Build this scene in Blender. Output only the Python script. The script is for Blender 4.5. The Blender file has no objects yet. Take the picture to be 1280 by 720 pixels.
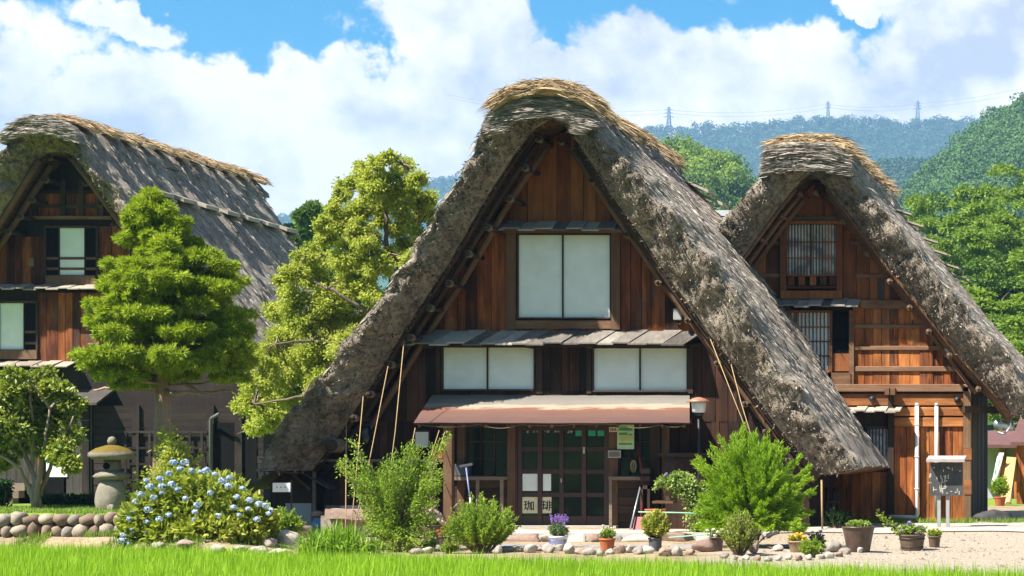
import bpy, math, random
import numpy as np
from mathutils import Vector

# ------------------------------------------------------------------ camera, world, sun, exposure
SC = bpy.context.scene
COL = SC.collection
F = 2760.0                      # focal length in photo pixels (1280 wide)
PX, PY = 1450.0, 570.0          # principal point (the photograph is an off-centre crop)
EYE = 1.5

cam_d = bpy.data.cameras.new("camera")
cam = bpy.data.objects.new("camera", cam_d)
COL.objects.link(cam)
cam.location = (0, 0, EYE)
cam.rotation_euler = (math.radians(90), 0, 0)
cam_d.sensor_width = 36.0
cam_d.lens = 36.0 * F / 1280.0
cam_d.shift_x = (640 - PX) / 1280.0
cam_d.shift_y = (PY - 360) / 1280.0
cam_d.clip_start = 0.1
cam_d.clip_end = 9000
SC.camera = cam

SUN = Vector((-0.46, -0.40, 0.79)).normalized()
sun_d = bpy.data.lights.new("sun", 'SUN')
sun_d.energy = 5.0
sun_d.angle = math.radians(0.55)
sun_d.color = (1.0, 0.95, 0.86)
sun = bpy.data.objects.new("sun", sun_d)
COL.objects.link(sun)
sun.rotation_euler = (-SUN).to_track_quat('-Z', 'Y').to_euler()

SC.view_settings.view_transform = 'Standard'
SC.view_settings.look = 'None'
SC.view_settings.exposure = 1.5
SC.view_settings.gamma = 1.0
SC.view_settings.use_curve_mapping = False
SC.cycles.use_denoising = True
SC.cycles.max_bounces = 6
SC.cycles.diffuse_bounces = 3
SC.cycles.glossy_bounces = 2
SC.cycles.transmission_bounces = 3
SC.cycles.volume_bounces = 0
SC.cycles.transparent_max_bounces = 6

W = bpy.data.worlds.new("World")
SC.world = W
W.use_nodes = True
def sky_nodes():
    nt = W.node_tree
    nt.nodes.clear()
    N, L = nt.nodes.new, nt.links.new
    out = N('ShaderNodeOutputWorld'); bg = N('ShaderNodeBackground')
    bg.inputs['Strength'].default_value = 0.1
    L(bg.outputs[0], out.inputs[0])
    sky = N('ShaderNodeTexSky'); sky.sky_type = 'NISHITA'; sky.sun_disc = False
    sky.sun_elevation = math.asin(SUN.z); sky.sun_rotation = math.atan2(SUN.x, SUN.y)
    sky.ozone_density = 3.0; sky.dust_density = 0.4; sky.air_density = 1.0
    tc = N('ShaderNodeTexCoord')
    def math_(op, a, b=None, clamp=False):
        n = N('ShaderNodeMath'); n.operation = op; n.use_clamp = clamp
        for i, v in enumerate((a, b)):
            if v is None: continue
            if isinstance(v, (int, float)): n.inputs[i].default_value = v
            else: L(v, n.inputs[i])
        return n.outputs[0]
    def noise(vec, scale, detail=6, rough=0.55, off=(0, 0, 0), sc=(1, 1, 1)):
        m = N('ShaderNodeMapping'); m.inputs['Location'].default_value = off; m.inputs['Scale'].default_value = sc
        L(vec, m.inputs['Vector'])
        n = N('ShaderNodeTexNoise'); n.inputs['Scale'].default_value = scale
        n.inputs['Detail'].default_value = detail; n.inputs['Roughness'].default_value = rough
        L(m.outputs[0], n.inputs['Vector'])
        return n.outputs['Fac']
    vec = tc.outputs['Generated']
    sep = N('ShaderNodeSeparateXYZ'); L(vec, sep.inputs[0])
    z = sep.outputs['Z']
    def dirof(px, py):
        d = Vector(((px - PX) / F, 1.0, -(py - PY) / F)).normalized()
        return d
    # clouds: soft masses at chosen bearings in the sky, broken up by noise on the view direction
    blobs = [(150, 38, 75, 27, .8), (330, 120, 120, 55, 1.0), (450, 140, 110, 64, 1.0), (60, 150, 170, 48, 1.0),
             (555, 25, 95, 60, 1.0), (640, 110, 120, 52, 1.0), (250, 190, 400, 85, 1.0), (830, 100, 110, 78, 1.05),
             (1000, 105, 105, 72, 1.05), (920, 150, 300, 80, 1.1), (1225, 110, 135, 130, 1.1), (1290, 10, 130, 75, 1.0),
             (560, 230, 300, 110, 1.1), (1085, 4, 42, 16, .75), (1420, 100, 200, 120, 1.0), (-150, 120, 200, 110, 1.0), (770, 165, 200, 60, 1.1)]
    dens = None
    wn = N('ShaderNodeTexNoise'); wn.inputs['Scale'].default_value = 26; wn.inputs['Detail'].default_value = 5; wn.inputs['Roughness'].default_value = .6
    L(vec, wn.inputs['Vector'])
    wsub = N('ShaderNodeVectorMath'); wsub.operation = 'SUBTRACT'; wsub.inputs[1].default_value = (.5, .5, .5); L(wn.outputs['Color'], wsub.inputs[0])
    wscl = N('ShaderNodeVectorMath'); wscl.operation = 'SCALE'; wscl.inputs['Scale'].default_value = .055; L(wsub.outputs[0], wscl.inputs[0])
    wadd = N('ShaderNodeVectorMath'); wadd.operation = 'ADD'; L(vec, wadd.inputs[0]); L(wscl.outputs[0], wadd.inputs[1])
    wvec = wadd.outputs[0]
    for (bx, by, rx, ry, w) in blobs:
        c = dirof(bx, by)
        m = N('ShaderNodeVectorMath'); m.operation = 'SUBTRACT'; m.inputs[1].default_value = c
        L(wvec, m.inputs[0])
        s = N('ShaderNodeVectorMath'); s.operation = 'MULTIPLY'; s.inputs[1].default_value = (F / rx, F / rx, F / ry)
        L(m.outputs[0], s.inputs[0])
        ln = N('ShaderNodeVectorMath'); ln.operation = 'LENGTH'; L(s.outputs[0], ln.inputs[0])
        v = math_('MULTIPLY', math_('SUBTRACT', 1.24, ln.outputs['Value']), w * 2.0)
        dens = v if dens is None else math_('MAXIMUM', dens, v)
    # the rest of the sky gets broken cumulus
    gen = math_('SUBTRACT', math_('MULTIPLY', noise(vec, 5.0, 4, .5, (3, 1, 7), (1, 1, 2.2)), 6.0), 3.0)
    far = math_('GREATER_THAN', math_('ABSOLUTE', math_('ADD', sep.outputs['X'], 0.27)), 0.42)
    back = math_('LESS_THAN', sep.outputs['Y'], 0.2)
    high = math_('GREATER_THAN', z, 0.3)
    elsewhere = math_('MAXIMUM', math_('MAXIMUM', far, back), high)
    dens = math_('MAXIMUM', dens, math_('MULTIPLY', gen, elsewhere))
    d1 = noise(vec, 22, 9, .62, (1, 2, 3)); d2 = noise(vec, 60, 6, .6, (5, 2, 9))
    rag = math_('ADD', math_('MULTIPLY', math_('SUBTRACT', d1, .5), 2.0), math_('MULTIPLY', math_('SUBTRACT', d2, .5), .9))
    field = math_('ADD', dens, rag)
    mr = N('ShaderNodeMapRange'); mr.interpolation_type = 'SMOOTHSTEP'
    mr.inputs['From Min'].default_value = 0.12; mr.inputs['From Max'].default_value = 0.62
    L(field, mr.inputs['Value'])
    # cloud body tone: bright sunlit heads, greyer hollows
    offv = N('ShaderNodeVectorMath'); offv.operation = 'ADD'; offv.inputs[1].default_value = (-.010, 0, .012); L(vec, offv.inputs[0])
    e1 = noise(offv.outputs[0], 22, 9, .62, (1, 2, 3))
    rel = math_('MULTIPLY', math_('SUBTRACT', d1, e1), 2.4)
    t2 = math_('MULTIPLY', math_('SUBTRACT', noise(vec, 13, 4, .5, (9, 4, 2), (1, 1, 1.7)), .5), 3.4)
    tone = math_('ADD', math_('ADD', .60, rel), t2, True)
    cr = N('ShaderNodeValToRGB'); L(tone, cr.inputs[0])
    cr.color_ramp.elements[0].position = 0.0; cr.color_ramp.elements[0].color = (.46, .47, .52, 1)
    cr.color_ramp.elements[1].position = 1.0; cr.color_ramp.elements[1].color = (.95, .87, .77, 1)
    e = cr.color_ramp.elements.new(.5); e.color = (.72, .69, .67, 1)
    cs = N('ShaderNodeVectorMath'); cs.operation = 'SCALE'; cs.inputs['Scale'].default_value = CLOUD
    L(cr.outputs[0], cs.inputs[0])
    hs = N('ShaderNodeHueSaturation'); hs.inputs['Saturation'].default_value = 1.8; hs.inputs['Value'].default_value = SKYV; hs.inputs['Hue'].default_value = .49
    L(sky.outputs[0], hs.inputs['Color'])
    mix = N('ShaderNodeMix'); mix.data_type = 'RGBA'
    L(mr.outputs[0], mix.inputs['Factor'])
    L(hs.outputs[0], mix.inputs[6]); L(cs.outputs[0], mix.inputs[7])
    L(mix.outputs[2], bg.inputs['Color'])
CLOUD = 5.6
SKYV = .50
sky_nodes()

# ------------------------------------------------------------------ helpers
rnd = random.Random(7)
def RNG(s): return np.random.default_rng(s)
def P(px, py, Y): return Vector(((px - PX) * Y / F, Y, EYE - (py - PY) * Y / F))
def X_(px, Y): return (px - PX) * Y / F
def Z_(py, Y): return EYE - (py - PY) * Y / F
def sstep(a, b, v):
    t = np.clip((v - a) / (b - a), 0, 1)
    return t * t * (3 - 2 * t)

def vnoise(Pn, seed=0):
    Pn = np.asarray(Pn, float)
    I = np.floor(Pn).astype(np.int64); f = Pn - I
    f = f * f * (3 - 2 * f)
    def h(ix, iy, iz):
        n = (ix * 73856093) ^ (iy * 19349663) ^ (iz * 83492791) ^ (seed * 2654435761)
        n = n & 0xffffffff
        n = (n ^ (n >> 15)) * 0x2c1b3c6d & 0xffffffff
        n = (n ^ (n >> 12)) * 0x297a2d39 & 0xffffffff
        n = n ^ (n >> 15)
        return n / 2147483648.0 - 1.0
    r = 0
    for dx in (0, 1):
        for dy in (0, 1):
            for dz in (0, 1):
                w = (f[:, 0] if dx else 1 - f[:, 0]) * (f[:, 1] if dy else 1 - f[:, 1]) * (f[:, 2] if dz else 1 - f[:, 2])
                r = r + w * h(I[:, 0] + dx, I[:, 1] + dy, I[:, 2] + dz)
    return r
def fbm(Pn, seed=0, oct=4, gain=.5):
    Pn = np.asarray(Pn, float); a, s, r = 1.0, 1.0, 0
    for k in range(oct):
        r = r + a * vnoise(Pn * s, seed + k * 17); a *= gain; s *= 2.03
    return r

ORIG = {}
def link(o, parent=None):
    COL.objects.link(o)
    if parent is not None: o.parent = parent
def tag(o, label=None, cat=None, group=None, kind=None):
    if label: o['label'] = label
    if cat: o['category'] = cat
    if group: o['group'] = group
    if kind: o['kind'] = kind
    return o
def thing(name, label, cat, loc, group=None):
    o = bpy.data.objects.new(name, None); o.empty_display_size = .2
    COL.objects.link(o); o.location = loc; ORIG[o] = Vector(loc)
    return tag(o, label, cat, group)

def mesh_np(name, V, Fq, mats, parent=None, smooth=False, fmat=None, uv=None, loc=None, cols=None):
    """V (n,3); Fq (m,k) equal-size faces or a list of such arrays."""
    V = np.asarray(V, float)
    org = ORIG.get(parent) if parent is not None else (Vector(loc) if loc is not None else None)
    if org is not None: V = V - np.array(org)
    if not isinstance(Fq, list): Fq = [Fq]
    Fq = [np.asarray(f, np.int32) for f in Fq if len(f)]
    me = bpy.data.meshes.new(name)
    nl = sum(f.size for f in Fq); nf = sum(len(f) for f in Fq)
    me.vertices.add(len(V)); me.loops.add(nl); me.polygons.add(nf)
    me.vertices.foreach_set('co', V.astype(np.float32).ravel())
    li = np.concatenate([f.ravel() for f in Fq])
    me.loops.foreach_set('vertex_index', li)
    tot = np.concatenate([np.full(len(f), f.shape[1], np.int32) for f in Fq])
    st = np.concatenate([[0], np.cumsum(tot)[:-1]]).astype(np.int32)
    me.polygons.foreach_set('loop_start', st)
    me.polygons.foreach_set('loop_total', tot)
    if fmat is not None: me.polygons.foreach_set('material_index', np.asarray(fmat, np.int32))
    me.polygons.foreach_set('use_smooth', np.full(nf, bool(smooth)))
    if uv is not None:
        ul = me.uv_layers.new(name='UVMap')
        ul.data.foreach_set('uv', np.asarray(uv, np.float32)[li].ravel())
    if cols is not None:
        for cn, cv in cols.items():
            at = me.attributes.new(cn, 'FLOAT', 'POINT'); at.data.foreach_set('value', np.asarray(cv, np.float32))
    me.update(calc_edges=True); me.validate()
    for m in (mats if isinstance(mats, (list, tuple)) else [mats]): me.materials.append(m)
    o = bpy.data.objects.new(name, me); link(o, parent)
    if parent is None and loc is not None: o.location = loc
    if org is not None: ORIG[o] = Vector(org)
    return o

class MB:
    """collects solids and builds them as ONE mesh object"""
    def __init__(s): s.v = []; s.f = []; s.m = []; s.cm = 0; s.sm = []; s.cs = False
    def add(s, vs, fs):
        b = len(s.v); s.v.extend([tuple(v) for v in vs])
        for f in fs:
            s.f.append(tuple(i + b for i in f)); s.m.append(s.cm); s.sm.append(s.cs)
    def mat(s, i): s.cm = i; return s
    def box(s, x0, x1, y0, y1, z0, z1, taper=0):
        vs = [(x0, y0, z0), (x1, y0, z0), (x1, y1, z0), (x0, y1, z0), (x0 + taper, y0 + taper, z1), (x1 - taper, y0 + taper, z1), (x1 - taper, y1 - taper, z1), (x0 + taper, y1 - taper, z1)]
        s.add(vs, [(0, 3, 2, 1), (4, 5, 6, 7), (0, 1, 5, 4), (1, 2, 6, 5), (2, 3, 7, 6), (3, 0, 4, 7)])
    def hexa(s, vs):
        s.add(vs, [(0, 3, 2, 1), (4, 5, 6, 7), (0, 1, 5, 4), (1, 2, 6, 5), (2, 3, 7, 6), (3, 0, 4, 7)])
    def bar(s, a, b, w, h, up=(0, 0, 1)):
        a, b = Vector(a), Vector(b); d = (b - a).normalized(); u = Vector(up)
        r = d.cross(u)
        if r.length < 1e-4: r = d.cross(Vector((0, 1, 0)))
        r.normalize(); u = r.cross(d).normalized()
        vs = []
        for p in (a, b):
            for sx, sy in ((-1, -1), (1, -1), (1, 1), (-1, 1)): vs.append(p + r * (sx * w / 2) + u * (sy * h / 2))
        s.hexa(vs)
    def tube(s, pts, rad, n=8, cap=True):
        pts = [Vector(p) for p in pts]
        if isinstance(rad, (int, float)): rad = [rad] * len(pts)
        vs, fs = [], []
        prev = None
        for i, p in enumerate(pts):
            d = (pts[min(i + 1, len(pts) - 1)] - pts[max(i - 1, 0)])
            d = d.normalized() if d.length > 1e-9 else Vector((0, 0, 1))
            if prev is None:
                r = d.cross(Vector((0, 0, 1)))
                if r.length < 1e-3: r = d.cross(Vector((1, 0, 0)))
            else:
                r = prev - d * prev.dot(d)
                if r.length < 1e-5: r = d.cross(Vector((1, 0, 0.3)))
            r.normalize(); prev = r; u = d.cross(r)
            for k in range(n):
                a = 2 * math.pi * k / n
                vs.append(p + (r * math.cos(a) + u * math.sin(a)) * rad[i])
        for i in range(len(pts) - 1):
            for k in range(n):
                k2 = (k + 1) % n
                fs.append((i * n + k, i * n + k2, (i + 1) * n + k2, (i + 1) * n + k))
        if cap:
            fs.append(tuple(range(n - 1, -1, -1))); fs.append(tuple((len(pts) - 1) * n + k for k in range(n)))
        o = s.cs; s.cs = n > 5; s.add(vs, fs); s.cs = o
    def lathe(s, c, prof, n=20, jit=0, rng=None, sx=1, sy=1):
        c = Vector(c); vs, fs = [], []
        for (r, z) in prof:
            for k in range(n):
                a = 2 * math.pi * k / n; q = r * (1 + (rng.uniform(-jit, jit) if rng else 0))
                vs.append((c.x + math.cos(a) * q * sx, c.y + math.sin(a) * q * sy, c.z + z))
        for i in range(len(prof) - 1):
            for k in range(n):
                k2 = (k + 1) % n
                fs.append((i * n + k, i * n + k2, (i + 1) * n + k2, (i + 1) * n + k))
        fs.append(tuple(range(n - 1, -1, -1))); fs.append(tuple((len(prof) - 1) * n + k for k in range(n)))
        o = s.cs; s.cs = True; s.add(vs, fs); s.cs = o
    def build(s, name, mats, parent=None, bevel=0, loc=None):
        V = np.array(s.v, float)
        org = ORIG.get(parent) if parent is not None else (Vector(loc) if loc is not None else None)
        if org is not None: V = V - np.array(org)
        me = bpy.data.meshes.new(name)
        me.from_pydata([tuple(v) for v in V], [], s.f)
        for m in (mats if isinstance(mats, (list, tuple)) else [mats]): me.materials.append(m)
        me.polygons.foreach_set('material_index', np.array(s.m, np.int32))
        me.polygons.foreach_set('use_smooth', np.array(s.sm, bool))
        me.update()
        o = bpy.data.objects.new(name, me); link(o, parent)
        if org is not None: ORIG[o] = Vector(org)
        if parent is None and loc is not None: o.location = loc
        if bevel:
            b = o.modifiers.new('bevel', 'BEVEL'); b.width = bevel; b.segments = 1; b.limit_method = 'ANGLE'
        return o

# ------------------------------------------------------------------ materials
class NT:
    def __init__(s, name):
        s.m = bpy.data.materials.new(name); s.m.use_nodes = True
        s.t = s.m.node_tree; s.b = s.t.nodes['Principled BSDF']; s.out = s.t.nodes['Material Output']
    def n(s, t, **k):
        n = s.t.nodes.new(t)
        for a, v in k.items(): setattr(n, a, v)
        return n
    def l(s, a, b): s.t.links.new(a, b)
    def coord(s, scale=(1, 1, 1), kind='Object', loc=(0, 0, 0)):
        tc = s.n('ShaderNodeTexCoord'); m = s.n('ShaderNodeMapping'); m.inputs['Scale'].default_value = scale; m.inputs['Location'].default_value = loc
        s.l(tc.outputs[kind], m.inputs['Vector']); return m.outputs[0]
    def noise(s, vec, scale, detail=5, rough=.55, dist=0):
        n = s.n('ShaderNodeTexNoise'); n.inputs['Scale'].default_value = scale; n.inputs['Detail'].default_value = detail
        n.inputs['Roughness'].default_value = rough; n.inputs['Distortion'].default_value = dist
        s.l(vec, n.inputs['Vector']); return n.outputs['Fac']
    def ramp(s, fac, stops, interp='LINEAR'):
        r = s.n('ShaderNodeValToRGB'); r.color_ramp.interpolation = interp
        el = r.color_ramp.elements
        while len(el) < len(stops): el.new(.5)
        for e, (p, c) in zip(el, stops): e.position = p; e.color = tuple(c) + (1,)
        s.l(fac, r.inputs[0]); return r.outputs[0]
    def mix(s, fac, a, b, mode='MIX'):
        m = s.n('ShaderNodeMix'); m.data_type = 'RGBA'; m.blend_type = mode
        for i, v in ((0, fac), (6, a), (7, b)):
            if isinstance(v, (int, float)): m.inputs[i].default_value = v
            elif isinstance(v, tuple): m.inputs[i].default_value = v + (1,)
            else: s.l(v, m.inputs[i])
        return m.outputs[2]
    def math(s, op, a, b=None, clamp=False):
        n = s.n('ShaderNodeMath'); n.operation = op; n.use_clamp = clamp
        for i, v in enumerate((a, b)):
            if v is None: continue
            if isinstance(v, (int, float)): n.inputs[i].default_value = v
            else: s.l(v, n.inputs[i])
        return n.outputs[0]
    def island(s): return s.n('ShaderNodeNewGeometry').outputs['Random Per Island']
    def bump(s, h, strength=.5, dist=.02):
        b = s.n('ShaderNodeBump'); b.inputs['Strength'].default_value = strength; b.inputs['Distance'].default_value = dist
        s.l(h, b.inputs['Height']); s.l(b.outputs[0], s.b.inputs['Normal'])
    def col(s, c):
        if isinstance(c, tuple): s.b.inputs['Base Color'].default_value = c + (1,)
        else: s.l(c, s.b.inputs['Base Color'])
        return s
    def rough(s, r, spec=.3):
        s.b.inputs['Roughness'].default_value = r; s.b.inputs['Specular IOR Level'].default_value = spec; return s

def m_wood(name, stops, grain=(1, 1, 1), var=.5, rough=.75, spec=.2, gk=.75, weather=0):
    """boards: tone per board, grain along the stretched axis, knots and weather stains"""
    t = NT(name)
    isl = t.island()
    off = t.n('ShaderNodeCombineXYZ'); t.l(t.math('MULTIPLY', isl, 37.0), off.inputs[0]); t.l(t.math('MULTIPLY', isl, 91.0), off.inputs[2])
    tc = t.n('ShaderNodeTexCoord')
    add = t.n('ShaderNodeVectorMath'); add.operation = 'ADD'; t.l(tc.outputs['Object'], add.inputs[0]); t.l(off.outputs[0], add.inputs[1])
    mp = t.n('ShaderNodeMapping'); mp.inputs['Scale'].default_value = grain; t.l(add.outputs[0], mp.inputs['Vector'])
    g = t.noise(mp.outputs[0], 14, 6, .65, .6)
    st = t.noise(add.outputs[0], 1.6, 4, .6)
    v = t.math('ADD', t.math('MULTIPLY', t.math('SUBTRACT', isl, .5), var), t.math('ADD', t.math('MULTIPLY', t.math('SUBTRACT', g, .5), gk), t.math('MULTIPLY', t.math('SUBTRACT', st, .5), .7)))
    v = t.math('ADD', v, .5, True)
    c = t.ramp(v, stops)
    if weather:
        # rain streaks down the wall and patches bleached grey
        sc_ = tuple(2.6 if q == 1 else .45 for q in grain)
        s1 = t.noise(t.coord(sc_), 1.0, 5, .62); s2 = t.noise(t.coord(tuple(1.5 if q == 1 else .5 for q in grain), loc=(7, 2, 4)), 1.0, 5, .65)
        c = t.mix(weather, c, t.mix(1.0, c, t.ramp(s1, [(.38, (.22, .20, .19)), (.5, (.75, .73, .72)), (.62, (1.25, 1.22, 1.2))]), 'MULTIPLY'))
        c = t.mix(t.math('MULTIPLY', t.ramp(s2, [(.52, (0, 0, 0)), (.68, (1, 1, 1))]), weather * .55), c, (.10, .082, .070))
    t.col(c).rough(rough, spec)
    t.bump(g, .6, .012)
    return t.m
VG = (1, 1, .07); HG = (.07, 1, 1); YG = (1, .07, 1)
def m_plain(name, c, rough=.6, spec=.3, var=.15, scale=6, metal=0, bump=0):
    t = NT(name)
    n = t.noise(t.coord(), scale, 5, .6)
    lo = tuple(x * (1 - var) for x in c); hi = tuple(min(1, x * (1 + var)) for x in c)
    t.col(t.ramp(n, [(.3, lo), (.7, hi)])).rough(rough, spec)
    t.b.inputs['Metallic'].default_value = metal
    if bump: t.bump(n, bump, .01)
    return t.m
def m_leaf(name, stops, trans=.35, rough=.55, spec=.25, vary=.7, scale=.9):
    t = NT(name)
    isl = t.island()
    big = t.noise(t.coord(), scale, 3, .5)
    v = t.math('ADD', t.math('MULTIPLY', isl, vary), t.math('ADD', (.7 - vary) * .5, t.math('MULTIPLY', t.math('SUBTRACT', big, .35), .9)), True)
    c = t.ramp(v, stops)
    t.col(c).rough(rough, spec)
    tr = t.n('ShaderNodeBsdfTranslucent')
    tc = t.mix(.6, c, (1.0, 1.0, .35), 'MULTIPLY'); t.l(tc, tr.inputs['Color'])
    mx = t.n('ShaderNodeMixShader'); mx.inputs[0].default_value = trans
    t.l(t.b.outputs[0], mx.inputs[1]); t.l(tr.outputs[0], mx.inputs[2]); t.l(mx.outputs[0], t.out.inputs['Surface'])
    return t.m

MAT = {}
def mats():
    M = MAT
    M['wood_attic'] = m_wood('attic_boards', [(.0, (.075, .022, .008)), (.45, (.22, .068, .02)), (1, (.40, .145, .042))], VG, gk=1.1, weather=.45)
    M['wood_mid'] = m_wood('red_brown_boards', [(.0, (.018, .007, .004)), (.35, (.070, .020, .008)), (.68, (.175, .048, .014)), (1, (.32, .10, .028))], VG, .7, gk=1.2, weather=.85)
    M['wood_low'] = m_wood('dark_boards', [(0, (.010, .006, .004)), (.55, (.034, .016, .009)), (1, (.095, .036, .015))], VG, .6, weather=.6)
    M['wood_dark'] = m_wood('dark_timber', [(0, (.016, .011, .008)), (.55, (.045, .028, .018)), (1, (.095, .058, .034))], VG)
    M['wood_dark_h'] = m_wood('dark_timber_level', [(0, (.016, .011, .008)), (.55, (.045, .028, .018)), (1, (.095, .058, .034))], HG)
    M['wood_post'] = m_wood('brown_post', [(0, (.045, .024, .014)), (.5, (.12, .065, .035)), (1, (.2, .125, .075))], VG)
    M['wood_orange'] = m_wood('orange_boards', [(0, (.03, .012, .006)), (.22, (.11, .034, .011)), (.42, (.30, .088, .022)), (.68, (.42, .135, .034)), (1, (.54, .21, .06))], VG, .75, gk=1.5, weather=.75)
    M['wood_orange_h'] = m_wood('orange_beam', [(0, (.06, .022, .011)), (.35, (.22, .075, .024)), (.7, (.40, .15, .045)), (1, (.52, .23, .085))], HG, gk=1.3, weather=.6)
    M['wood_brown_h'] = m_wood('weathered_beam', [(0, (.05, .025, .015)), (.5, (.15, .075, .04)), (1, (.30, .18, .11))], HG)
    M['wood_grey'] = m_wood('grey_shingle', [(0, (.07, .062, .055)), (.5, (.20, .175, .15)), (1, (.40, .36, .31))], YG, .9, .85, .15)
    M['wood_pale'] = m_wood('pale_weathered_board', [(0, (.16, .13, .10)), (.5, (.33, .28, .22)), (1, (.50, .44, .36))], YG, .5, .85, .15)
    M['wood_purple'] = m_wood('dull_purple_boards', [(0, (.008, .006, .005)), (.5, (.022, .015, .013)), (1, (.045, .032, .029))], HG, .5)  # purple boards, darkened so the colour carries the eave and tree shade
    M['wood_greyboard'] = m_wood('greyed_boards', [(0, (.022, .019, .017)), (.5, (.06, .051, .046)), (1, (.13, .11, .1))], VG, .5)  # grey siding, its tone lowered to stand in for shade
    M['wood_yellow'] = m_wood('fresh_plank', [(0, (.32, .18, .07)), (1, (.62, .42, .2))], VG, .3)
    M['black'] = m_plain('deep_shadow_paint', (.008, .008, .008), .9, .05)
    M['paper'] = m_plain('white_shutter_paper', (.70, .74, .72), .8, .1, .07, 2.2)
    M['paper_cream'] = m_plain('cream_card', (.55, .52, .38), .8, .1, .1, 9)
    M['white_paint'] = m_plain('white_pipe_paint', (.78, .78, .76), .45, .3, .05)
    M['cord'] = m_plain('straw_cord', (.34, .235, .12), .9, .1, .25, 30)
    M['rope'] = m_plain('lashing_rope', (.16, .125, .08), .9, .1, .4, 20)
    M['steel'] = m_plain('grey_steel', (.34, .36, .4), .4, .5, .1, 8, .6)
    M['blackmetal'] = m_plain('black_iron', (.02, .02, .022), .5, .4)
    M['charcoal'] = m_plain('charcoal_board', (.062, .063, .064), .8, .15, .25, 8)
    M['redplastic'] = m_plain('red_plastic', (.42, .03, .02), .4, .4)
    M['redpaint'] = m_plain('dark_red_paint', (.20, .015, .02), .4, .4)
    M['terracotta'] = m_plain('terracotta', (.42, .13, .055), .85, .15, .2, 9)
    M['darkpot'] = m_plain('dark_brown_glaze', (.085, .054, .040), .4, .4, .4, 7)
    M['barrelwood'] = m_wood('barrel_staves', [(0, (.05, .032, .02)), (.6, (.13, .085, .055)), (1, (.22, .15, .1))], VG)
    M['greypot'] = m_plain('grey_plastic_pot', (.085, .09, .10), .5, .3, .06)
    M['china'] = m_plain('white_china', (.75, .76, .80), .25, .5, .03)
    M['chinablue'] = m_plain('blue_china_paint', (.12, .16, .50), .3, .5)
    M['tarp'] = m_plain('blue_tarpaulin', (.12, .20, .34), .6, .3, .25, 5)
    M['concrete'] = m_plain('pale_concrete', (.42, .385, .33), .9, .1, .16, 3, 0, .3)
    M['cream_pvc'] = m_plain('green_garden_stake', (.22, .46, .30), .5, .3)
    M['greentape'] = m_plain('green_sticker', (.03, .33, .22), .5, .3)
    M['soil'] = m_plain('potting_soil', (.05, .035, .022), .95, .05, .3, 30)
    M['copper'] = m_plain('copper_cap', (.30, .14, .09), .5, .4, .3, 6)
    M['lampglass'] = m_plain('milk_glass', (.68, .70, .68), .3, .4, .03)
    M['poster_g'] = m_plain('poster_green', (.07, .28, .10), .7, .2)
    M['poster_y'] = m_plain('poster_yellow', (.50, .48, .10), .7, .2)
    M['poster_b'] = m_plain('poster_paper', (.45, .58, .36), .7, .2)
    M['ink'] = m_plain('ink', (.02, .02, .018), .8, .1)
    M['chalk'] = m_plain('pale_strokes', (.44, .41, .33), .9, .1, .25, 30)
    M['redroof'] = m_plain('dull_red_sheet', (.13, .06, .05), .6, .3, .25, 3)
    M['purpleroof'] = m_plain('slate_purple_sheet', (.22, .20, .26), .6, .3, .12, 2)
    M['plaster'] = m_plain('grey_plaster', (.40, .40, .39), .9, .1, .1, 3)
    # glass: dark room behind, sharp reflections
    t = NT('window_glass'); t.col((.014, .020, .016)).rough(.04, .55); n = t.noise(t.coord((1, 1, 1)), 2.5, 2); t.bump(n, .06, .02); M['glass'] = t.m
    # rusted sheet-metal awning: painted grey shade band at top, cream and red rust
    t = NT('rusty_sheet_metal'); c = t.coord(kind='UV')
    sp = t.n('ShaderNodeSeparateXYZ'); t.l(c, sp.inputs[0])
    nz = t.noise(t.coord((.5, 2, 2)), 3.2, 6, .65); nf = t.noise(t.coord((1, 6, 6)), 8, 6, .6)
    v = t.math('ADD', sp.outputs['Y'], t.math('MULTIPLY', t.math('SUBTRACT', nz, .5), .34))
    base = t.ramp(v, [(.0, (.15, .14, .125)), (.34, (.21, .19, .165)), (.38, (.32, .275, .215)), (.47, (.34, .28, .205)), (.53, (.19, .082, .052)), (.7, (.14, .075, .058)), (.85, (.12, .066, .056)), (1, (.105, .056, .047))])
    t.col(t.mix(t.math('MULTIPLY', nf, .5), base, t.mix(1.0, base, (.62, .52, .48), 'MULTIPLY'))).rough(.6, .35); t.bump(nf, .2, .01); M['rust'] = t.m
    # stone kinds
    def stone(name, stops, sc=7, moss=None):
        t = NT(name); n = t.noise(t.coord(), sc, 7, .65); isl = t.n('ShaderNodeObjectInfo').outputs['Random']
        n2 = t.noise(t.coord(loc=(3, 3, 3)), sc * .35, 3, .6)
        v = t.math('ADD', t.math('MULTIPLY', n, .55), t.math('ADD', t.math('MULTIPLY', n2, .35), t.math('MULTIPLY', t.math('SUBTRACT', isl, .3), .25)), True)
        c = t.ramp(v, stops)
        if moss:
            g = t.n('ShaderNodeNewGeometry'); s = t.n('ShaderNodeSeparateXYZ'); t.l(g.outputs['Normal'], s.inputs[0])
            f = t.math('MULTIPLY', t.math('SUBTRACT', t.math('ADD', s.outputs['Z'], t.math('MULTIPLY', n, .5)), .75), 4.0, True)
            c = t.mix(f, c, moss)
        t.col(c).rough(.9, .15); t.bump(n, .7, .03); return t.m
    M['rock'] = stone('garden_rock', [(.2, (.12, .10, .085)), (.5, (.30, .26, .22)), (.8, (.50, .46, .40))])
    M['rock_white'] = stone('pale_boulder', [(.2, (.22, .195, .16)), (.5, (.40, .36, .30)), (.8, (.54, .50, .43))])
    M['rock_red'] = stone('reddish_rock', [(.2, (.13, .08, .065)), (.5, (.28, .19, .15)), (.8, (.42, .33, .28))])
    M['rock_wall'] = None
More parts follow.
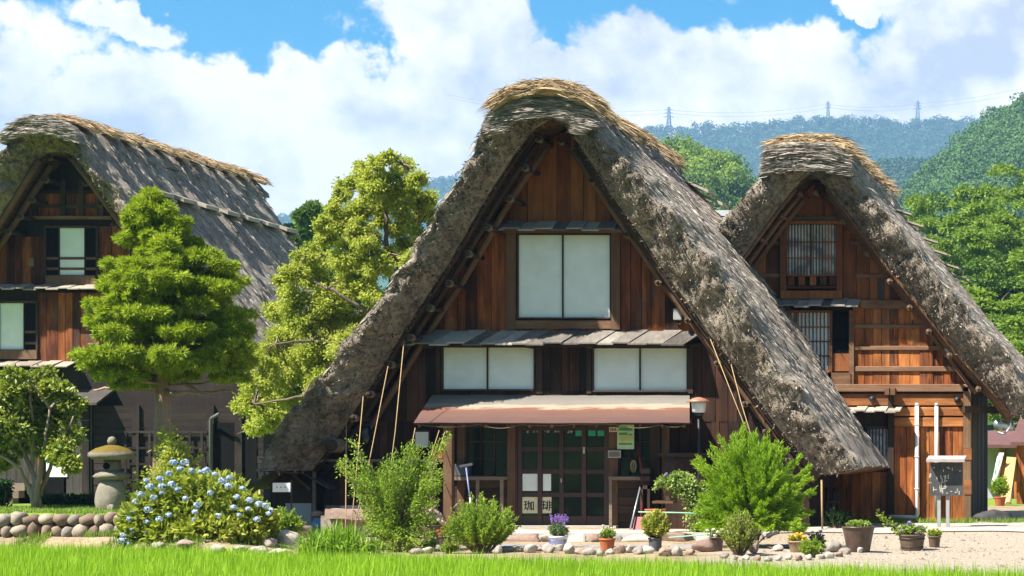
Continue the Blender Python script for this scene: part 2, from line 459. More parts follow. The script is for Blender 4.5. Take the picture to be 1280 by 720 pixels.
    t = NT('wall_stone'); isl = t.island(); n = t.noise(t.coord(), 9, 7, .65)
    c = t.ramp(isl, [(0, (.17, .12, .088)), (.35, (.27, .20, .15)), (.6, (.24, .215, .19)), (.85, (.36, .30, .235)), (1, (.20, .165, .15))])
    t.col(t.mix(n, t.mix(1.0, c, (.45, .45, .45), 'MULTIPLY'), t.mix(1.0, c, (1.35, 1.32, 1.25), 'MULTIPLY'))).rough(.9, .15); t.bump(n, .7, .02); M['rock_wall'] = t.m
    M['lantern'] = stone('lantern_stone', [(.2, (.10, .09, .07)), (.5, (.22, .195, .15)), (.85, (.36, .32, .25))], 6)
    M['lantern_moss'] = stone('mossy_lantern_stone', [(.2, (.10, .09, .07)), (.5, (.22, .195, .15)), (.85, (.36, .32, .25))], 6, (.14, .10, .018))
    # thatch: weathered slope, rough cut face, fresh straw
    t = NT('thatch_slope'); c = t.coord(kind='UV')
    def mp(sc):
        m = t.n('ShaderNodeMapping'); m.inputs['Scale'].default_value = sc; t.l(c, m.inputs['Vector']); return m.outputs[0]
    a = t.noise(mp((7, 1.5, 1)), 2.2, 7, .7, .3); b = t.noise(mp((1, .5, 1)), .9, 5, .65); f = t.noise(mp((34, 9, 1)), 3, 4, .75)
    v = t.math('ADD', t.math('MULTIPLY', a, .55), t.math('ADD', t.math('MULTIPLY', b, .28), t.math('MULTIPLY', f, .22)))
    t.col(t.ramp(v, [(.34, (.075, .061, .05)), (.45, (.215, .180, .150)), (.57, (.375, .325, .272)), (.74, (.55, .49, .415))])).rough(.95, .1)
    t.bump(t.math('ADD', a, f), .9, .05); M['thatch'] = t.m
    t = NT('thatch_cut_face'); c = t.coord()
    a = t.noise(c, 7, 8, .72); b = t.noise(c, 1.3, 5, .65); f = t.noise(t.coord((1, .15, 1)), 42, 3, .7)
    v = t.math('ADD', t.math('MULTIPLY', a, .5), t.math('ADD', t.math('MULTIPLY', b, .35), t.math('MULTIPLY', f, .2)))
    base = t.ramp(v, [(.38, (.04, .031, .025)), (.46, (.155, .123, .096)), (.54, (.335, .278, .22)), (.66, (.55, .475, .36))])
    lich = t.ramp(t.noise(t.coord(loc=(5, 1, 2)), 2.1, 7, .75), [(.52, (0, 0, 0)), (.62, (1, 1, 1))])
    t.col(t.mix(t.math('MULTIPLY', lich, .38), base, t.mix(a, (.12, .095, .06), (.56, .48, .34)))).rough(.95, .1)
    t.bump(t.math('ADD', a, f), 1.0, .07); M['thatch_face'] = t.m
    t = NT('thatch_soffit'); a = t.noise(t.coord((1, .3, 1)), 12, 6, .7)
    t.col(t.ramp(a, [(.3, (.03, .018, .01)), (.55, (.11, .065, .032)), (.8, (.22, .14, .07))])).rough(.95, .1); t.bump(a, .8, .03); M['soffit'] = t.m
    t = NT('ridge_layers'); a = t.noise(t.coord((.12, .12, 2.2)), 9, 7, .7); b = t.noise(t.coord(), 3, 4)
    t.col(t.ramp(t.math('ADD', t.math('MULTIPLY', a, .75), t.math('MULTIPLY', b, .25)), [(.34, (.05, .042, .038)), (.5, (.19, .165, .14)), (.68, (.37, .33, .27))])).rough(.95, .1); t.bump(a, 1, .05); M['ridge'] = t.m
    def straw(name, stops):
        t = NT(name); i = t.island(); n = t.noise(t.coord(), 4, 3)
        t.col(t.ramp(t.math('ADD', t.math('MULTIPLY', i, .7), t.math('MULTIPLY', n, .3)), stops)).rough(.8, .2); return t.m
    M['straw'] = straw('dry_straw', [(0, (.11, .07, .04)), (.35, (.27, .185, .10)), (.7, (.44, .325, .19)), (1, (.60, .48, .31))])
    M['reed'] = straw('old_reed', [(0, (.045, .035, .028)), (.4, (.165, .132, .104)), (.75, (.31, .26, .20)), (1, (.48, .41, .315))])
    M['reed_slope'] = straw('weathered_reed', [(0, (.10, .083, .07)), (.4, (.27, .23, .195)), (.75, (.44, .388, .33)), (1, (.58, .525, .45))])
    # plants
    M['bark'] = m_wood('bark', [(0, (.05, .035, .025)), (.5, (.15, .11, .08)), (1, (.28, .22, .17))], VG)
    M['bark_red'] = m_wood('fibrous_bark', [(0, (.10, .06, .045)), (.5, (.26, .17, .125)), (1, (.42, .31, .25))], (1, 1, .05))
    M['bark_pale'] = m_wood('pale_bark', [(0, (.12, .09, .065)), (.5, (.28, .22, .165)), (1, (.45, .37, .28))], VG)
    M['leaf_conifer'] = m_leaf('conifer_leaf', [(0, (.13, .19, .014)), (.45, (.31, .41, .026)), (1, (.50, .57, .06))], .4)
    M['leaf_light'] = m_leaf('light_leaf', [(0, (.21, .26, .04)), (.45, (.42, .48, .075)), (.85, (.58, .60, .14)), (1, (.66, .60, .22))], .55)
    M['leaf_camellia'] = m_leaf('glossy_leaf', [(0, (.09, .14, .018)), (.45, (.22, .28, .034)), (.8, (.38, .42, .06)), (1, (.54, .50, .11))], .4, .4, .45)
    M['leaf_hydrangea'] = m_leaf('hydrangea_leaf', [(0, (.12, .17, .022)), (.5, (.31, .37, .045)), (.85, (.47, .48, .08)), (1, (.56, .50, .12))], .45)
    M['leaf_bright'] = m_leaf('bright_sprig_leaf', [(0, (.13, .24, .012)), (.45, (.28, .45, .025)), (1, (.46, .60, .06))], .45)
    M['leaf_shrub'] = m_leaf('shrub_leaf', [(0, (.10, .20, .018)), (.45, (.25, .38, .034)), (1, (.43, .52, .08))], .45)
    M['leaf_box'] = m_leaf('small_shrub_leaf', [(0, (.11, .19, .035)), (.45, (.27, .38, .06)), (1, (.49, .55, .17))], .45)
    M['leaf_lily'] = m_leaf('strap_leaf', [(0, (.10, .22, .016)), (.5, (.22, .38, .028)), (1, (.40, .53, .09))], .45)
    M['leaf_dark'] = m_leaf('dark_hedge_leaf', [(0, (.01, .032, .008)), (.6, (.022, .065, .014)), (1, (.045, .11, .02))], .2)
    M['leaf_ivy'] = m_leaf('variegated_ivy_leaf', [(0, (.09, .17, .03)), (.5, (.25, .36, .07)), (.8, (.43, .49, .16)), (1, (.6, .62, .34))], .35)
    M['leaf_tan'] = m_leaf('yellowing_leaf', [(0, (.12, .18, .02)), (.4, (.31, .38, .05)), (.75, (.50, .46, .09)), (1, (.56, .26, .07))], .35)
    M['leaf_forest'] = m_leaf('forest_leaf', [(0, (.045, .09, .015)), (.4, (.10, .18, .027)), (.8, (.17, .265, .04)), (1, (.23, .32, .06))], .3, .6, .25, .35, .06)
    M['leaf_forest2'] = m_leaf('fresh_forest_leaf', [(0, (.085, .15, .018)), (.4, (.185, .285, .033)), (.8, (.29, .395, .055)), (1, (.36, .45, .08))], .45, .6, .25, .35, .06)
    M['leaf_slope'] = m_leaf('slope_leaf', [(0, (.022, .062, .010)), (.5, (.060, .135, .018)), (1, (.115, .205, .030))], .2, .6, .25, .22, .05)
    M['leaf_far'] = m_leaf('far_leaf', [(0, (.020, .055, .014)), (.5, (.038, .088, .022)), (1, (.06, .12, .03))], .15, .7, .2, .15, .02)
    M['leaf_pine'] = m_leaf('pine_leaf', [(0, (.010, .04, .012)), (.5, (.03, .09, .022)), (1, (.055, .14, .03))], .15, .6)
    M['rice'] = m_leaf('rice_blade', [(0, (.14, .29, .014)), (.45, (.29, .49, .020)), (.9, (.42, .60, .05)), (1, (.55, .60, .12))], .45, .5, .2)
    M['grass'] = m_leaf('garden_grass', [(0, (.08, .16, .02)), (.5, (.20, .32, .04)), (1, (.38, .42, .09))], .35)
    for k, c in dict(fl_blue=((.26, .34, .58), (.40, .50, .72), (.62, .68, .80)), fl_purple=((.20, .10, .40), (.34, .2, .6), (.5, .35, .75)), fl_white=((.6, .62, .5), (.75, .75, .62), (.85, .85, .78)),
                     fl_pink=((.55, .25, .42), (.72, .5, .62), (.8, .7, .75)), fl_red=((.42, .03, .015), (.6, .07, .03), (.7, .16, .06)), fl_yellow=((.6, .36, .01), (.78, .55, .02), (.85, .68, .1))).items():
        M[k] = m_leaf(k.replace('fl_', '') + '_petal', [(0, c[0]), (.5, c[1]), (1, c[2])], .25)
mats()
M = MAT

# ------------------------------------------------------------------ ground, paddy, hills
def Yedge(x):
    x = np.asarray(x, float)
    return np.clip(40 - (x + 21) * 9 / 19, 22, 39.8)
def gh(x, y):
    """ground height"""
    x = np.asarray(x, float); y = np.asarray(y, float)
    h = -.2 + .2 * sstep(41.5, 45.5, y)
    h = h + (.22 - .0 * x) * sstep(-15.2, -17.0, x) * sstep(42.5, 40.5, y)
    ter = sstep(-18.2, -19.0, x) * sstep(40.55, 40.85, y)
    h = h + ter * (.43 - h) * (1 - .55 * sstep(48, 57, y))
    h = h + .9 * sstep(-20, -22, x) * 0
    # level valley, then rising ground to the right behind the far house
    e = Yedge(x)
    h = np.where(y < e + .8, -.48 + (h + .48) * sstep(e - .05, e + .75, y), h)
    h = h + .03 * vnoise(np.stack([x * .9, y * .9, x * 0], -1).reshape(-1, 3), 3).reshape(h.shape) * sstep(e + .3, e + 1, y)
    return h
def gz(x, y): return float(gh(np.array([x]), np.array([y]))[0])
def ground():
    def axis(a, b, st, lo, hi):
        c = list(np.arange(a, b + 1e-6, st)); s, v = st, a
        L = []
        while v > lo: s *= 1.35; v -= s; L.append(v)
        R = []; s, v = st, b
        while v < hi: s *= 1.35; v += s; R.append(v)
        return np.array(L[::-1] + c + R)
    xs = axis(-26, 4, .14, -5000, 5000); ys = axis(26, 62, .14, -1500, 6500)
    gx, gy = np.meshgrid(xs, ys); V = np.stack([gx, gy, gh(gx, gy)], -1).reshape(-1, 3)
    n, m = len(xs), len(ys)
    idx = np.arange(n * m).reshape(m, n)
    Fq = np.stack([idx[:-1, :-1], idx[:-1, 1:], idx[1:, 1:], idx[1:, :-1]], -1).reshape(-1, 4)
    X, Y = V[:, 0], V[:, 1]; e = Yedge(X)
    grass = np.maximum(sstep(-18.3, -18.9, X) * sstep(40.6, 40.9, Y), sstep(62, 70, Y))
    grass = np.maximum(grass, .62 * sstep(e + 1.1, e + .3, Y) * sstep(-18.5, -17, X))
    grass = np.maximum(grass, sstep(-6.6, -6.2, X) * sstep(48.6, 48.9, Y) * sstep(50.2, 49.6, Y) * .8)
    grass = np.maximum(grass, sstep(4.5, 6, X)); grass = np.maximum(grass, sstep(-26, -27, X))
    paddy = sstep(e + .25, e - .05, Y)
    grav = sstep(-8.2, -6.8, X) * sstep(62, 55, Y)
    t = NT('ground'); c = t.coord()
    def att(nm): a = t.n('ShaderNodeAttribute'); a.attribute_name = nm; return a.outputs['Fac']
    n1 = t.noise(c, 1.4, 6, .65); n2 = t.noise(c, 14, 6, .7); n3 = t.noise(c, 45, 3, .7)
    dirt = t.ramp(t.math('ADD', t.math('MULTIPLY', n1, .5), t.math('MULTIPLY', n2, .5)), [(.35, (.16, .115, .07)), (.55, (.34, .255, .165)), (.7, (.46, .37, .26))])
    gr = t.ramp(t.math('ADD', t.math('MULTIPLY', n3, .6), t.math('MULTIPLY', n2, .4)), [(.35, (.14, .115, .088)), (.5, (.33, .275, .21)), (.66, (.50, .43, .34))])
    gs = t.ramp(t.math('ADD', t.math('MULTIPLY', n1, .55), t.math('MULTIPLY', n2, .45)), [(.33, (.05, .11, .012)), (.5, (.16, .25, .03)), (.68, (.31, .33, .08))])
    mud = t.ramp(n2, [(.3, (.03, .06, .012)), (.7, (.07, .12, .02))])
    x = t.mix(att('gravel'), dirt, gr)
    def edge(a):
        return t.math('MULTIPLY', t.math('SUBTRACT', t.math('ADD', a, t.math('MULTIPLY', t.math('SUBTRACT', n1, .5), .9)), .35), 3.5, True)
    x = t.mix(edge(att('grass')), x, gs); x = t.mix(att('paddy'), x, mud)
    t.col(x).rough(.95, .1); t.bump(t.math('ADD', n2, n3), .6, .03)
    o = mesh_np('ground', V, Fq, t.m, smooth=True, cols=dict(grass=grass, gravel=grav, paddy=paddy))
    tag(o, kind='structure')
ground()

def path():
    t = NT('worn_concrete_path'); c = t.coord(); n = t.noise(c, 1.2, 6, .6); n2 = t.noise(c, 30, 4, .7)
    t.col(t.ramp(t.math('ADD', t.math('MULTIPLY', n, .5), t.math('MULTIPLY', n2, .5)), [(.35, (.26, .235, .20)), (.65, (.43, .395, .345))])).rough(.92, .15); t.bump(n2, .3, .01)
    xs = np.linspace(-9.5, 40, 200); V = []; 
    for x in xs:
        y0 = 44.3 - .0 * x + .12 * math.sin(x * 1.3); y1 = 48.3 + .1 * math.sin(x * .9 + 1)
        if x > -3.2: y1 = 48.3 + min(24, (x + 3.2) * 14)
        for k in range(9):
            y = y0 + (y1 - y0) * k / 8
            V.append((x, y, gz(x, y) * (1 if y < 45.5 else 1) + .02))
    V = np.array(V); idx = np.arange(len(V)).reshape(200, 9)
    Fq = np.stack([idx[:-1, :-1], idx[1:, :-1], idx[1:, 1:], idx[:-1, 1:]], -1).reshape(-1, 4)
    tag(mesh_np('path', V, Fq, t.m), kind='structure')
path()

def blades(name, C, H, Wd, lean, mats, seed, parent=None, seg=2, curve=.5, kind=None):
    """upright tapering grass blades as one mesh"""
    g = RNG(seed); n = len(C); a = g.uniform(0, 2 * math.pi, n)
    d = np.stack([np.cos(a), np.sin(a), 0 * a], -1); s = np.stack([-np.sin(a), np.cos(a), 0 * a], -1)
    ln = np.abs(g.normal(0, 1, n)) * lean
    V = np.zeros((n, 2 * seg + 1, 3))
    for k in range(seg + 1):
        t = k / seg
        p = C + d * (ln * H * t ** (1 + curve))[:, None]; p[:, 2] += H * t * np.sqrt(np.clip(1 - (ln * t) ** 2 * .8, .15, 1))
        w = Wd * (1 - t) ** .6 / 2
        if k < seg:
            V[:, 2 * k] = p - s * w[:, None]; V[:, 2 * k + 1] = p + s * w[:, None]
        else: V[:, 2 * k] = p
    b = (np.arange(n) * (2 * seg + 1))[:, None]
    qs = [b + np.array([[2 * k, 2 * k + 1, 2 * k + 3, 2 * k + 2]]) for k in range(seg - 1)]
    tri = b + np.array([[2 * seg - 2, 2 * seg - 1, 2 * seg]])
    fl = ([np.concatenate(qs)] if qs else []) + [tri]
    o = mesh_np(name, V.reshape(-1, 3), fl, mats, parent)
    if kind: o['kind'] = kind
    return o

def rice():
    g = RNG(5); n = 230000
    x = g.uniform(-25.5, 1.5, n); e = Yedge(x)
    dd = g.random(n) ** 1.35 * 12.5
    # rows of transplanted clumps, 0.2 m apart, with the odd gap
    y = e - .12 - dd
    x = np.round(x / .2) * .2 + g.normal(0, .045, n); y = np.round(y / .16) * .16 + g.normal(0, .045, n)
    y = np.minimum(y, Yedge(x) - .1)
    H = .39 + g.normal(0, .075, n) + .03 * vnoise(np.stack([x * .8, y * .8, 0 * x], -1), 9)
    C = np.stack([x, y, np.full(n, -.49)], -1)
    o = blades('rice_field', C, np.clip(H, .2, .62), g.uniform(.012, .022, n), .28, M['rice'], 6, seg=2)
    tag(o, 'bright green young rice growing in the flooded paddy', 'rice', kind='stuff')
    # short turf on the terrace, and tufts along the bank
    n = 42000
    x = g.uniform(-24, -18.3, n); y = g.uniform(40.75, 46, n)
    k = (vnoise(np.stack([x * 1.1, y * 1.1, 0 * x], -1), 4) > -.45)
    x, y = x[k], y[k]
    o = blades('terrace_grass', np.stack([x, y, gh(x, y) - .01], -1), g.uniform(.04, .11, len(x)), g.uniform(.008, .016, len(x)), .5, M['grass'], 7, seg=2)
    tag(o, 'short sunlit grass on the raised garden terrace', 'grass', kind='stuff')
    n = 30000
    x = g.uniform(-19, 1.5, n); y = Yedge(x) + np.abs(g.normal(0, .35, n)) + .05
    k = (vnoise(np.stack([x * 1.3, y * 1.6, 0 * x], -1), 14) > .05)
    x, y = x[k], y[k]
    x2 = g.uniform(-6.6, 0, 6000); y2 = g.uniform(48.75, 49.8, 6000); x = np.concatenate([x, x2]); y = np.concatenate([y, y2])
    o = blades('bank_grass', np.stack([x, y, gh(x, y) - .01], -1), g.uniform(.05, .17, len(x)), g.uniform(.008, .018, len(x)), .6, M['grass'], 8, seg=2)
    tag(o, 'tufts of wild grass along the paddy bank and path verge', 'grass', kind='stuff')
rice()

def pebbles():
    g = RNG(77); n = 2600
    x = g.uniform(-7.5, 1.5, n); y = g.uniform(0, 1, n); e = Yedge(x); y = e + .6 + y ** 1.2 * (44.2 - e - .6)
    s = g.uniform(.008, .028, n) * (1 + (g.random(n) > .96) * 1.5)
    octv = np.array([[1, 0, 0], [0, 1, 0], [-1, 0, 0], [0, -1, 0], [0, 0, .7], [0, 0, -.7]], float)
    octf = np.array([[0, 1, 4], [1, 2, 4], [2, 3, 4], [3, 0, 4]])
    V = octv[None] * s[:, None, None] * g.uniform(.6, 1.3, (n, 6, 1)) + np.stack([x, y, gh(x, y)], -1)[:, None]
    Fq = (np.arange(n) * 6)[:, None, None] + octf[None]
    o = mesh_np('gravel', V.reshape(-1, 3), Fq.reshape(-1, 3), M['rock_wall'])
    tag(o, 'loose pale gravel scattered over the bare yard', 'gravel', kind='stuff')
pebbles()

# ------------------------------------------------------------------ foliage
def norm(v): return v / np.maximum(np.linalg.norm(v, axis=-1, keepdims=True), 1e-9)
def leaves(name, C, D, L, Wd, mats, parent=None, seed=1, fmat=None, fold=.25, loc=None, face=None):
    """pointed leaves: one rhombus each, its long axis D, turned at random about it"""
    g = RNG(seed); n = len(C); D = norm(np.asarray(D, float)); r = norm(g.normal(0, 1, (n, 3)))
    if face is not None: r = norm(face + r * .55)
    S = norm(np.cross(D, r)); Nn = np.cross(D, S)
    L = np.broadcast_to(L, n)[:, None]; Wd = np.broadcast_to(Wd, n)[:, None]
    V = np.stack([C, C + D * L * .5 + S * Wd * .5 + Nn * L * fold * .3, C + D * L, C + D * L * .5 - S * Wd * .5 + Nn * L * fold * .3], 1)
    Fq = (np.arange(n) * 4)[:, None] + np.array([[0, 1, 2, 3]])
    return mesh_np(name, V.reshape(-1, 3), Fq, mats, parent, fmat=fmat, loc=loc)
def shell_pts(g, n, c, r, inner=.45):
    """points spread through an ellipsoid, denser outside; and their outward directions"""
    d = norm(g.normal(0, 1, (n, 3))); q = (inner + (1 - inner) * g.random(n) ** .6)[:, None]
    return np.asarray(c) + d * q * np.asarray(r), d
def clumps(g, centres, radii, per, droop=-.15, spread=.7):
    C, D = [], []
    for c, r in zip(centres, radii):
        r = np.broadcast_to(r, 3)
        p, d = shell_pts(g, per if isinstance(per, int) else int(per * r[0] * r[0]), c, r)
        C.append(p); D.append(d * spread + g.normal(0, .55, d.shape) + np.array([0, 0, droop]))
    return np.concatenate(C), np.concatenate(D)

def hill(name, pts, Y, depth, base=0.0, wob=3, seed=1, cells=70, mat=None, drop=0):
    """a ridge: its skyline through photo points at distance Y, falling to the valley in front and behind"""
    xs = np.linspace(X_(pts[0][0], Y), X_(pts[-1][0], Y), 160)
    zc = np.interp(xs, [X_(p[0], Y) for p in pts], [Z_(p[1], Y) - drop for p in pts])
    ts = np.linspace(-1, 1, cells)
    gx, gt = np.meshgrid(xs, ts)
    prof = np.clip(1 - np.abs(gt), 0, 1); prof = prof ** .85
    z = base - 4 + (zc[None] + 4 - base) * prof
    gy = Y + gt * depth * np.where(gt < 0, 1, .8)
    z = z + fbm(np.stack([gx / depth * 3, gy / depth * 3, 0 * gx], -1).reshape(-1, 3), seed, 4).reshape(z.shape) * wob * (1 - prof) * 1.0
    V = np.stack([gx, gy, z], -1).reshape(-1, 3)
    m, n = gx.shape; idx = np.arange(n * m).reshape(m, n)
    Fq = np.stack([idx[:-1, :-1], idx[:-1, 1:], idx[1:, 1:], idx[1:, :-1]], -1).reshape(-1, 4)
    o = mesh_np(name, V, Fq, mat or M['hill_floor'], smooth=True)
    tag(o, kind='structure')
    def hz(px_, ty):      # height and y for random crowns
        zz = np.interp(px_, xs, zc); pr = np.clip(1 - np.abs(ty), 0, 1) ** .85
        return base - 4 + (zz + 4 - base) * pr, Y + ty * depth * np.where(ty < 0, 1, .8)
    return xs, hz
M['hill_floor'] = m_plain('forest_floor', (.035, .075, .02), .95, .05, .4, .05)

def forest(name, label, xs, hz, n, rad, per, leaf, mats, seed, tmin=-.8, conif=0, hfac=1.15):
    g = RNG(seed)
    x = g.uniform(xs[0], xs[-1], n); t = -np.abs(g.uniform(tmin, 0.04, n)) + .04
    z, y = hz(x, t)
    C, D, fm, Ls, FN = [], [], [], [], []
    for i in range(n):
        r = rad * g.uniform(.65, 1.3); cf = g.random() < conif
        k = int(per * (.8 + .4 * g.random()))
        if cf:
            h = g.random(k); a = g.uniform(0, 6.283, k); q = r * .75 * (1 - h) * (.5 + .5 * g.random(k))
            p = np.stack([x[i] + np.cos(a) * q, y[i] + np.sin(a) * q, z[i] + h * r * 2.6], -1); d = np.stack([np.cos(a), np.sin(a), -.5 + 0 * a], -1)
        else:
            # a few lobes per crown
            nl = 5; lob = norm(g.normal(0, 1, (nl, 3))) * r * .5; lob[:, 2] = np.abs(lob[:, 2]) * 1.1
            which = g.integers(0, nl, k)
            d = norm(g.normal(0, 1, (k, 3))); d[:, 2] = np.abs(d[:, 2]) * 1.0 - .25
            p = np.array([x[i], y[i], z[i] + r * .55]) + lob[which] + d * (r * .55 * (.8 + .25 * g.random(k)))[:, None]
        FN.append(d + lob[which] / r * .8 if not cf else d); C.append(p); D.append(np.cross(d, g.normal(0, 1, d.shape)) + .3 * d); fm.append(np.full(k, 1 if cf else (2 if g.random() < .4 else 0)))
    C, D, fm = np.concatenate(C), np.concatenate(D), np.concatenate(fm)
    L = leaf * g.uniform(.6, 1.3, len(C))
    o = leaves(name, C - norm(D) * L[:, None] * .5, D, L, L * .8, mats, None, seed, fmat=fm, face=np.concatenate(FN))
    tag(o, label, 'forest', kind='stuff')
FF = [M['leaf_far']] * 3; FS = [M['leaf_slope'], M['leaf_pine'], M['leaf_slope']]
FM = [M['leaf_forest'], M['leaf_pine'], M['leaf_forest2']]
def hills():
    xs, hz = hill('far_mountain', [(-400, 380), (100, 330), (420, 262), (560, 226), (700, 190), (830, 163), (880, 160), (940, 160), (1000, 152), (1035, 146), (1065, 151), (1100, 153), (1140, 156), (1180, 151), (1230, 152), (1350, 150), (1600, 180)], 3600, 1250, wob=40, seed=3, drop=10)
    forest('far_forest', 'blue hazy wooded ridge under the power pylons', xs, hz, 9000, 13.5, 60, 3.4, FF, 21, tmin=-.55)
    xs, hz = hill('valley_hill', [(860, 330), (950, 262), (1050, 218), (1095, 207), (1140, 206), (1200, 212), (1500, 230)], 1900, 550, wob=22, seed=4, drop=9)
    forest('valley_forest', 'dim blue green wood low between the two right hand ridges', xs, hz, 2200, 11.0, 90, 2.9, FF, 22, tmin=-.7)
    xs, hz = hill('wooded_slope', [(1020, 330), (1095, 262), (1140, 236), (1172, 204), (1200, 180), (1225, 156), (1255, 134), (1285, 117), (1340, 92), (1600, 20)], 950, 350, wob=9, seed=5, drop=9)
    forest('slope_forest', 'wooded hillside climbing to the right edge behind the nearer trees', xs, hz, 1700, 7.6, 280, 1.15, FS, 23, tmin=-.75)
    xs, hz = hill('green_hill', [(640, 330), (740, 232), (800, 196), (840, 186), (870, 190), (905, 198), (935, 222), (965, 262), (1010, 330)], 480, 165, wob=4, seed=6, drop=5)
    forest('hill_forest', 'green wooded hill between the middle and right roofs', xs, hz, 760, 4.9, 420, .66, FM, 24, tmin=-.8)
    # the other side of the valley, behind the camera: what the windows reflect
    xs, hz = hill('opposite_hill', [(4400, 800), (2600, 1080), (1500, 1170), (400, 1080), (-1500, 800)], -330, 130, wob=12, seed=8, cells=40)
hills()

# ------------------------------------------------------------------ thatched roofs
def resample(pts, n):
    p = np.array(pts, float); d = np.r_[0, np.cumsum(np.hypot(*np.diff(p, axis=0).T))]
    s = np.linspace(0, d[-1], n); return np.stack([np.interp(s, d, p[:, 0]), np.interp(s, d, p[:, 1])], -1)
def smooth2(p, it):
    for _ in range(it): p[1:-1] = p[1:-1] * .5 + (p[:-2] + p[2:]) * .25
    return p
class Roof:
    """outer, inner: (x, z) section curves in metres from left eave over the ridge to right eave"""
    def __init__(s, outL, outR, inL, inR, yf_ridge, yf_eave, yb_ridge, yb_eave, bevel, n=130):
        def half(a, b): return smooth2(np.concatenate([resample(a, n), resample(b, n)[1:]]), 3)
        s.o = half(outL, outR); s.i = half(inL, inR); s.n = len(s.o)
        s.zr, s.ze = s.o[:, 1].max(), s.o[:, 1].min()
        s.a = (yf_ridge, yf_eave, yb_ridge, yb_eave); s.bev = bevel
    def tz(s, z): return np.clip((z - s.ze) / (s.zr - s.ze), 0, 1)
    def yf(s, z): t = s.tz(z); return s.a[1] + (s.a[0] - s.a[1]) * t
    def yb(s, z): t = s.tz(z); return s.a[3] + (s.a[2] - s.a[3]) * t
    def under(s, x):
        """height of the roof's underside above x"""
        return np.interp(x, s.i[:, 0], s.i[:, 1])
    def top(s, x): return np.interp(x, s.o[:, 0], s.o[:, 1])
    def build(s, parent, seed, rows=110, face_rows=12, reeds=9000, slope_reeds=9000, amp=1.0):
        n, m, k = s.n, rows, face_rows
        V, Fc, fm, UV = [], [], [], []
        arc = np.r_[0, np.cumsum(np.hypot(*np.diff(s.o, axis=0).T))]
        tang = np.gradient(s.o, axis=0); tang /= np.linalg.norm(tang, axis=1, keepdims=True)
        nr = np.stack([-tang[:, 1], tang[:, 0]], -1)
        yf, yb = s.yf(s.o[:, 1]), s.yb(s.o[:, 1])
        # outer skin
        w = np.linspace(0, 1, m)
        Yg = yf[:, None] + (yb - yf)[:, None] * w[None]
        Pn = np.stack([Yg * 3.2, np.repeat(arc[:, None], m, 1) * .9, 0 * Yg], -1).reshape(-1, 3)
        d = (.060 * fbm(Pn, seed, 4, .6) + .05 * fbm(Pn * np.array([.35, .35, 1]), seed + 5, 3) + .03 * vnoise(Pn * np.array([3.4, 1.3, 1]), seed + 8)).reshape(n, m) * amp
        ends = np.minimum(sstep(0, .05, w), sstep(1, .95, w))[None]
        d = d - (1 - ends) * .06 + (.11 * fbm(np.stack([Yg * 2.4, np.repeat(arc[:, None], m, 1) * 2.6, 0 * Yg], -1).reshape(-1, 3), seed + 11, 3).reshape(n, m)) * (1 - sstep(0, .10, w))[None] * amp
        Xg = s.o[:, 0][:, None] + nr[:, 0][:, None] * d; Zg = s.o[:, 1][:, None] + nr[:, 1][:, None] * d
        og = np.stack([Xg, Yg, Zg], -1)
        # inner skin
        bi = s.bev
        yfi = np.interp(s.i[:, 1], s.o[:, 1][:n // 2], yf[:n // 2]) + bi; ybi = np.interp(s.i[:, 1], s.o[:, 1][:n // 2], yb[:n // 2]) - bi
        wi = np.linspace(0, 1, 24)
        Yi = yfi[:, None] + (ybi - yfi)[:, None] * wi[None]
        ig = np.stack([np.repeat(s.i[:, 0][:, None], 24, 1), Yi, np.repeat(s.i[:, 1][:, None], 24, 1)], -1)
        ig[..., 2] += .012 * vnoise(ig.reshape(-1, 3) * 6, seed).reshape(ig.shape[:2])
        def face(A, B, sign):
            t = np.linspace(0, 1, k)[:, None, None]
            g = A[None] * (1 - t) + B[None] * t
            P3 = g.reshape(-1, 3)
            bulge = np.sin(np.pi * np.linspace(0, 1, k))[:, None] * .22
            rag = (.13 * fbm(P3 * np.array([2.2, 2.2, 2.2]), seed + 2, 4, .62) + .055 * fbm(P3 * 8.0, seed + 3, 3, .6)).reshape(k, -1) * amp
            edge = sstep(0, .12, np.linspace(0, 1, k))[:, None] * sstep(1.0, .9, np.linspace(0, 1, k))[:, None] * .75 + .25
            g[..., 1] += sign * (bulge + rag * edge)
            g[0], g[-1] = A, B
            return g
        ff = face(og[:, 0], ig[:, 0], -1.0); fb = face(og[:, -1], ig[:, -1], 1.0)
        def addgrid(g, mat, flip, uv=None):
            b = sum(len(v) for v in V)
            r, c = g.shape[:2]; V.append(g.reshape(-1, 3))
            idx = np.arange(r * c).reshape(r, c) + b
            q = np.stack([idx[:-1, :-1], idx[:-1, 1:], idx[1:, 1:], idx[1:, :-1]], -1).reshape(-1, 4)
            Fc.append(q[:, ::-1] if flip else q); fm.append(np.full(len(q), mat))
            UV.append(uv.reshape(-1, 2) if uv is not None else g.reshape(-1, 3)[:, [0, 2]])
        addgrid(og, 0, True, np.stack([Yg, np.repeat(np.abs(arc - arc[n // 2])[:, None], m, 1)], -1))
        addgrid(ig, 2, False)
        addgrid(ff, 1, False); addgrid(fb, 1, True)
        # eave undersides
        for e, fl in ((0, True), (-1, False)):
            A = og[e]; ti = np.linspace(0, 1, m); B = np.stack([np.interp(ti, wi, ig[e][:, j]) for j in range(3)], -1)
            t = np.linspace(0, 1, 6)[:, None, None]; g = A[None] * (1 - t) + B[None] * t
            g[..., 2] += (.04 * vnoise(g.reshape(-1, 3) * 5, seed)).reshape(6, m) * np.sin(np.pi * np.linspace(0, 1, 6))[:, None] - .03 * np.sin(np.pi * np.linspace(0, 1, 6))[:, None]
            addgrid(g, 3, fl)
        V = np.concatenate(V); Fc = np.concatenate(Fc); fm = np.concatenate(fm); UV = np.concatenate(UV)
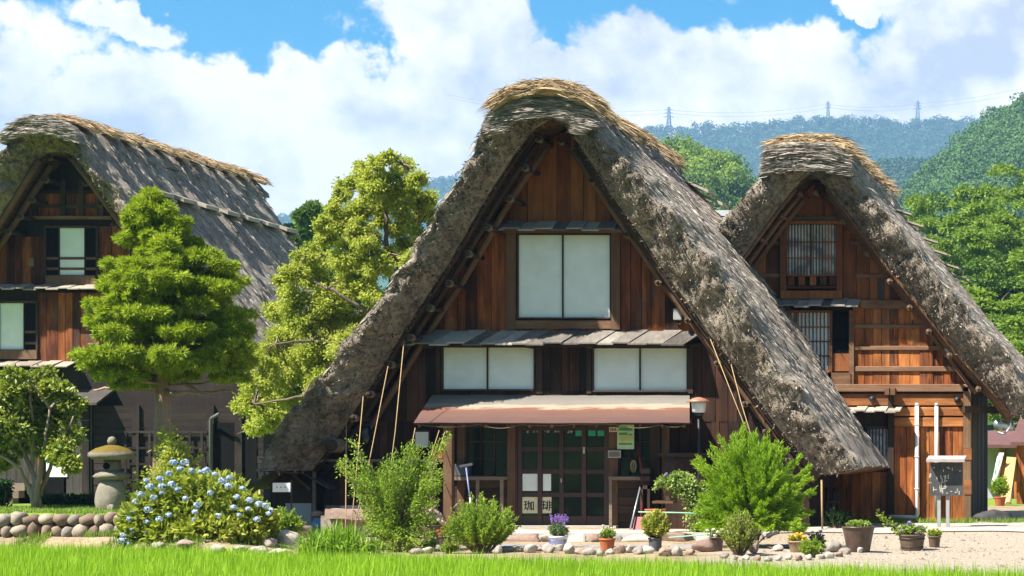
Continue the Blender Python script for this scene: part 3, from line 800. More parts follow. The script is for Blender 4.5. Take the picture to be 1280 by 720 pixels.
        r = mesh_np('roof', V, Fc, [M['thatch'], M['thatch_face'], M['soffit'], M['soffit_edge']], parent, smooth=True, fmat=fm, uv=UV)
        # loose reed ends: cut tips on the gable faces, and combed stalks lying down the slopes
        g = RNG(seed + 50)
        ia = g.integers(0, k, reeds); ib = g.integers(0, n, reeds)
        C = ff[ia, ib] + g.normal(0, .02, (reeds, 3)) + np.array([0, .05, 0])
        D = np.stack([g.normal(0, .45, reeds), -1 + 0 * C[:, 0], g.normal(-.25, .4, reeds)], -1)
        L = g.uniform(.06, .15, reeds); w1 = g.uniform(.014, .04, reeds)
        ic = g.integers(int(n * .045), int(n * .955), slope_reeds); idd = g.integers(0, m, slope_reeds)
        C2 = og[ic, idd] + np.stack([nr[ic, 0], 0 * ic, nr[ic, 1]], -1) * -.005
        side = np.sign(ic - n / 2.0)
        D2 = np.stack([tang[ic, 0] * side, g.normal(0, .12, slope_reeds), tang[ic, 1] * side], -1) + np.stack([nr[ic, 0], 0 * ic, nr[ic, 1]], -1) * g.uniform(.02, .22, slope_reeds)[:, None]
        L2 = g.uniform(.12, .34, slope_reeds)
        leaves('reed_ends', np.concatenate([C, C2]), np.concatenate([D, D2]), np.concatenate([L, L2]), np.concatenate([w1, g.uniform(.012, .028, slope_reeds)]), [M['reed'], M['reed_slope']], r, seed, fmat=np.r_[np.zeros(reeds, int), np.ones(slope_reeds, int)])['kind'] = 'stuff'
        s.obj = r
        return r
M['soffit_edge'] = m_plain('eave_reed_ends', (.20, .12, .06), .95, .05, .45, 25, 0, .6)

def straw_bundle(parent, c, half, wid, droop, seed, n=420, thick=.16):
    """a sheaf of straw lying across the ridge, both ends hanging"""
    g = RNG(seed); c = np.array(c)
    m = 10; V = []
    t = g.uniform(-1, 1, n); L = g.uniform(.35, .8, n)
    side = np.where(g.random(n) < .5, -1, 1)
    x = t * half; y = g.uniform(-wid / 2, wid / 2, n)
    zt = -droop * (np.abs(t) ** 2.2) + thick * np.sqrt(np.clip(1 - (2 * y / wid) ** 2, 0, 1)) * g.random(n) ** .4
    C = np.stack([x, y, zt], -1) + c
    sl = -droop * 2.2 * np.abs(t) ** 1.2 / half
    D = np.stack([side * np.ones(n), g.normal(0, .22, n), sl * np.sign(x) * side + g.normal(.02, .16, n)], -1)
    C = C - norm(D) * L[:, None] * .5
    o = leaves('straw_bundle', C, D, L, g.uniform(.018, .036, n), M['straw'], parent, seed, fold=.08)
    # the packed core of the sheaf
    mb = MB(); pts = []; 
    vs, fs = [], []
    k = 12; q = 10
    for i in range(k):
        tt = -1 + 2 * i / (k - 1)
        for j in range(q):
            a = 2 * math.pi * j / q
            vs.append((c[0] + tt * half * .96, c[1] + math.cos(a) * wid * .46 * (1 + .1 * g.normal()), c[2] - droop * abs(tt) ** 2.2 + (math.sin(a) * .5 + .3) * thick * .9))
    for i in range(k - 1):
        for j in range(q):
            j2 = (j + 1) % q; fs.append((i * q + j, i * q + j2, (i + 1) * q + j2, (i + 1) * q + j))
    fs.append(tuple(range(q - 1, -1, -1))); fs.append(tuple((k - 1) * q + j for j in range(q)))
    mb.add(vs, fs); mb.build('straw_core', M['straw'], o)
    return o

def planks(mb, x0, x1, zb, zt, y, pw=.17, th=.028, gap=.012, seed=1, face=-1):
    """upright boards whose tops follow zt(x) and bottoms zb (number or function)"""
    g = random.Random(seed); x = x0
    while x < x1 - .02:
        w = min(pw * g.uniform(.75, 1.3), x1 - x)
        if x1 - x - w < .05: w = x1 - x
        a, b = x + gap / 2, x + w - gap / 2
        za, zb_ = (zt(a), zt(b)) if callable(zt) else (zt, zt)
        ba, bb = (zb(a), zb(b)) if callable(zb) else (zb, zb)
        if max(za - ba, zb_ - bb) > .03:
            za, zb_ = max(za, ba + .005), max(zb_, bb + .005)
            j = g.uniform(-.012, .012); y0, y1 = y - th + j, y + .01
            mb.hexa([(a, y0, ba), (b, y0, bb), (b, y1, bb), (a, y1, ba), (a, y0, za), (b, y0, zb_), (b, y1, zb_), (a, y1, za)])
        x += w
def shingle_ledge(x0, x1, y_wall, z_top, out, drop, seed, pw=.33, th=.03, skew=.0):
    """a little pent roof of overlapping boards"""
    mb = MB(); g = random.Random(seed); x = x0; i = 0
    while x < x1 - .05:
        w = min(pw * g.uniform(.9, 1.1), x1 - x)
        if x1 - x - w < .1: w = x1 - x
        lift = .012 + .028 * (i % 2) + g.uniform(0, .01); o = out + g.uniform(-.03, .03)
        a, b = x - .02, x + w + .012
        zt, zb = z_top + lift, z_top - drop + lift + g.uniform(-.01, .012)
        sk = skew * (zt - zb)
        mb.hexa([(a - sk, y_wall - o, zb - th), (b - sk, y_wall - o, zb - th), (b, y_wall, zt - th), (a, y_wall, zt - th),
                 (a - sk, y_wall - o, zb), (b - sk, y_wall - o, zb), (b, y_wall, zt), (a, y_wall, zt)])
        x += w; i += 1
    return mb

def body(parent, roof, y0, y1, mat, name='wall', xin=.35, zfloor=0.0):
    """the closed timber body under a roof: gable front, back and sides"""
    e = roof.i; k = (e[:, 1] > zfloor + .1)
    xs = e[k][:, 0]; xl, xr = xs[0] + xin, xs[-1] - xin
    X = np.concatenate([np.linspace(xl, xr, 61)])
    Z = np.maximum(roof.under(X) - .03, zfloor + .1)
    V, Fq = [], []
    for y in (y0, y1):
        for x, z in zip(X, Z): V.append((x, y, z))
        for x in X: V.append((x, y, zfloor))
    n = len(X); V = np.array(V); fs = []
    for i in range(n - 1):
        fs += [(n + i, n + i + 1, i + 1, i), (2 * n + i, 2 * n + i + 1, 3 * n + i + 1, 3 * n + i)]
    fs += [(0, 2 * n, 3 * n, n), (n - 1, 2 * n - 1, 4 * n - 1, 3 * n - 1)]
    return mesh_np(name, V, np.array(fs), mat, parent)

def window(parent, x0, x1, z0, z1, y, mat_frame, fr=.05, split=(), pane='paper', rails=(), bars=0, dep=.07, panes=None, name='window'):
    """frame with sashes; the sash faces are children named shutter or pane"""
    mb = MB()
    mb.box(x0 - fr, x0, y - dep, y + .02, z0 - fr, z1 + fr); mb.box(x1, x1 + fr, y - dep, y + .02, z0 - fr, z1 + fr)
    mb.box(x0, x1, y - dep + .003, y + .02, z1, z1 + fr); mb.box(x0, x1, y - dep - .02, y + .02, z0 - fr, z0)
    for s in split: mb.box(s - .012, s + .012, y - dep + .012, y + .01, z0, z1)
    for r in rails: mb.box(x0, x1, y - dep + .018, y + .01, r - .012, r + .012)
    for b in range(bars):
        x = x0 + (x1 - x0) * (b + .5) / bars; mb.box(x - .011, x + .011, y - dep + .022, y - dep + .045, z0, z1)
    w = mb.build(name, mat_frame, parent)
    e = [x0] + list(split) + [x1]
    for k in range(len(e) - 1):
        pm = panes[k] if panes else pane
        if pm is None: continue
        q = MB(); off = .012 * (k % 2)
        q.box(e[k] + .014 * (k > 0), e[k + 1] - .014 * (k < len(e) - 2), y - dep + .05 + off * .5, y - dep + .062 + off * .5, z0 + .002, z1 - .002)
        q.build('shutter' if pm == 'paper' else 'pane', M[pm], w)
    return w

def purlin(parent, x, z, y0, y1, r, seed, wraps=3, mat='wood_post'):
    """pole end under the eaves, lashed with rope"""
    mb = MB(); g = random.Random(seed)
    mb.tube([(x, y0, z), (x + g.uniform(-.02, .02), (y0 + y1) / 2, z), (x, y1, z)], [r, r * 1.03, r], 10)
    o = mb.build('pole', M[mat], parent)
    if wraps:
        q = MB()
        for k in range(wraps):
            yy = y0 + .10 + k * .085
            for s in range(3):
                ring = [(x + math.cos(a) * (r + .014), yy + s * .02 + .01 * math.sin(2 * a), z + math.sin(a) * (r + .014)) for a in np.linspace(0, 2 * math.pi, 11)]
                q.tube(ring, .013, 5, cap=False)
        q.build('lashing', M['rope'], o)
    return o

def saddle_reeds(parent, pts, cx, seed, n=1700):
    """reeds laid level across the front of the ridge block, ends bending down with it"""
    g = RNG(seed); i = g.integers(0, len(pts), n); C = pts[i] + g.normal(0, .03, (n, 3)) + np.array([0, -.02, 0]); xm = np.abs(pts[:, 0] - cx).max(); k_ = np.abs(C[:, 0] - cx) < xm * .9; C = C[k_]; n = len(C)
    s = np.where(g.random(n) < .5, -1, 1); dx = C[:, 0] - cx
    D = np.stack([s, g.normal(-.05, .10, n), -.20 * dx * s + g.normal(0, .08, n)], -1)
    L = np.minimum(g.uniform(.12, .42, n), (xm - np.abs(C[:, 0] - cx)) * 1.6 + .06)
    leaves('ridge_reeds', C - norm(D) * L[:, None] * .5, D, L, g.uniform(.014, .034, n), M['reed_slope'], parent, seed, fold=.08)['kind'] = 'stuff'

# ------------------------------------------------------------------ the middle farmhouse
def middle_house():
    YW = 46.0; S = 60.0
    yF = 44.6
    def fo(p): return [(X_(a, yF), Z_(b, yF)) for a, b in p]
    def fi(p): return [(X_(a, yF + .4), Z_(b, yF + .4)) for a, b in p]
    outL = fo([(317, 590), (331, 551), (373, 497), (463, 384), (548, 270), (599, 189), (613, 166), (621, 144), (636, 133), (662, 128), (692, 126)])
    outR = fo([(692, 126), (720, 128), (738, 137), (751, 158), (776, 187), (802, 213), (852, 272), (900, 335), (950, 404), (1000, 478), (1040, 540), (1074, 584)])
    inL = fi([(379, 588), (417, 541), (457, 481), (504, 408), (562, 325), (606, 252), (644, 196), (668, 166), (694, 150)])
    inR = fi([(694, 150), (708, 156), (724, 179), (747, 215), (764, 243), (793, 284), (811, 310), (837, 350), (869, 394), (884, 417), (919, 462), (942, 497), (970, 536), (996, 566), (1021, 594)])
    H = thing('thatched_farmhouse', 'large dark farmhouse in the middle with steep thatch, white shutters and a rusty porch roof', 'farmhouse', (X_(690, YW), YW, 0), 'thatched farmhouses')
    R = Roof(outL, outR, inL, inR, 44.15, 44.85, 52.6, 50.4, .62)
    roof = R.build(H, 31, reeds=9000, slope_reeds=16000)
    # straw sheaves over the ridge, the front one broad and pale
    cx = X_(688, 44.5)
    for k, y in enumerate((44.28, 45.6, 46.9, 48.2, 49.5, 50.8, 52.1)):
        straw_bundle(roof, (cx + .04 * math.sin(k * 3), y, R.zr + (.02 if k == 0 else -.03) + .05 * math.sin(k * 2.1)), (1.03 if k == 0 else .92), .98, .30, 100 + k, 1900 if k == 0 else 900, .34 if k == 0 else .30)
    # layered ridge saddle under the sheaves
    mb = MB(); g = RNG(3)
    n = 40; vs, fs = [], []
    sel = [i for i in range(R.n) if R.o[i, 1] > R.zr - .62]
    sec = R.o[sel[0]:sel[-1] + 1:3]
    ny = 40
    V = []
    for j in range(ny):
        y = 44.02 + (52.7 - 44.02) * j / (ny - 1)
        c = np.array([cx, R.zr - .6]); off = (sec - c) * np.array([.985, 1.03]) + c
        for p in off: V.append((p[0], y - .05 * (1 - abs(p[0] - cx)), p[1] + .025))
    V = np.array(V); V += .05 * fbm(V * np.array([2.5, 2.5, 9]), 9, 4)[:, None] * np.array([1, .8, .5])
    m = len(sec); idx = np.arange(ny * m).reshape(ny, m)
    Fq = np.stack([idx[:-1, :-1], idx[:-1, 1:], idx[1:, 1:], idx[1:, :-1]], -1).reshape(-1, 4)
    V0 = V[:m].copy(); V1 = V0.copy(); V1[:, 1] += .02; cxy = np.array([cx, R.zr - .55])
    V1[:, 0] = cxy[0] + (V0[:, 0] - cxy[0]) * .72; V1[:, 2] = cxy[1] - .15 + (V0[:, 2] - cxy[1]) * .55
    b = len(V); V = np.concatenate([V, V0, V1]); k = np.arange(m - 1)
    Fr = np.stack([b + k, b + k + 1, b + m + k + 1, b + m + k], -1)
    sd_ = mesh_np('ridge_saddle', V, np.concatenate([Fq[:, ::-1], Fr]), M['ridge'], roof, smooth=True)
    saddle_reeds(sd_, np.concatenate([V0, V0 * .6 + V1 * .4, V0 * .25 + V1 * .75, V1]), cx, 9)
    # purlin pegs high on the right slope, each under a board
    for (px, py, yy) in ((868, 238, 51.6), (884, 254, 52.0), (900, 283, 51.0)):
        p = P(px, py, yy); z = p.z; x = float(np.interp(z, R.o[::-1][:R.n // 2, 1], R.o[::-1][:R.n // 2, 0]))
        q = MB(); q.hexa([(x - .15, yy - .35, z + .18), (x + .42, yy - .35, z - .10), (x + .42, yy + .35, z - .10), (x - .15, yy + .35, z + .18),
                          (x - .15, yy - .35, z + .215), (x + .42, yy - .35, z - .025), (x + .42, yy + .35, z - .025), (x - .15, yy + .35, z + .215)])
        q.build('ridge_board', M['wood_pale'], roof)
    # barge poles and lashed purlins under the eaves
    for (dy, off, r, mt) in ((.72, .03, .045, 'wood_dark'), (1.0, .12, .06, 'wood_dark'), (1.25, .26, .07, 'wood_post')):
        for half in (R.i[:R.n // 2 - 4], R.i[R.n // 2 + 4:][::-1]):
            c = np.array([R.i[R.n // 2, 0], 0]); pts = []
            sgn = 1 if half[0, 0] < c[0] else -1
            for i in range(0, len(half), 12):
                pts.append((half[i, 0] + sgn * off * .8, R.yf(half[i, 1]) + dy, half[i, 1] - off * .55))
            mb = MB(); mb.tube(pts, r, 8); mb.build('barge_pole', M[mt], H)
    for k, (px, py) in enumerate([(669, 171), (652, 207), (633, 246), (606, 282), (581, 315), (557, 352), (533, 383), (509, 420), (484, 454), (458, 491), (438, 521)]):
        p = P(px, py, 44.9); purlin(H, p.x + .04, p.z - .03, 44.86, 46.1, .05, k, 2, 'wood_dark')
    p = P(416, 557, 44.9); purlin(H, p.x, p.z, 44.75, 46.1, .12, 77, 5, 'wood_dark')
    for k, (px, py) in enumerate([(707, 168), (746, 217), (790, 285), (829, 345), (866, 392), (903, 446), (938, 497), (964, 532), (992, 568)]):
        p = P(px - 9, py + 8, 45.2); purlin(H, p.x, p.z, 45.25, 46.1, .035, 20 + k, 2, 'wood_dark')
    # body
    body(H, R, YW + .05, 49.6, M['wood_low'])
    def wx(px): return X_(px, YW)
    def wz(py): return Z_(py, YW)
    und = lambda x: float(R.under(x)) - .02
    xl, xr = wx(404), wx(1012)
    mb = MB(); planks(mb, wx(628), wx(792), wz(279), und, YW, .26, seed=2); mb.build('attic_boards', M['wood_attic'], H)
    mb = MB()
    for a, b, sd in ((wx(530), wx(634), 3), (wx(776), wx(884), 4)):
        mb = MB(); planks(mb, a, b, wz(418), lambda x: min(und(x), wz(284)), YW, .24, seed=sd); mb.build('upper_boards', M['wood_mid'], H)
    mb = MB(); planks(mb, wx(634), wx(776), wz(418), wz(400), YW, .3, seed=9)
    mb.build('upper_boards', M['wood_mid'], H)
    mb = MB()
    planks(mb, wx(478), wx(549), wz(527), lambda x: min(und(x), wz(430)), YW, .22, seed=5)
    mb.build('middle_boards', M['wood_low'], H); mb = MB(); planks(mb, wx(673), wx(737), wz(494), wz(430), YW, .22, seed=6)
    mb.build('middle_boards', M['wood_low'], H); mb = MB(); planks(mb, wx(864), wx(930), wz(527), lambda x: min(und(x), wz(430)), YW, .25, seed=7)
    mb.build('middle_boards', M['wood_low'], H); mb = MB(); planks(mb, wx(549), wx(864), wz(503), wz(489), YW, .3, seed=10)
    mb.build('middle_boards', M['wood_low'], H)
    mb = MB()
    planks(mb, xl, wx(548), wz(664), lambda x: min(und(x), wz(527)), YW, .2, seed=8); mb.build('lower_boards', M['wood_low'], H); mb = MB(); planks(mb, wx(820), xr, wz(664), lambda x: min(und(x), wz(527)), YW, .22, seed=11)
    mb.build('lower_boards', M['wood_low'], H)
    # pent boards
    shingle_ledge(wx(617), wx(782), YW, wz(278), .42, .20, 1, .34).build('pent_roof', M['wood_grey'], H)
    shingle_ledge(wx(524), wx(880), YW, wz(414), .55, .31, 2, .335, skew=1.0).build('pent_roof', M['wood_grey'], H)
    mb = MB(); mb.box(wx(524), wx(878), YW - .10, YW + .02, wz(434), wz(430))
    for px in (540, 668, 742, 860): mb.box(wx(px) - .06, wx(px) + .06, YW - .42, YW, wz(436), wz(431) )
    mb.build('ledge_rail', M['wood_dark_h'], H)
    mb = MB(); mb.box(wx(619), wx(780), YW - .16, YW + .02, wz(291.5), wz(287)); mb.build('ledge_rail', M['wood_brown_h'], H)
    # upper windows with white sliding shutters
    for a, b in ((634, 646), (765, 776)): mb = MB(); mb.box(wx(a), wx(b), YW - .085, YW, wz(412), wz(291)); mb.build('window_post', M['wood_post'], H)
    mb = MB(); mb.box(wx(636), wx(774), YW - .075, YW, wz(411), wz(401)); mb.build('window_beam', M['wood_brown_h'], H)
    window(H, wx(649), wx(763), wz(397), wz(294), YW, M['wood_dark'], .03, [wx(704)])
    window(H, wx(555), wx(668), wz(486.5), wz(434.5), YW, M['wood_dark'], .035, [wx(610)])
    window(H, wx(743), wx(859), wz(488), wz(435.5), YW, M['wood_dark'], .035, [wx(800.5)])
    for a, b in ((546, 552), (671, 679), (734, 740), (861, 867)): mb = MB(); mb.box(wx(a), wx(b), YW - .07, YW, wz(492), wz(431)); mb.build('window_post', M['wood_dark'], H)
    # porch roof of rusty sheet
    yb, yf = YW, 44.75
    n1, n2 = 36, 12; V, UV = [], []
    for i in range(n1):
        for j in range(n2):
            u, v = i / (n1 - 1), j / (n2 - 1)
            xa = wx(541) + (wx(862) - wx(541)) * u; xb = X_(517, yf) + (X_(862, yf) - X_(517, yf)) * u
            za, zb = wz(493), Z_(525.5, yf)
            y = yb + (yf - yb) * v; step = .012 * math.floor(v * 4)
            V.append((xa + (xb - xa) * v, y, za + (zb - za) * v - step + .003 * math.sin(u * 37 + v * 5) + .004 * math.sin(u * 9))); UV.append((u, v))
    V = np.array(V); idx = np.arange(n1 * n2).reshape(n1, n2)
    Fq = np.stack([idx[:-1, :-1], idx[:-1, 1:], idx[1:, 1:], idx[1:, :-1]], -1).reshape(-1, 4)
    aw = mesh_np('porch_roof', V, Fq, M['rust'], H, uv=UV)
    so = aw.modifiers.new('thick', 'SOLIDIFY'); so.thickness = .018; so.offset = -1
    mb = MB()
    for k in range(13):
        u = k / 12; xa = wx(545) + (wx(856) - wx(545)) * u; xb = X_(524, yf + .1) + (X_(856, yf) - X_(524, yf)) * u
        mb.bar((xa, yb, wz(493) - .09), (xb, yf + .1, Z_(525.5, yf + .1) - .115), .05, .07)
    mb.bar((X_(519, yf), yf + .22, Z_(526, yf) - .02), (X_(861, yf), yf + .22, Z_(526, yf) - .02), .08, .09)
    mb.build('rafter', M['wood_post'], aw)
    # posts of the porch front
    mb = MB(); mb.box(X_(556, 45.0), X_(566.5, 45.0), 44.9, 45.07, -.12, Z_(530, 45)); mb.build('porch_post', M['wood_post'], H)
    q = MB(); mb = q
    for (a, b, d) in ((574, 583, .14), (636, 646, .12), (763, 774, .12), (815, 827, .16), (828, 838, .10)):
        mb = MB(); mb.box(wx(a), wx(b), YW - d, YW, wz(664), wz(527)); mb.build('wall_post', M['wood_post' if a != 815 else 'wood_dark'], H)
    mb = MB(); mb.box(wx(540), wx(862), YW - .10, YW, wz(533.5), wz(526)); mb.build('head_beam', M['wood_dark_h'], H)
    # ground-floor glazing
    window(H, wx(585), wx(634), wz(594), wz(535), YW, M['wood_dark'], .03, [wx(602), wx(619)], 'glass', [wz(552), wz(573)])
    window(H, wx(776), wx(813), wz(594), wz(535), YW, M['wood_dark'], .03, [wx(788), wx(801)], 'glass', [wz(552), wz(573)])
    # four-panel glazed sliding door
    d = MB(); x0, x1, zb, zt = wx(648), wx(761), wz(662), wz(533)
    d.box(x0 - .04, x0, YW - .09, YW + .02, zb, zt); d.box(x1, x1 + .04, YW - .09, YW + .02, zb, zt)
    cols = [651, 676, 703, 731, 759]
    for k, px in enumerate(cols): d.box(wx(px) - .045, wx(px) + .045, YW - .07 - .012 * (k % 2), YW + .01, zb, zt)
    for py in (535.5, 561.5, 589.5, 618.5): d.box(x0, x1, YW - .062, YW + .008, wz(py) - .045, wz(py) + .045)
    d.box(x0, x1, YW - .058, YW + .008, zb, wz(645))
    door = d.build('sliding_door', M['wood_door'], H)
    for k in range(4):
        g_ = MB(); g_.box(wx(cols[k]) + .03, wx(cols[k + 1]) - .03, YW - .035, YW - .028, wz(645), zt - .04); g_.build('pane', M['glass'], door)
    hd = MB(); hd.box(wx(703) - .012, wx(703) + .012, YW - .098, YW - .082, wz(603), wz(598)); hd.build('handle', M['chalk'], door); hd = MB(); hd.box(wx(731.5) - .02, wx(731.5) + .02, YW - .105, YW - .07, wz(567), wz(559)); hd.build('handle', M['chalk'], door)
    # rows of small white lettering and three green stickers along the top of the door
    st = MB(); g = random.Random(4)
    def glyph(mb, x, z, y, w, h, rg, t=.011):
        for _ in range(3): zz = z + h * rg.uniform(-.45, .45); a = rg.uniform(.25, .5) * w; mb.box(x - a, x + a, y - .003, y, zz - t / 2, zz + t / 2)
        for _ in range(2): xx = x + w * rg.uniform(-.4, .4); a = rg.uniform(.3, .5) * h; mb.box(xx - t / 2, xx + t / 2, y - .004, y - .001, z - a, z + a)
    for px in (660, 668, 672, 682, 686, 695, 699, 711, 715): glyph(st, wx(px), wz(539), YW - .037, .055, .075, g)
    st.build('door_lettering', M['chalk'], door)
    for a, b in ((720, 729.5), (736, 745), (747.5, 757)):
        s_ = MB(); s_.box(wx(a), wx(b), YW - .04, YW - .036, wz(545), wz(537.5)); s_.build('sticker', M['greentape'], door)
    # lower dado, sills, and the low benches either side of the door
    for (a, b, lg) in ((568, 637, (571, 604, 634)), (767, 817, (769,))):
        s_ = MB(); s_.box(wx(a), wx(b), YW - .42, YW - .05, wz(600), wz(595.5))
        for l_ in lg: s_.box(wx(l_) - .03, wx(l_) + .03, YW - .40, YW - .34, wz(663), wz(600))
        s_.build('window_shelf', M['wood_pale2'], H)
        s_ = MB(); 
        zz = wz(663)
        while zz < wz(600): s_.box(wx(a) + .04, wx(b), YW - .10, YW - .04, zz + .004, zz + .17); zz += .175
        s_.build('dado_boards', M['wood_dark_h'], H)
    s_ = MB(); s_.box(wx(386), wx(568), YW - .36, YW - .03, wz(577), wz(574))
    for l_ in (400, 470, 545): s_.box(wx(l_) - .03, wx(l_) + .03, YW - .34, YW - .28, wz(664), wz(577))
    s_.build('window_shelf', M['wood_pale2'], H)
    # stone and concrete footing
    s_ = MB(); s_.box(wx(636), wx(775), YW - .35, YW - .06, -.06, .06); s_.build('door_step', M['concrete'], H)
    return H, R
M['wood_door'] = m_wood('door_timber', [(0, (.016, .008, .007)), (.5, (.045, .02, .016)), (1, (.085, .04, .032))], VG, .3, .5, .4)
M['wood_pale2'] = m_wood('worn_shelf', [(0, (.07, .05, .036)), (.5, (.17, .125, .09)), (1, (.30, .235, .17))], HG, .4)
HM, RM = middle_house()
# porch floor with its kerb of rough blocks
def porch():
    o = MB(); o.box(X_(560, 43.2), X_(960, 43.2), 43.0, 45.94, -.4, -.004); f = o.build('porch_floor', M['concrete']); tag(f, kind='structure')
porch()

# ------------------------------------------------------------------ the right-hand farmhouse
def saddle(roof, R, cx, drop, y0, y1, over, seed, sc=(1.03, 1.06)):
    """layered straw block that caps the ridge, with square cut ends"""
    sel = [i for i in range(R.n) if R.o[i, 1] > R.zr - drop]
    sec = R.o[sel[0]:sel[-1] + 1:2]; m = len(sec); ny = 40
    c = np.array([cx, R.zr - drop * .6]); off = (sec - c) * np.array(sc) + c
    V = []
    for j in range(ny):
        y = y0 + (y1 - y0) * j / (ny - 1)
        for p in off: V.append((p[0], y, p[1] + .02))
    V = np.array(V); V += .045 * fbm(V * np.array([2.5, 2.5, 9]), seed, 4)[:, None] * np.array([1, .8, .5])
    idx = np.arange(ny * m).reshape(ny, m)
    q = np.stack([idx[:-1, :-1], idx[:-1, 1:], idx[1:, 1:], idx[1:, :-1]], -1).reshape(-1, 4)[:, ::-1]
    # front end, cut square: fill down to the chord above the gable opening
    t = np.linspace(0, 1, 10)[:, None, None]
    A = V[:m][None]; B = V[:m].copy(); zmin = off[:, 1].min(); B[:, 2] = np.minimum(B[:, 2], zmin + over * (1 - (np.abs(B[:, 0] - cx) / max(abs(off[0, 0] - cx), .1)) ** 2)); B[:, 0] = cx + (B[:, 0] - cx) * .99
    g = A * (1 - t) + B[None] * t; g[..., 1] += .06 * fbm(g.reshape(-1, 3) * np.array([1.5, 1.5, 9]), seed, 3).reshape(10, m) - .02
    g[0] = V[:m]
    b = len(V); gi = np.arange(10 * m).reshape(10, m) + b
    q2 = np.stack([gi[:-1, :-1], gi[:-1, 1:], gi[1:, 1:], gi[1:, :-1]], -1).reshape(-1, 4)
    o = mesh_np('ridge_saddle', np.concatenate([V, g.reshape(-1, 3)]), np.concatenate([q, q2]), M['ridge'], roof, smooth=True)
    saddle_reeds(o, g.reshape(-1, 3), cx, seed)
    return o

def right_house():
    YW = 50.0; yF = 48.6
    def fo(h, cx, s): return [(X_(cx + s * a, yF), Z_(b, yF)) for a, b in h]
    oh = [(0, 187), (28, 187), (46, 190), (55, 204), (62, 224), (90, 252), (116, 282), (180, 362), (268, 464), (306, 512)]
    ih = [(0, 214), (11, 222), (48, 266), (78, 307), (108, 346), (149, 396), (185, 442), (229, 488), (254, 520)]
    H = thing('thatched_farmhouse', 'orange boarded farmhouse at the right with a thick thatched gable and two white pipes', 'farmhouse', (X_(1050, YW), YW, 0), 'thatched farmhouses')
    R = Roof(fo(oh, 1011, -1)[::-1], fo(oh, 1011, 1), [(x, z) for x, z in fo(ih, 1011, -1)[::-1]], fo(ih, 1011, 1), 48.35, 48.8, 57.0, 55.5, .5)
    roof = R.build(H, 61, rows=90, reeds=8000, slope_reeds=9000, amp=.85)
    cx = X_(1011, yF)
    saddle(roof, R, cx, .62, 48.18, 57.1, .16, 5, (.95, 1.05))
    for k, y in enumerate((48.75, 50.0, 51.3, 52.6, 53.9, 55.2, 56.5)):
        straw_bundle(roof, (cx, y, R.zr + .03), .86, 1.0 if k else .8, .12, 200 + k, 900, .32)
    # pegs across the ridge block
    for px in (984, 1034):
        pass
    for (py, yy) in ((268, 55), (283, 54.3), (303, 55.2), (318, 54.2), (335, 55), (350, 55.2)):
        z = Z_(py, yy); x = float(np.interp(z, R.o[::-1][:R.n // 2, 1], R.o[::-1][:R.n // 2, 0]))
        q = MB(); q.hexa([(x - .25, yy - .3, z + .16), (x + .40, yy - .3, z - .05), (x + .40, yy + .3, z - .05), (x - .25, yy + .3, z + .16),
                          (x - .25, yy - .3, z + .20), (x + .40, yy - .3, z - .01), (x + .40, yy + .3, z - .01), (x - .25, yy + .3, z + .20)])
        q.build('ridge_board', M['wood_pale'], roof)
    for (dy, off, r, mt) in ((.58, .03, .05, 'wood_brown_h'), (.95, .12, .06, 'wood_brown_h'), (1.3, .2, .07, 'wood_brown_h')):
        for half in (R.i[:R.n // 2 - 4], R.i[R.n // 2 + 4:][::-1]):
            sgn = 1 if half[0, 0] < cx else -1; pts = [(half[i, 0] + sgn * off * .7, R.yf(half[i, 1]) + dy - .05, half[i, 1] - off * .5) for i in range(0, len(half), 12)]
            mb = MB(); mb.tube(pts, r, 8); mb.build('barge_pole', M[mt], H)
    for k, (px, py) in enumerate([(1009, 209), (994, 233), (972, 262), (948, 292), (1024, 232), (1058, 268), (1088, 308), (1117, 343), (1142, 376), (1166, 406), (1192, 436), (1228, 478)]):
        p = P(px + (4 if px < 1010 else -6), py + 8, 49.0); purlin(H, p.x, p.z, 49.05, 50.1, .04, 300 + k, 1, 'wood_brown_h')
    def wx(px): return X_(px, YW)
    def wz(py): return Z_(py, YW)
    und = lambda x: float(R.under(x)) - .02
    # body, set back under the eaves, with a straight side wall at the right
    xr = wx(1211); xl = 2 * cx - xr
    mb = MB(); 
    V = []; 
    X = np.linspace(xl, xr, 50); n = 50; V = []
    for y in (YW + .06, 55.0):
        V += [(x, y, max(und(x), .2)) for x in X]; V += [(x, y, -.05) for x in X]
    fs = []
    for i in range(n - 1): fs += [(n + i, n + i + 1, i + 1, i), (2 * n + i, 2 * n + i + 1, 3 * n + i + 1, 3 * n + i)]
    fs += [(0, 2 * n, 3 * n, n), (n - 1, 2 * n - 1, 4 * n - 1, 3 * n - 1)]
    mesh_np('wall', np.array(V), np.array(fs), M['wood_dark'], H)
    # boards in tiers
    mb = MB(); planks(mb, wx(950), wx(1090), wz(287), und, YW, .24, seed=21); mb.build('attic_boards', M['wood_attic'], H)
    mb = MB(); planks(mb, wx(905), wx(978), wz(376), lambda x: min(und(x), wz(288)), YW, .24, seed=22); mb.build('upper_boards', M['wood_mid_o'], H); mb = MB(); planks(mb, wx(1054), wx(1160), wz(376), lambda x: min(und(x), wz(288)), YW, .24, seed=23)
    mb.build('upper_boards', M['wood_mid_o'], H)
    mb = MB(); planks(mb, wx(1066), wx(1211), wz(481), lambda x: min(und(x), wz(377)), YW, .23, seed=24); mb.build('middle_boards', M['wood_orange'], H); mb = MB(); planks(mb, wx(820), wx(980), wz(481), lambda x: min(und(x), wz(377)), YW, .23, seed=26)
    mb.build('middle_boards', M['wood_orange'], H)
    mb = MB(); planks(mb, xl, wx(1062), wz(652), wz(534), YW, .27, seed=25); planks(mb, wx(1046), wx(1064), wz(650), wz(510), YW, .3, seed=29)
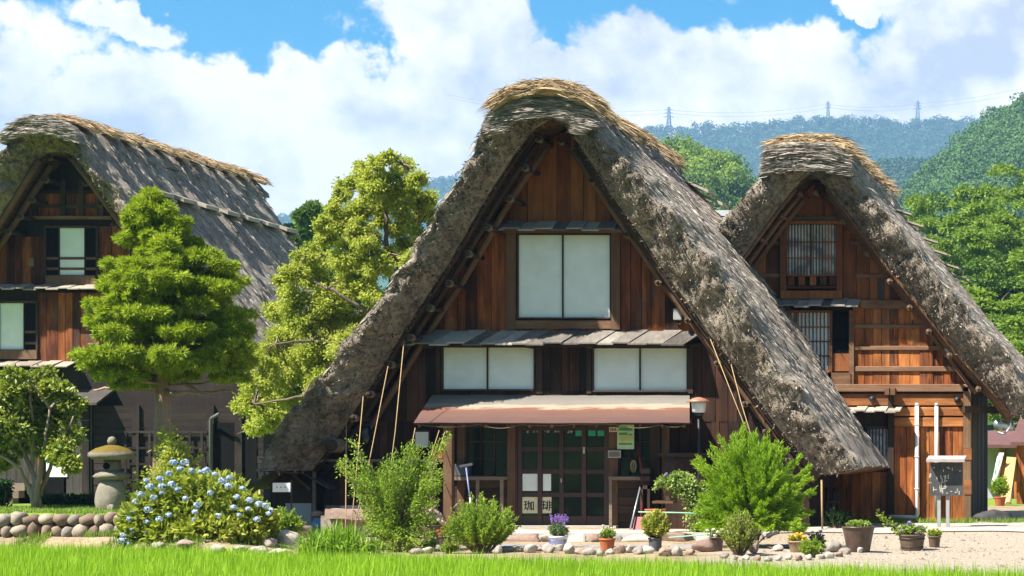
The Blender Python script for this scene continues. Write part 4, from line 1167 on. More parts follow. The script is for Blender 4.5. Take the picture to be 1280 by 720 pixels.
    mb.build('lower_boards', M['wood_orange'], H); mb = MB(); planks(mb, wx(1118), wx(1205), wz(652), wz(534), YW, .25, seed=27); mb.build('lower_boards', M['wood_orange'], H); mb = MB(); planks(mb, wx(1064), wx(1112), wz(652), wz(590), YW, .25, seed=28)
    mb.build('lower_boards', M['wood_orange'], H)
    def beam(a, b, py0, py1, out, mat='wood_brown_h', name='beam'):
        q = MB(); q.box(wx(a), wx(b), YW - out, YW, wz(py1), wz(py0)); return q.build(name, M[mat], H, bevel=.012)
    beam(955, 1076, 270.5, 276.5, .07); beam(1063, 1130, 301, 306, .06); beam(955, 975, 301, 306, .06)
    beam(1070, 1160, 342, 347, .06); beam(940, 975, 342, 347, .06)
    beam(1076, 1150, 375.5, 386, .12); beam(1068, 1170, 405.5, 410.5, .07); beam(1068, 1180, 432.5, 438, .07); beam(1068, 1196, 458, 464.5, .07)
    beam(960, 1212, 480.5, 490, .16); beam(1000, 1205, 492, 507, .08, 'wood_orange_h'); beam(1118, 1205, 509, 520, .075, 'wood_orange_h'); beam(1118, 1205, 522, 533.5, .09, 'wood_orange_h')
    # rake boards that follow the slopes on the wall
    for a, b in (((1028, 240), (1220, 492)), ((994, 240), (905, 360))):
        q = MB(); q.bar((wx(a[0]), YW - .09, wz(a[1])), (wx(b[0]), YW - .09, wz(b[1])), .08, .16, (0, -1, 0)); q.build('rake_board', M['wood_brown_h'], H)
    for (px0, px1, py0, py1, m_) in ((1034 - 18, 1034 - 9, 264, 232, 'wood_orange'), (1040, 1046, 232, 270, 'wood_mid_o')):
        pass
    q = MB(); q.box(wx(1003), wx(1028), YW - .05, YW - .03, wz(269), wz(247)); q.build('attic_panel', M['wood_attic2'], H)
    # bay window with vertical bars at the top
    q = MB()
    for a, b in ((977, 984), (1047, 1054)): q.box(wx(a), wx(b), YW - .16, YW, wz(373), wz(272))
    q.box(wx(977), wx(1054), YW - .20, YW, wz(281), wz(277)); q.box(wx(977), wx(1054), YW - .17, YW, wz(374), wz(364))
    for px in (990, 1003, 1017, 1030, 1042): q.box(wx(px) - .07, wx(px) + .07, YW - .10, YW - .03, wz(357), wz(346))
    q.box(wx(984), wx(1047), YW - .13, YW, wz(361), wz(358)); q.build('window_bay', M['wood_mid_o'], H)
    window(H, wx(985), wx(1046), wz(344), wz(281), YW, M['wood_mid_o'], .03, [wx(1014.5)], 'glass_pale', [wz(303), wz(323)], bars=16, dep=.13)
    shingle_ledge(wx(968), wx(1075), YW, wz(374), .5, .20, 5, .27).build('pent_roof', M['wood_grey'], H)
    window(H, wx(945), wx(1038), wz(463), wz(391), YW, M['wood_mid_o'], .05, [wx(967), wx(996)], 'paper', [wz(409), wz(427), wz(445)], bars=20, dep=.10)
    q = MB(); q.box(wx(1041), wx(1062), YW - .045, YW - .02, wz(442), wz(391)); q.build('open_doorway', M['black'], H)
    q = MB(); q.box(wx(1041), wx(1062), YW - .05, YW - .02, wz(464), wz(442)); q.build('doorway_panel', M['wood_attic2'], H)
    q = MB(); q.box(wx(1062), wx(1068), YW - .10, YW, wz(481), wz(388)); q.box(wx(1040), wx(1064), YW - .12, YW, wz(481), wz(466)); q.build('doorway_frame', M['wood_brown_h'], H)
    for a, b, c, d in ((1097, 1106, 346, 374), (1112, 1115, 350, 374), (1140, 1142, 400, 412)):
        q = MB(); q.box(wx(a), wx(b), YW - .052, YW - .03, wz(d), wz(c)); q.build('patch_board', M['wood_greyboard'], H)
    # round black beam-end caps, paired pegs
    for px in (1091.5, 1197.5):
        q = MB(); py = 499 if px < 1150 else 500; q.lathe((0, 0, 0), [(.001, 0), (.07, .01), (.078, .05), (.07, .13), (.03, .17), (.001, .175)], 14)
        q.v = [(wx(px) + x, YW - .07 - z, wz(py) + y) for x, y, z in q.v]; q.build('beam_cap', M['blackmetal'], H)
    for px in (1111, 1118):
        q = MB(); q.box(wx(px) - .05, wx(px) + .05, YW - .35, YW, wz(494), wz(485.5)); q.build('beam_end', M['wood_brown_h'], H)
    q = MB(); q.box(wx(1111), wx(1118), YW - .14, YW, wz(652), wz(494)); q.build('wall_post', M['wood_dark'], H)
    shingle_ledge(wx(1060), wx(1128), YW, wz(509.5), .55, .11, 6, .23, .035).build('pent_roof', M['wood_pale'], H)
    window(H, wx(1085), wx(1110), wz(586), wz(536), YW, M['wood_dark'], .06, [], 'glass_pale', [], bars=6)
    # corner post and side
    q = MB(); q.box(wx(1205), wx(1214), YW - .16, YW + .05, -.05, wz(484)); q.build('corner_post', M['wood_post_o'], H)
    for a, b in ((600, 618), (560, 575)):
        q = MB(); q.box(wx(1206), wx(1215), YW - .175, YW + .06, wz(b), wz(a)); q.build('post_splice', M['wood_orange_h'], H)
    q = MB(); z = .25
    yy = YW + .1; g = random.Random(2)
    while yy < 54.8:
        w = .25 * g.uniform(.8, 1.2); q.box(xr - .01, xr + .03 + g.uniform(0, .02), yy, min(yy + w - .01, 54.9), -.02, float(R.under(xr)) - .1); yy += w
    q.build('side_boards', M['wood_dark'], H)
    q = MB(); q.bar((wx(1205), YW - .2, wz(512)), (wx(1262), YW + .6, wz(512)), .14, .16); q.build('eave_beam', M['wood_dark_h'], H)
    # gutter and its bracket under the right eave
    q = MB(); q.tube([(X_(1247, 49.6), 49.6, Z_(530, 49.6)), (X_(1262, 52), 52, Z_(532, 49.6))], .1, 10); q.tube([(X_(1247, 49.6), 49.62, Z_(540, 49.6)), (X_(1256, 49.6), 49.62, Z_(543, 49.6)), (X_(1263, 49.6), 49.62, Z_(533, 49.6)), (X_(1264, 49.6), 49.62, Z_(518, 49.6))], .022, 6)
    q.build('gutter', M['steel'], H)
    q = MB(); q.box(xl, xr + .1, YW - .12, YW + .05, -.2, .035); q.build('footing', M['concrete'], H)
    # white overflow pipes on the wall
    q = MB(); q.tube([(wx(1147), YW - .14, wz(506)), (wx(1147), YW - .14, wz(644.5)), (wx(1146), YW - .14, wz(646.5)), (wx(1112), YW - .14, wz(645.5))], .045, 10); q.tube([(wx(1147), YW - .14, wz(507)), (wx(1147), YW - .14, wz(504))], [.055, .03], 10)
    for py in (530, 570, 610): q.tube([(wx(1147), YW - .14, wz(py)), (wx(1147), YW - .14, wz(py + 2))], .053, 10)
    q.build('white_pipe', M['white_paint'], H)
    q = MB(); q.tube([(wx(1171.5), YW - .14, wz(507)), (wx(1171.5), YW - .14, wz(650))], .045, 10); q.tube([(wx(1171.5), YW - .14, wz(507)), (wx(1171.5), YW - .14, wz(504))], [.055, .03], 10)
    q.build('white_pipe', M['white_paint2'], H)
    # meter box on the boards
    q = MB(); q.box(wx(1181), wx(1188), YW - .16, YW - .02, wz(446), wz(436)); b_ = q.build('meter_box', M['white_paint2'], H, bevel=.01)
    q = MB(); q.tube([(wx(1183), YW - .05, wz(446)), (wx(1182), YW - .05, wz(458))], .012, 6); q.build('meter_cable', M['blackmetal'], b_)
    return H, R
M['wood_mid_o'] = m_wood('red_orange_boards', [(0, (.03, .013, .008)), (.4, (.12, .042, .016)), (.75, (.25, .085, .026)), (1, (.36, .14, .045))], VG, .7)
M['wood_attic2'] = m_wood('rust_panel', [(0, (.15, .045, .015)), (1, (.30, .11, .035))], VG, .3)
M['wood_post_o'] = m_wood('patched_post', [(0, (.05, .03, .02)), (.5, (.17, .095, .05)), (1, (.32, .2, .12))], VG, .4)
M['steel_dark'] = m_plain('dark_zinc', (.10, .10, .11), .5, .3, .1)
M['wood_shade'] = m_wood('shade_dark_timber', [(0, (.008, .006, .005)), (.5, (.02, .014, .012)), (1, (.045, .033, .028))], VG)  # near-black copy of the dark timber; eave shade is put into its colour
M['post_grey'] = m_plain('grey_post', (.30, .30, .29), .6, .3, .1)
M['white_paint2'] = m_plain('grey_white_pipe', (.55, .55, .53), .5, .3, .08)
t_ = NT('pale_pane'); c_ = t_.coord(); t_.col(t_.ramp(t_.noise(t_.coord((1, 1, 1)), 2.2, 3), [(.40, (.22, .23, .25)), (.5, (.46, .47, .46)), (.6, (.66, .66, .61))])).rough(.2, .5); M['glass_pale'] = t_.m
HR, RR = right_house()

# ------------------------------------------------------------------ the left-hand farmhouse
def left_house():
    YW = 61.3; yF = 60.0
    def fo(h, cx, s): return [(X_(cx + s * a, yF), Z_(b, yF)) for a, b in h]
    oh = [(0, 153), (20, 155), (34, 161), (44, 174), (54, 190), (78, 224), (180, 362), (284, 500)]
    ih = [(0, 188), (16, 190), (27, 202), (77, 275), (150, 379), (230, 492)]
    H = thing('thatched_farmhouse', 'dark farmhouse at the left edge with a long grey thatched slope and stacked shuttered storeys', 'farmhouse', (X_(68, YW), YW, .2), 'thatched farmhouses')
    R = Roof(fo(oh, 66, -1)[::-1], fo(oh, 66, 1), fo(ih, 66, -1)[::-1], fo(ih, 66, 1), 59.5, 60.4, 71.8, 70.8, .65)
    roof = R.build(H, 91, rows=150, reeds=8000, slope_reeds=26000, amp=1.25)
    cx = X_(66, yF)
    saddle(roof, R, cx, .72, 59.25, 71.9, .30, 7, (1.0, 1.06))
    for k in range(11):
        y = 60.1 + k * 1.13
        straw_bundle(roof, (cx + .05, y, R.zr + .02 + .03 * math.sin(k * 2.3)), 1.1, .62, .26, 400 + k, 520, .20)
    # row of ledge boards with straw tucked under, along the right slope
    ro = R.o[::-1][:R.n // 2]
    for k in range(7):
        y = 62.2 + k * 1.46; z = 1.5 + (570 - 236) * 61.3 / F - .02 * k
        x = float(np.interp(z, ro[:, 1], ro[:, 0]))
        q = MB(); y0, y1 = y - .42, y + .46
        q.hexa([(x - .35, y0, z + .16), (x + .34, y0, z - .12), (x + .34, y1, z - .12), (x - .35, y1, z + .16), (x - .35, y0, z + .24), (x + .34, y0, z - .01), (x + .34, y1, z - .01), (x - .35, y1, z + .24)])
        q.tube([(x - .1, y + .4, z - .04), (x + .42, y + .4, z - .22)], .06, 8)
        b_ = q.build('ledge_board', M['wood_pale'], roof)
    for half in (R.i[:R.n // 2 - 4], R.i[R.n // 2 + 4:][::-1]):
        sgn = 1 if half[0, 0] < cx else -1
        for dy, off in ((.6, .05), (1.1, .16)):
            pts = [(half[i, 0] + sgn * off * .7, R.yf(half[i, 1]) + dy, half[i, 1] - off * .5) for i in range(0, len(half), 12)]
            mb = MB(); mb.tube(pts, .09, 8); mb.build('barge_pole', M['wood_post'], H)
    for k, (px, py) in enumerate([(55, 194), (82, 194), (50, 222), (33, 247), (18, 268), (3, 287), (100, 226), (118, 252), (136, 278)]):
        p = P(px, py, 60.2); purlin(H, p.x, p.z - .03, 60.4, 61.4, .06, 500 + k, 1, 'wood_dark')
    def wx(px): return X_(px, YW)
    def wz(py): return Z_(py, YW)
    und = lambda x: float(R.under(x)) - .02
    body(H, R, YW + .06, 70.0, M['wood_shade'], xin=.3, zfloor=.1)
    mb = MB(); planks(mb, wx(10), wx(140), wz(271), lambda x: min(und(x), wz(238)), YW, .3, seed=41); mb.build('attic_boards', M['wood_mid'], H)
    mb = MB(); planks(mb, wx(-60), wx(58), wz(358), lambda x: min(und(x), wz(296)), YW, .25, seed=42); mb.build('upper_boards', M['wood_mid'], H); mb = MB(); planks(mb, wx(122), wx(190), wz(358), lambda x: min(und(x), wz(283)), YW, .25, seed=43); mb.build('upper_boards', M['wood_mid'], H)
    mb = MB(); planks(mb, wx(48), wx(215), wz(452), lambda x: min(und(x), wz(366)), YW, .25, seed=44); mb.build('middle_boards', M['wood_mid'], H); mb = MB(); planks(mb, wx(-100), wx(-48), wz(452), wz(366), YW, .25, seed=45); mb.build('middle_boards', M['wood_mid'], H)
    q = MB()
    for px in (45, 80, 103, 128): q.box(wx(px) - .07, wx(px) + .07, YW - .08, YW, wz(271), wz(225))
    for py in (240, 258): q.box(wx(40), wx(150), YW - .06, YW, wz(py) - .05, wz(py) + .05)
    q.build('gable_frame', M['wood_dark_h'], H)
    q = MB(); q.box(wx(20), wx(142), YW - .14, YW, wz(274.5), wz(270.5)); q.build('beam', M['wood_brown_h'], H)
    # upper opening with one white shutter; lower likewise
    window(H, wx(59), wx(121), wz(344), wz(285), YW, M['wood_dark'], .06, [wx(74.5), wx(107)], 'paper', [], panes=['black', 'paper', 'black'])
    q = MB()
    for py in (323, 336): q.box(wx(59), wx(121), YW - .03, YW - .01, wz(py) - .035, wz(py) + .035)
    q.box(wx(59), wx(121), YW - .10, YW, wz(357), wz(345)); q.build('window_rail', M['wood_post'], H)
    shingle_ledge(wx(-60), wx(130), YW, wz(356.5), .6, .16, 8, .3).build('pent_roof', M['wood_pale'], H)
    window(H, wx(-40), wx(46), wz(437), wz(379), YW, M['wood_dark'], .06, [wx(0), wx(31)], 'paper', [], panes=['black', 'paper', 'black'])
    q = MB()
    for py in (415, 429): q.box(wx(31), wx(46), YW - .03, YW - .01, wz(py) - .035, wz(py) + .035)
    q.box(wx(-40), wx(48), YW - .10, YW, wz(449), wz(438)); q.build('window_rail', M['wood_post'], H)
    shingle_ledge(wx(-80), wx(96), YW, wz(452), .6, .16, 9, .3).build('pent_roof', M['wood_pale'], H)
    q = MB(); q.box(wx(38), wx(43), YW - .05, YW - .03, wz(333), wz(323)); q.build('name_board', M['wood_pale2'], H)
    # lower storey: greyed boards, white panel, steps
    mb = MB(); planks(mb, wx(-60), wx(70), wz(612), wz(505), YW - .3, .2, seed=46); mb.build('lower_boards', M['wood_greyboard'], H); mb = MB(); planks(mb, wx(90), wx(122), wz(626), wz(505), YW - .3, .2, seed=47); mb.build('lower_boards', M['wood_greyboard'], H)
    q = MB(); q.box(wx(66), wx(92), YW - .36, YW - .30, wz(596), wz(542)); q.build('white_screen', M['paper'], H)
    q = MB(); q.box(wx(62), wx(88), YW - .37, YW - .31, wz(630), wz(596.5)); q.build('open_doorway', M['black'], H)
    q = MB(); q.box(wx(57), wx(62), YW - .42, YW - .3, wz(630), wz(540)); q.build('doorway_frame', M['wood_attic'], H)
    # lean-to along the front right, with dull boards and a lattice
    YS = 61.0
    def sx(px): return X_(px, YS)
    def sz(py): return Z_(py, YS)
    q = MB(); q.hexa([(sx(86), YS - .7, sz(507)), (sx(136), YS - .7, sz(507)), (sx(136), YW + .2, sz(486)), (sx(86), YW + .2, sz(486)), (sx(86), YS - .7, sz(504)), (sx(136), YS - .7, sz(504)), (sx(136), YW + .2, sz(483)), (sx(86), YW + .2, sz(483))])
    q.build('shed_roof', M['wood_greyboard'], H)
    q = MB(); z = .1
    g = random.Random(9)
    while z < sz(509): q.box(sx(118), sx(330), YS - .03 - g.uniform(0, .02), YS + .02, z, z + .19); z += .2
    q.box(sx(118), sx(119), YS, YW, .1, sz(505)); q.box(sx(329), sx(330), YS, YW, .1, sz(505)); q.build('shed_boards', M['wood_purple'], H)
    q = MB()
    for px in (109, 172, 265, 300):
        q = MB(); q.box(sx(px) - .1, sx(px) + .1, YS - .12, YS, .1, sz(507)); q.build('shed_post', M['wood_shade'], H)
    q = MB()
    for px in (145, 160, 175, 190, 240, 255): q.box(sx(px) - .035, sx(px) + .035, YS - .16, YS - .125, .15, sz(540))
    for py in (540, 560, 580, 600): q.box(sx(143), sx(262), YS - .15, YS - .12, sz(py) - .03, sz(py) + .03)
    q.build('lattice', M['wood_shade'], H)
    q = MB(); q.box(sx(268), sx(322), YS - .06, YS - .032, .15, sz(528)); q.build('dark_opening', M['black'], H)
    q = MB(); q.tube([(sx(267), YS - .2, .3), (sx(267), YS - .2, sz(527)), (sx(269), YS - .25, sz(523)), (sx(283), YS - .5, sz(518))], .045, 8); q.build('downpipe', M['steel_dark'], H)
    # wooden steps by the boarded wall
    q = MB()
    for k in range(3): q.box(wx(4), wx(46), YW - 1.3 + k * .32, YW - .35, gz(wx(20), YW - 1) - .05 , gz(wx(20), YW - 1) + .14 + .2 * k)
    q.build('steps', M['wood_pale2'], H)
    return H, R
HL, RL = left_house()

# ------------------------------------------------------------------ far buildings
def far_buildings():
    # low slate roof glimpsed between two thatches
    Y = 92.0
    b = thing('far_house', 'distant house with slate purple roof glimpsed between the two thatched gables', 'house', (X_(900, Y), Y, 0))
    q = MB(); q.box(X_(840, Y), X_(960, Y), Y + .6, Y + 7, 0, Z_(285, Y)); q.build('wall', M['plaster'], b)
    q = MB(); x0, x1 = X_(834, Y), X_(968, Y); z0, z1 = Z_(284, Y), Z_(263, Y)
    q.hexa([(x0, Y, z0), (x1, Y, z0), (x1, Y + 3.8, z1), (x0, Y + 3.8, z1), (x0, Y, z0 + .15), (x1, Y, z0 + .15), (x1, Y + 3.8, z1 + .15), (x0, Y + 3.8, z1 + .15)])
    q.hexa([(x0, Y + 3.8, z1), (x1, Y + 3.8, z1), (x1, Y + 7.6, z0), (x0, Y + 7.6, z0), (x0, Y + 3.8, z1 + .15), (x1, Y + 3.8, z1 + .15), (x1, Y + 7.6, z0 + .15), (x0, Y + 7.6, z0 + .15)])
    q.build('roof', M['purpleroof'], b)
    q = MB(); q.box(x0, x1, Y + 3.5, Y + 4.1, z1 + .151, z1 + .40); q.build('ridge', M['plaster'], b)
    # open-fronted shed with a dull red roof at the right edge
    Y = 70.0
    def x(p): return X_(p, Y)
    def z(p): return Z_(p, Y)
    b = thing('red_shed', 'open timber shed with dull red sheet roof behind the right farmhouse', 'shed', (x(1275), Y, 0))
    q = MB(); q.hexa([(x(1266), Y - 1.1, z(557)), (x(1420), Y - 1.1, z(557)), (x(1420), Y + 3.5, z(525)), (x(1266), Y + 3.5, z(525)), (x(1266), Y - 1.1, z(553)), (x(1420), Y - 1.1, z(553)), (x(1420), Y + 3.5, z(520)), (x(1266), Y + 3.5, z(520))]); q.build('roof', M['redroof'], b)
    q = MB()
    for px in (1277, 1320, 1370): q.box(x(px) - .12, x(px) + .12, Y - .6, Y - .36, 0, z(553))
    q.build('post', M['wood_orange'], b)
    q = MB(); q.box(x(1272), x(1420), Y + 3, Y + 3.2, 0, z(525)); q.build('wall', M['wood_mid'], b)
    Y2 = 78.0
    def x2(p): return X_(p, Y2)
    def z2(p): return Z_(p, Y2)
    b = thing('grey_shed', 'grey walled lean-to with brown sheet roof behind the leaning planks', 'shed', (x2(1250), Y2, 0))
    q = MB(); q.box(x2(1215), x2(1300), Y2, Y2 + 4, 0, z2(555)); q.build('wall', M['plaster'], b)
    q = MB(); q.hexa([(x2(1205), Y2 - 1, z2(560)), (x2(1310), Y2 - 1, z2(560)), (x2(1310), Y2 + 3, z2(542)), (x2(1205), Y2 + 3, z2(542)), (x2(1205), Y2 - 1, z2(556)), (x2(1310), Y2 - 1, z2(556)), (x2(1310), Y2 + 3, z2(537)), (x2(1205), Y2 + 3, z2(537))]); q.build('roof', M['redroof'], b)
    q = MB()
    for px in (1254, 1272): q.box(x2(px) - .1, x2(px) + .1, Y2 - .4, Y2 - .1, 0, z2(558))
    q.build('post', M['wood_orange'], b)
    q = MB()
    for py in (575, 592): q.box(x2(1255), x2(1271), Y2 - .06, Y2 - .02, z2(py) - .05, z2(py) + .05)
    q.build('cross_rail', M['wood_dark'], b)
    Y3 = 68.5
    for k, (a, c, w) in enumerate(((1257.5, 1266, .30), (1262, 1268, .16))):
        q = MB(); q.bar((X_(a, Y3), Y3 - .5, .02), (X_(c, Y3 + 1.5), Y3 + .9, Z_(572 if k == 0 else 580, Y3 + 1)), w, .05, (0, -1, 0))
        o = q.build('leaning_plank', M['wood_yellow'] if k == 0 else M['wood_post'])
        tag(o, ['broad yellow plank leaning in front of the grey lean-to', 'narrow brown board leaning behind the broad yellow plank'][k], 'plank')
    q = MB(); g = random.Random(3)
    V = []; n = 9
    c0 = P(1251, 566, 69); 
    for i in range(n):
        for j in range(5):
            t = i / (n - 1); V.append((c0.x - .08 + j * .045 - t * .22, 69 + .05 * math.sin(j * 2.2 + i) , c0.z - t * (c0.z - Z_(606, 69))))
    idx = np.arange(n * 5).reshape(n, 5); Fq = np.stack([idx[:-1, :-1], idx[:-1, 1:], idx[1:, 1:], idx[1:, :-1]], -1).reshape(-1, 4)
    o = mesh_np('hanging_cloth', np.array(V), Fq, M['paper'], smooth=True); so = o.modifiers.new('thick', 'SOLIDIFY'); so.thickness = .01
    tag(o, 'white and mauve cloth hanging by the grey lean-to post', 'cloth')
far_buildings()

# ------------------------------------------------------------------ trees
def limb(mb, pts, r0, r1, n=8, wob=.04, seed=1):
    g = RNG(seed); p = np.array([list(q) for q in pts], float)
    k = max(6, len(p) * 4); d = np.r_[0, np.cumsum(np.linalg.norm(np.diff(p, axis=0), axis=1))]; s = np.linspace(0, d[-1], k)
    q = np.stack([np.interp(s, d, p[:, j]) for j in range(3)], -1)
    for _ in range(2): q[1:-1] = q[1:-1] * .5 + (q[:-2] + q[2:]) * .25
    q[1:-1] += g.normal(0, wob * .35, q[1:-1].shape) * min(1, r0 * 12)
    mb.tube([Vector(v) for v in q], list(np.linspace(r0, r1, k)), n)
    return q

def conifer():
    Y = 43.0; s = Y / F; g = RNG(12)
    base = P(203, 638, Y); base.z = gz(base.x, Y) - .05
    T = thing('cypress_tree', 'bright green clipped conifer with layered cloud like pads beside the stone lantern', 'tree', base)
    mb = MB()
    limb(mb, [base, P(203, 560, Y), P(204, 480, Y), P(205, 400, Y), P(200, 320, Y), P(188, 255, Y)], .20, .03, 10, .02, 2)
    a = np.linspace(0, 6.28, 9)
    br = [((203, 482), (188, 474), (160, 482), (118, 488), 0), ((204, 480), (222, 470), (250, 492), (290, 488), .2), ((204, 470), (196, 455), (150, 430), (110, 430), -.3),
          ((205, 465), (214, 440), (270, 430), (310, 430), .3), ((204, 490), (215, 492), (240, 491), (262, 494), -.5), ((204, 480), (200, 462), (196, 440), (190, 420), -.9)]
    for k, (p0, p1, p2, p3, dy) in enumerate(br):
        limb(mb, [P(*p0, Y), P(*p1, Y + dy * .3), P(*p2, Y + dy * .8), P(*p3, Y + dy)], .065, .02, 6, .05, 30 + k)
    mb.build('trunk', M['bark_red'], T)
    # pads of foliage on whorled branches: half-width of the crown by height in the photograph
    prof = [(250, 18), (274, 38), (300, 56), (328, 82), (356, 96), (384, 104), (412, 112), (438, 118), (458, 106), (472, 78), (482, 60)]
    ctr = [(246, 186), (280, 190), (322, 214), (368, 222), (416, 216), (482, 206)]
    cen, rad = [], []
    mb = MB()
    pys = [q[0] for q in prof]; hws = [q[1] for q in prof]
    for i in range(112):
        py = 252 + 222 * ((i + .5) / 112) ** .80; hw = float(np.interp(py, pys, hws)) - 8
        cxp = float(np.interp(py, [c[0] for c in ctr], [c[1] for c in ctr])); a = i * 2.39996 + g.uniform(-.35, .35); q = g.uniform(.62, 1.03) if i % 5 else g.uniform(.2, .5)
        R_ = hw * s; pr = (.15 + .15 * min(R_, 1.4)) * g.uniform(.75, 1.3)
        c = np.array([X_(cxp, Y) + math.cos(a) * max(R_ - pr * .7, 0) * q, Y + math.sin(a) * max(R_ - pr * .7, 0) * q, Z_(py + g.uniform(-10, 10), Y) - .06 * q])
        cen.append(c); rad.append(np.array([pr * g.uniform(.85, 1.25), pr * g.uniform(.85, 1.15), .085 * g.uniform(.7, 1.5) + .02]))
        axis = np.array([X_(cxp * .3 + 203 * .7, Y), Y, c[2] - .16])
        mb.tube([Vector(axis), Vector(axis * .4 + c * .6) + Vector((0, 0, -.07)), Vector(c)], [.025, .016, .008], 5)
    cen.append(np.array(P(184, 246, Y))); rad.append(np.array([.22, .22, .16])); cen.append(np.array(P(190, 262, Y))); rad.append(np.array([.42, .4, .2]))
    mb.build('branch', M['bark_red'], T)
    C, D = [], []
    for c, r in zip(cen, rad):
        # each pad is a cushion of separate fountain-like tufts
        nt = int(20 * r[0] * r[1] / .12) + 9
        sub = norm(g.normal(0, 1, (nt, 3))) * np.array([1, 1, .8]); tc = c + sub * r * g.uniform(.55, 1.0, (nt, 1))
        for q in tc:
            k = 62; u = norm(g.normal(0, 1, (k, 3)) + np.array([0, 0, .25]) + norm(q - c) * .7)
            C.append(q + u * .03); D.append(u + np.array([0, 0, -.15]) + g.normal(0, .15, (k, 3)))
    C, D = np.concatenate(C), np.concatenate(D)
    leaves('crown', C, D, g.uniform(.07, .15, len(C)), g.uniform(.014, .03, len(C)), M['leaf_conifer'], T, 5)
conifer()

def broadleaf(name, label, base, limbs, cl, per, leaf, lw, mleaf, mbark, r0, seed, jit=.5, droop=-.25, group=None, Y=50):
    """limbs: photo polylines (px, py, depth offset); cl: leaf masses (px, py, radius px, depth offset)"""
    g = RNG(seed); T = thing(name, label, 'tree', base, group)
    mb = MB()
    for k, (pl, ra, rb) in enumerate(limbs):
        limb(mb, [P(a, b, Y + d) for a, b, d in pl], ra, rb, 8, .06, seed + k)
    # twigs out to every leaf mass
    ends = [P(a, b, Y + d) for pl, ra, rb in limbs for a, b, d in pl[1:]]
    cen, rad = [], []
    for (a, b, r, d) in cl:
        c = P(a, b, Y + d); cen.append(np.array(c)); rr = r * Y / F; rad.append(np.array([rr, rr * 1.1, rr * .8]))
        e = min(ends, key=lambda q: (q - c).length)
        limb(mb, [e, (e + c) / 2 + Vector((0, 0, .15)), c], .028, .01, 5, .05, seed + int(a))
        for t in range(3):
            tip = c + Vector(g.normal(0, .6, 3)) * rr
            limb(mb, [c, (c + tip) / 2, tip], .012, .004, 4, .03, seed + t)
    mb.build('trunk', mbark, T)
    C, D = [], []
    for c, r in zip(cen, rad):
        k = int(per * r[0] ** 2) + 60
        nt = 15; sub = norm(g.normal(0, 1, (nt, 3))) * (g.random((nt, 1)) ** .4); w = g.integers(0, nt, k)
        off = g.normal(0, .20, (k, 3)); pt = c + (sub[w] * .80 + off) * r
        C.append(pt); D.append(sub[w] * .6 + g.normal(0, .6, (k, 3)) + np.array([0, 0, droop]))
    C, D = np.concatenate(C), np.concatenate(D)
    leaves('crown', C, D, leaf * g.uniform(.6, 1.25, len(C)), lw * g.uniform(.7, 1.2, len(C)), mleaf, T, seed)
    return T

def persimmon():
    Y = 56.0
    g = RNG(44)
    limbs = [([(520, 640, 0), (505, 520, 0), (494, 420, 0), (490, 345, 0)], .20, .10), ([(492, 360, 0), (484, 310, 0), (482, 262, .2), (472, 214, .2)], .085, .02),
             ([(490, 345, 0), (470, 322, -.4), (452, 300, -.6), (445, 278, -.5)], .06, .02), ([(493, 340, 0), (512, 320, .3), (523, 285, .4), (515, 240, .4), (503, 205, .2)], .06, .015),
             ([(498, 420, 0), (460, 390, -.6), (410, 360, -1), (372, 345, -1)], .08, .02), ([(500, 470, 0), (440, 440, -.8), (390, 425, -1.2), (345, 430, -1.4)], .08, .02),
             ([(505, 520, 0), (440, 500, -1), (380, 495, -1.5), (318, 505, -1.6)], .07, .02), ([(494, 400, 0), (530, 360, .5), (545, 300, .5)], .06, .02), ([(482, 262, .2), (450, 240, .2), (420, 236, 0)], .03, .01)]
    cl = []
    for (a, b, r) in [(472, 205, 15), (487, 198, 12), (455, 212, 13), (505, 208, 15), (520, 224, 14), (440, 228, 16), (468, 236, 20), (497, 240, 17), (533, 246, 14), (425, 244, 13), (540, 268, 12),
                      (446, 262, 20), (480, 276, 15), (520, 272, 14), (424, 280, 18), (455, 302, 16), (408, 298, 18), (505, 305, 14), (385, 318, 17), (430, 322, 22), (470, 335, 20), (398, 345, 25),
                      (368, 340, 16), (440, 355, 26), (365, 372, 22), (405, 378, 26), (345, 392, 18), (380, 408, 28), (425, 400, 26), (350, 425, 24), (390, 440, 28), (430, 435, 24), (335, 445, 20),
                      (360, 462, 26), (400, 470, 26), (325, 478, 20), (345, 495, 22), (378, 500, 26), (312, 505, 18), (335, 522, 20), (365, 528, 22), (318, 532, 15), (465, 300, 12), (460, 400, 24), (470, 370, 20), (355, 350, 12), (535, 255, 10), (380, 540, 20), (470, 405, 22), (445, 425, 22), (425, 465, 22), (405, 500, 20), (455, 360, 20), (485, 385, 16), (410, 420, 22), (375, 462, 22), (352, 470, 20), (330, 450, 16), (460, 225, 16), (486, 222, 15), (510, 235, 16), (484, 255, 18), (502, 262, 16), (525, 255, 14), (466, 256, 17), (448, 284, 17), (500, 285, 17), (518, 290, 15), (530, 300, 13), (488, 318, 17), (512, 325, 14), (466, 318, 17), (440, 300, 16), (545, 280, 10), (420, 262, 12), (404, 280, 13)]:
        cl.append((a, b, r, g.uniform(-1.3, .8)))
    broadleaf('persimmon_tree', 'tall airy light green tree with open crown between the left and middle farmhouses', P(520, 640, Y) * 1.0, limbs, cl, 13500, .092, .052, M['leaf_light'], M['bark'], .2, 44, Y=Y)
persimmon()

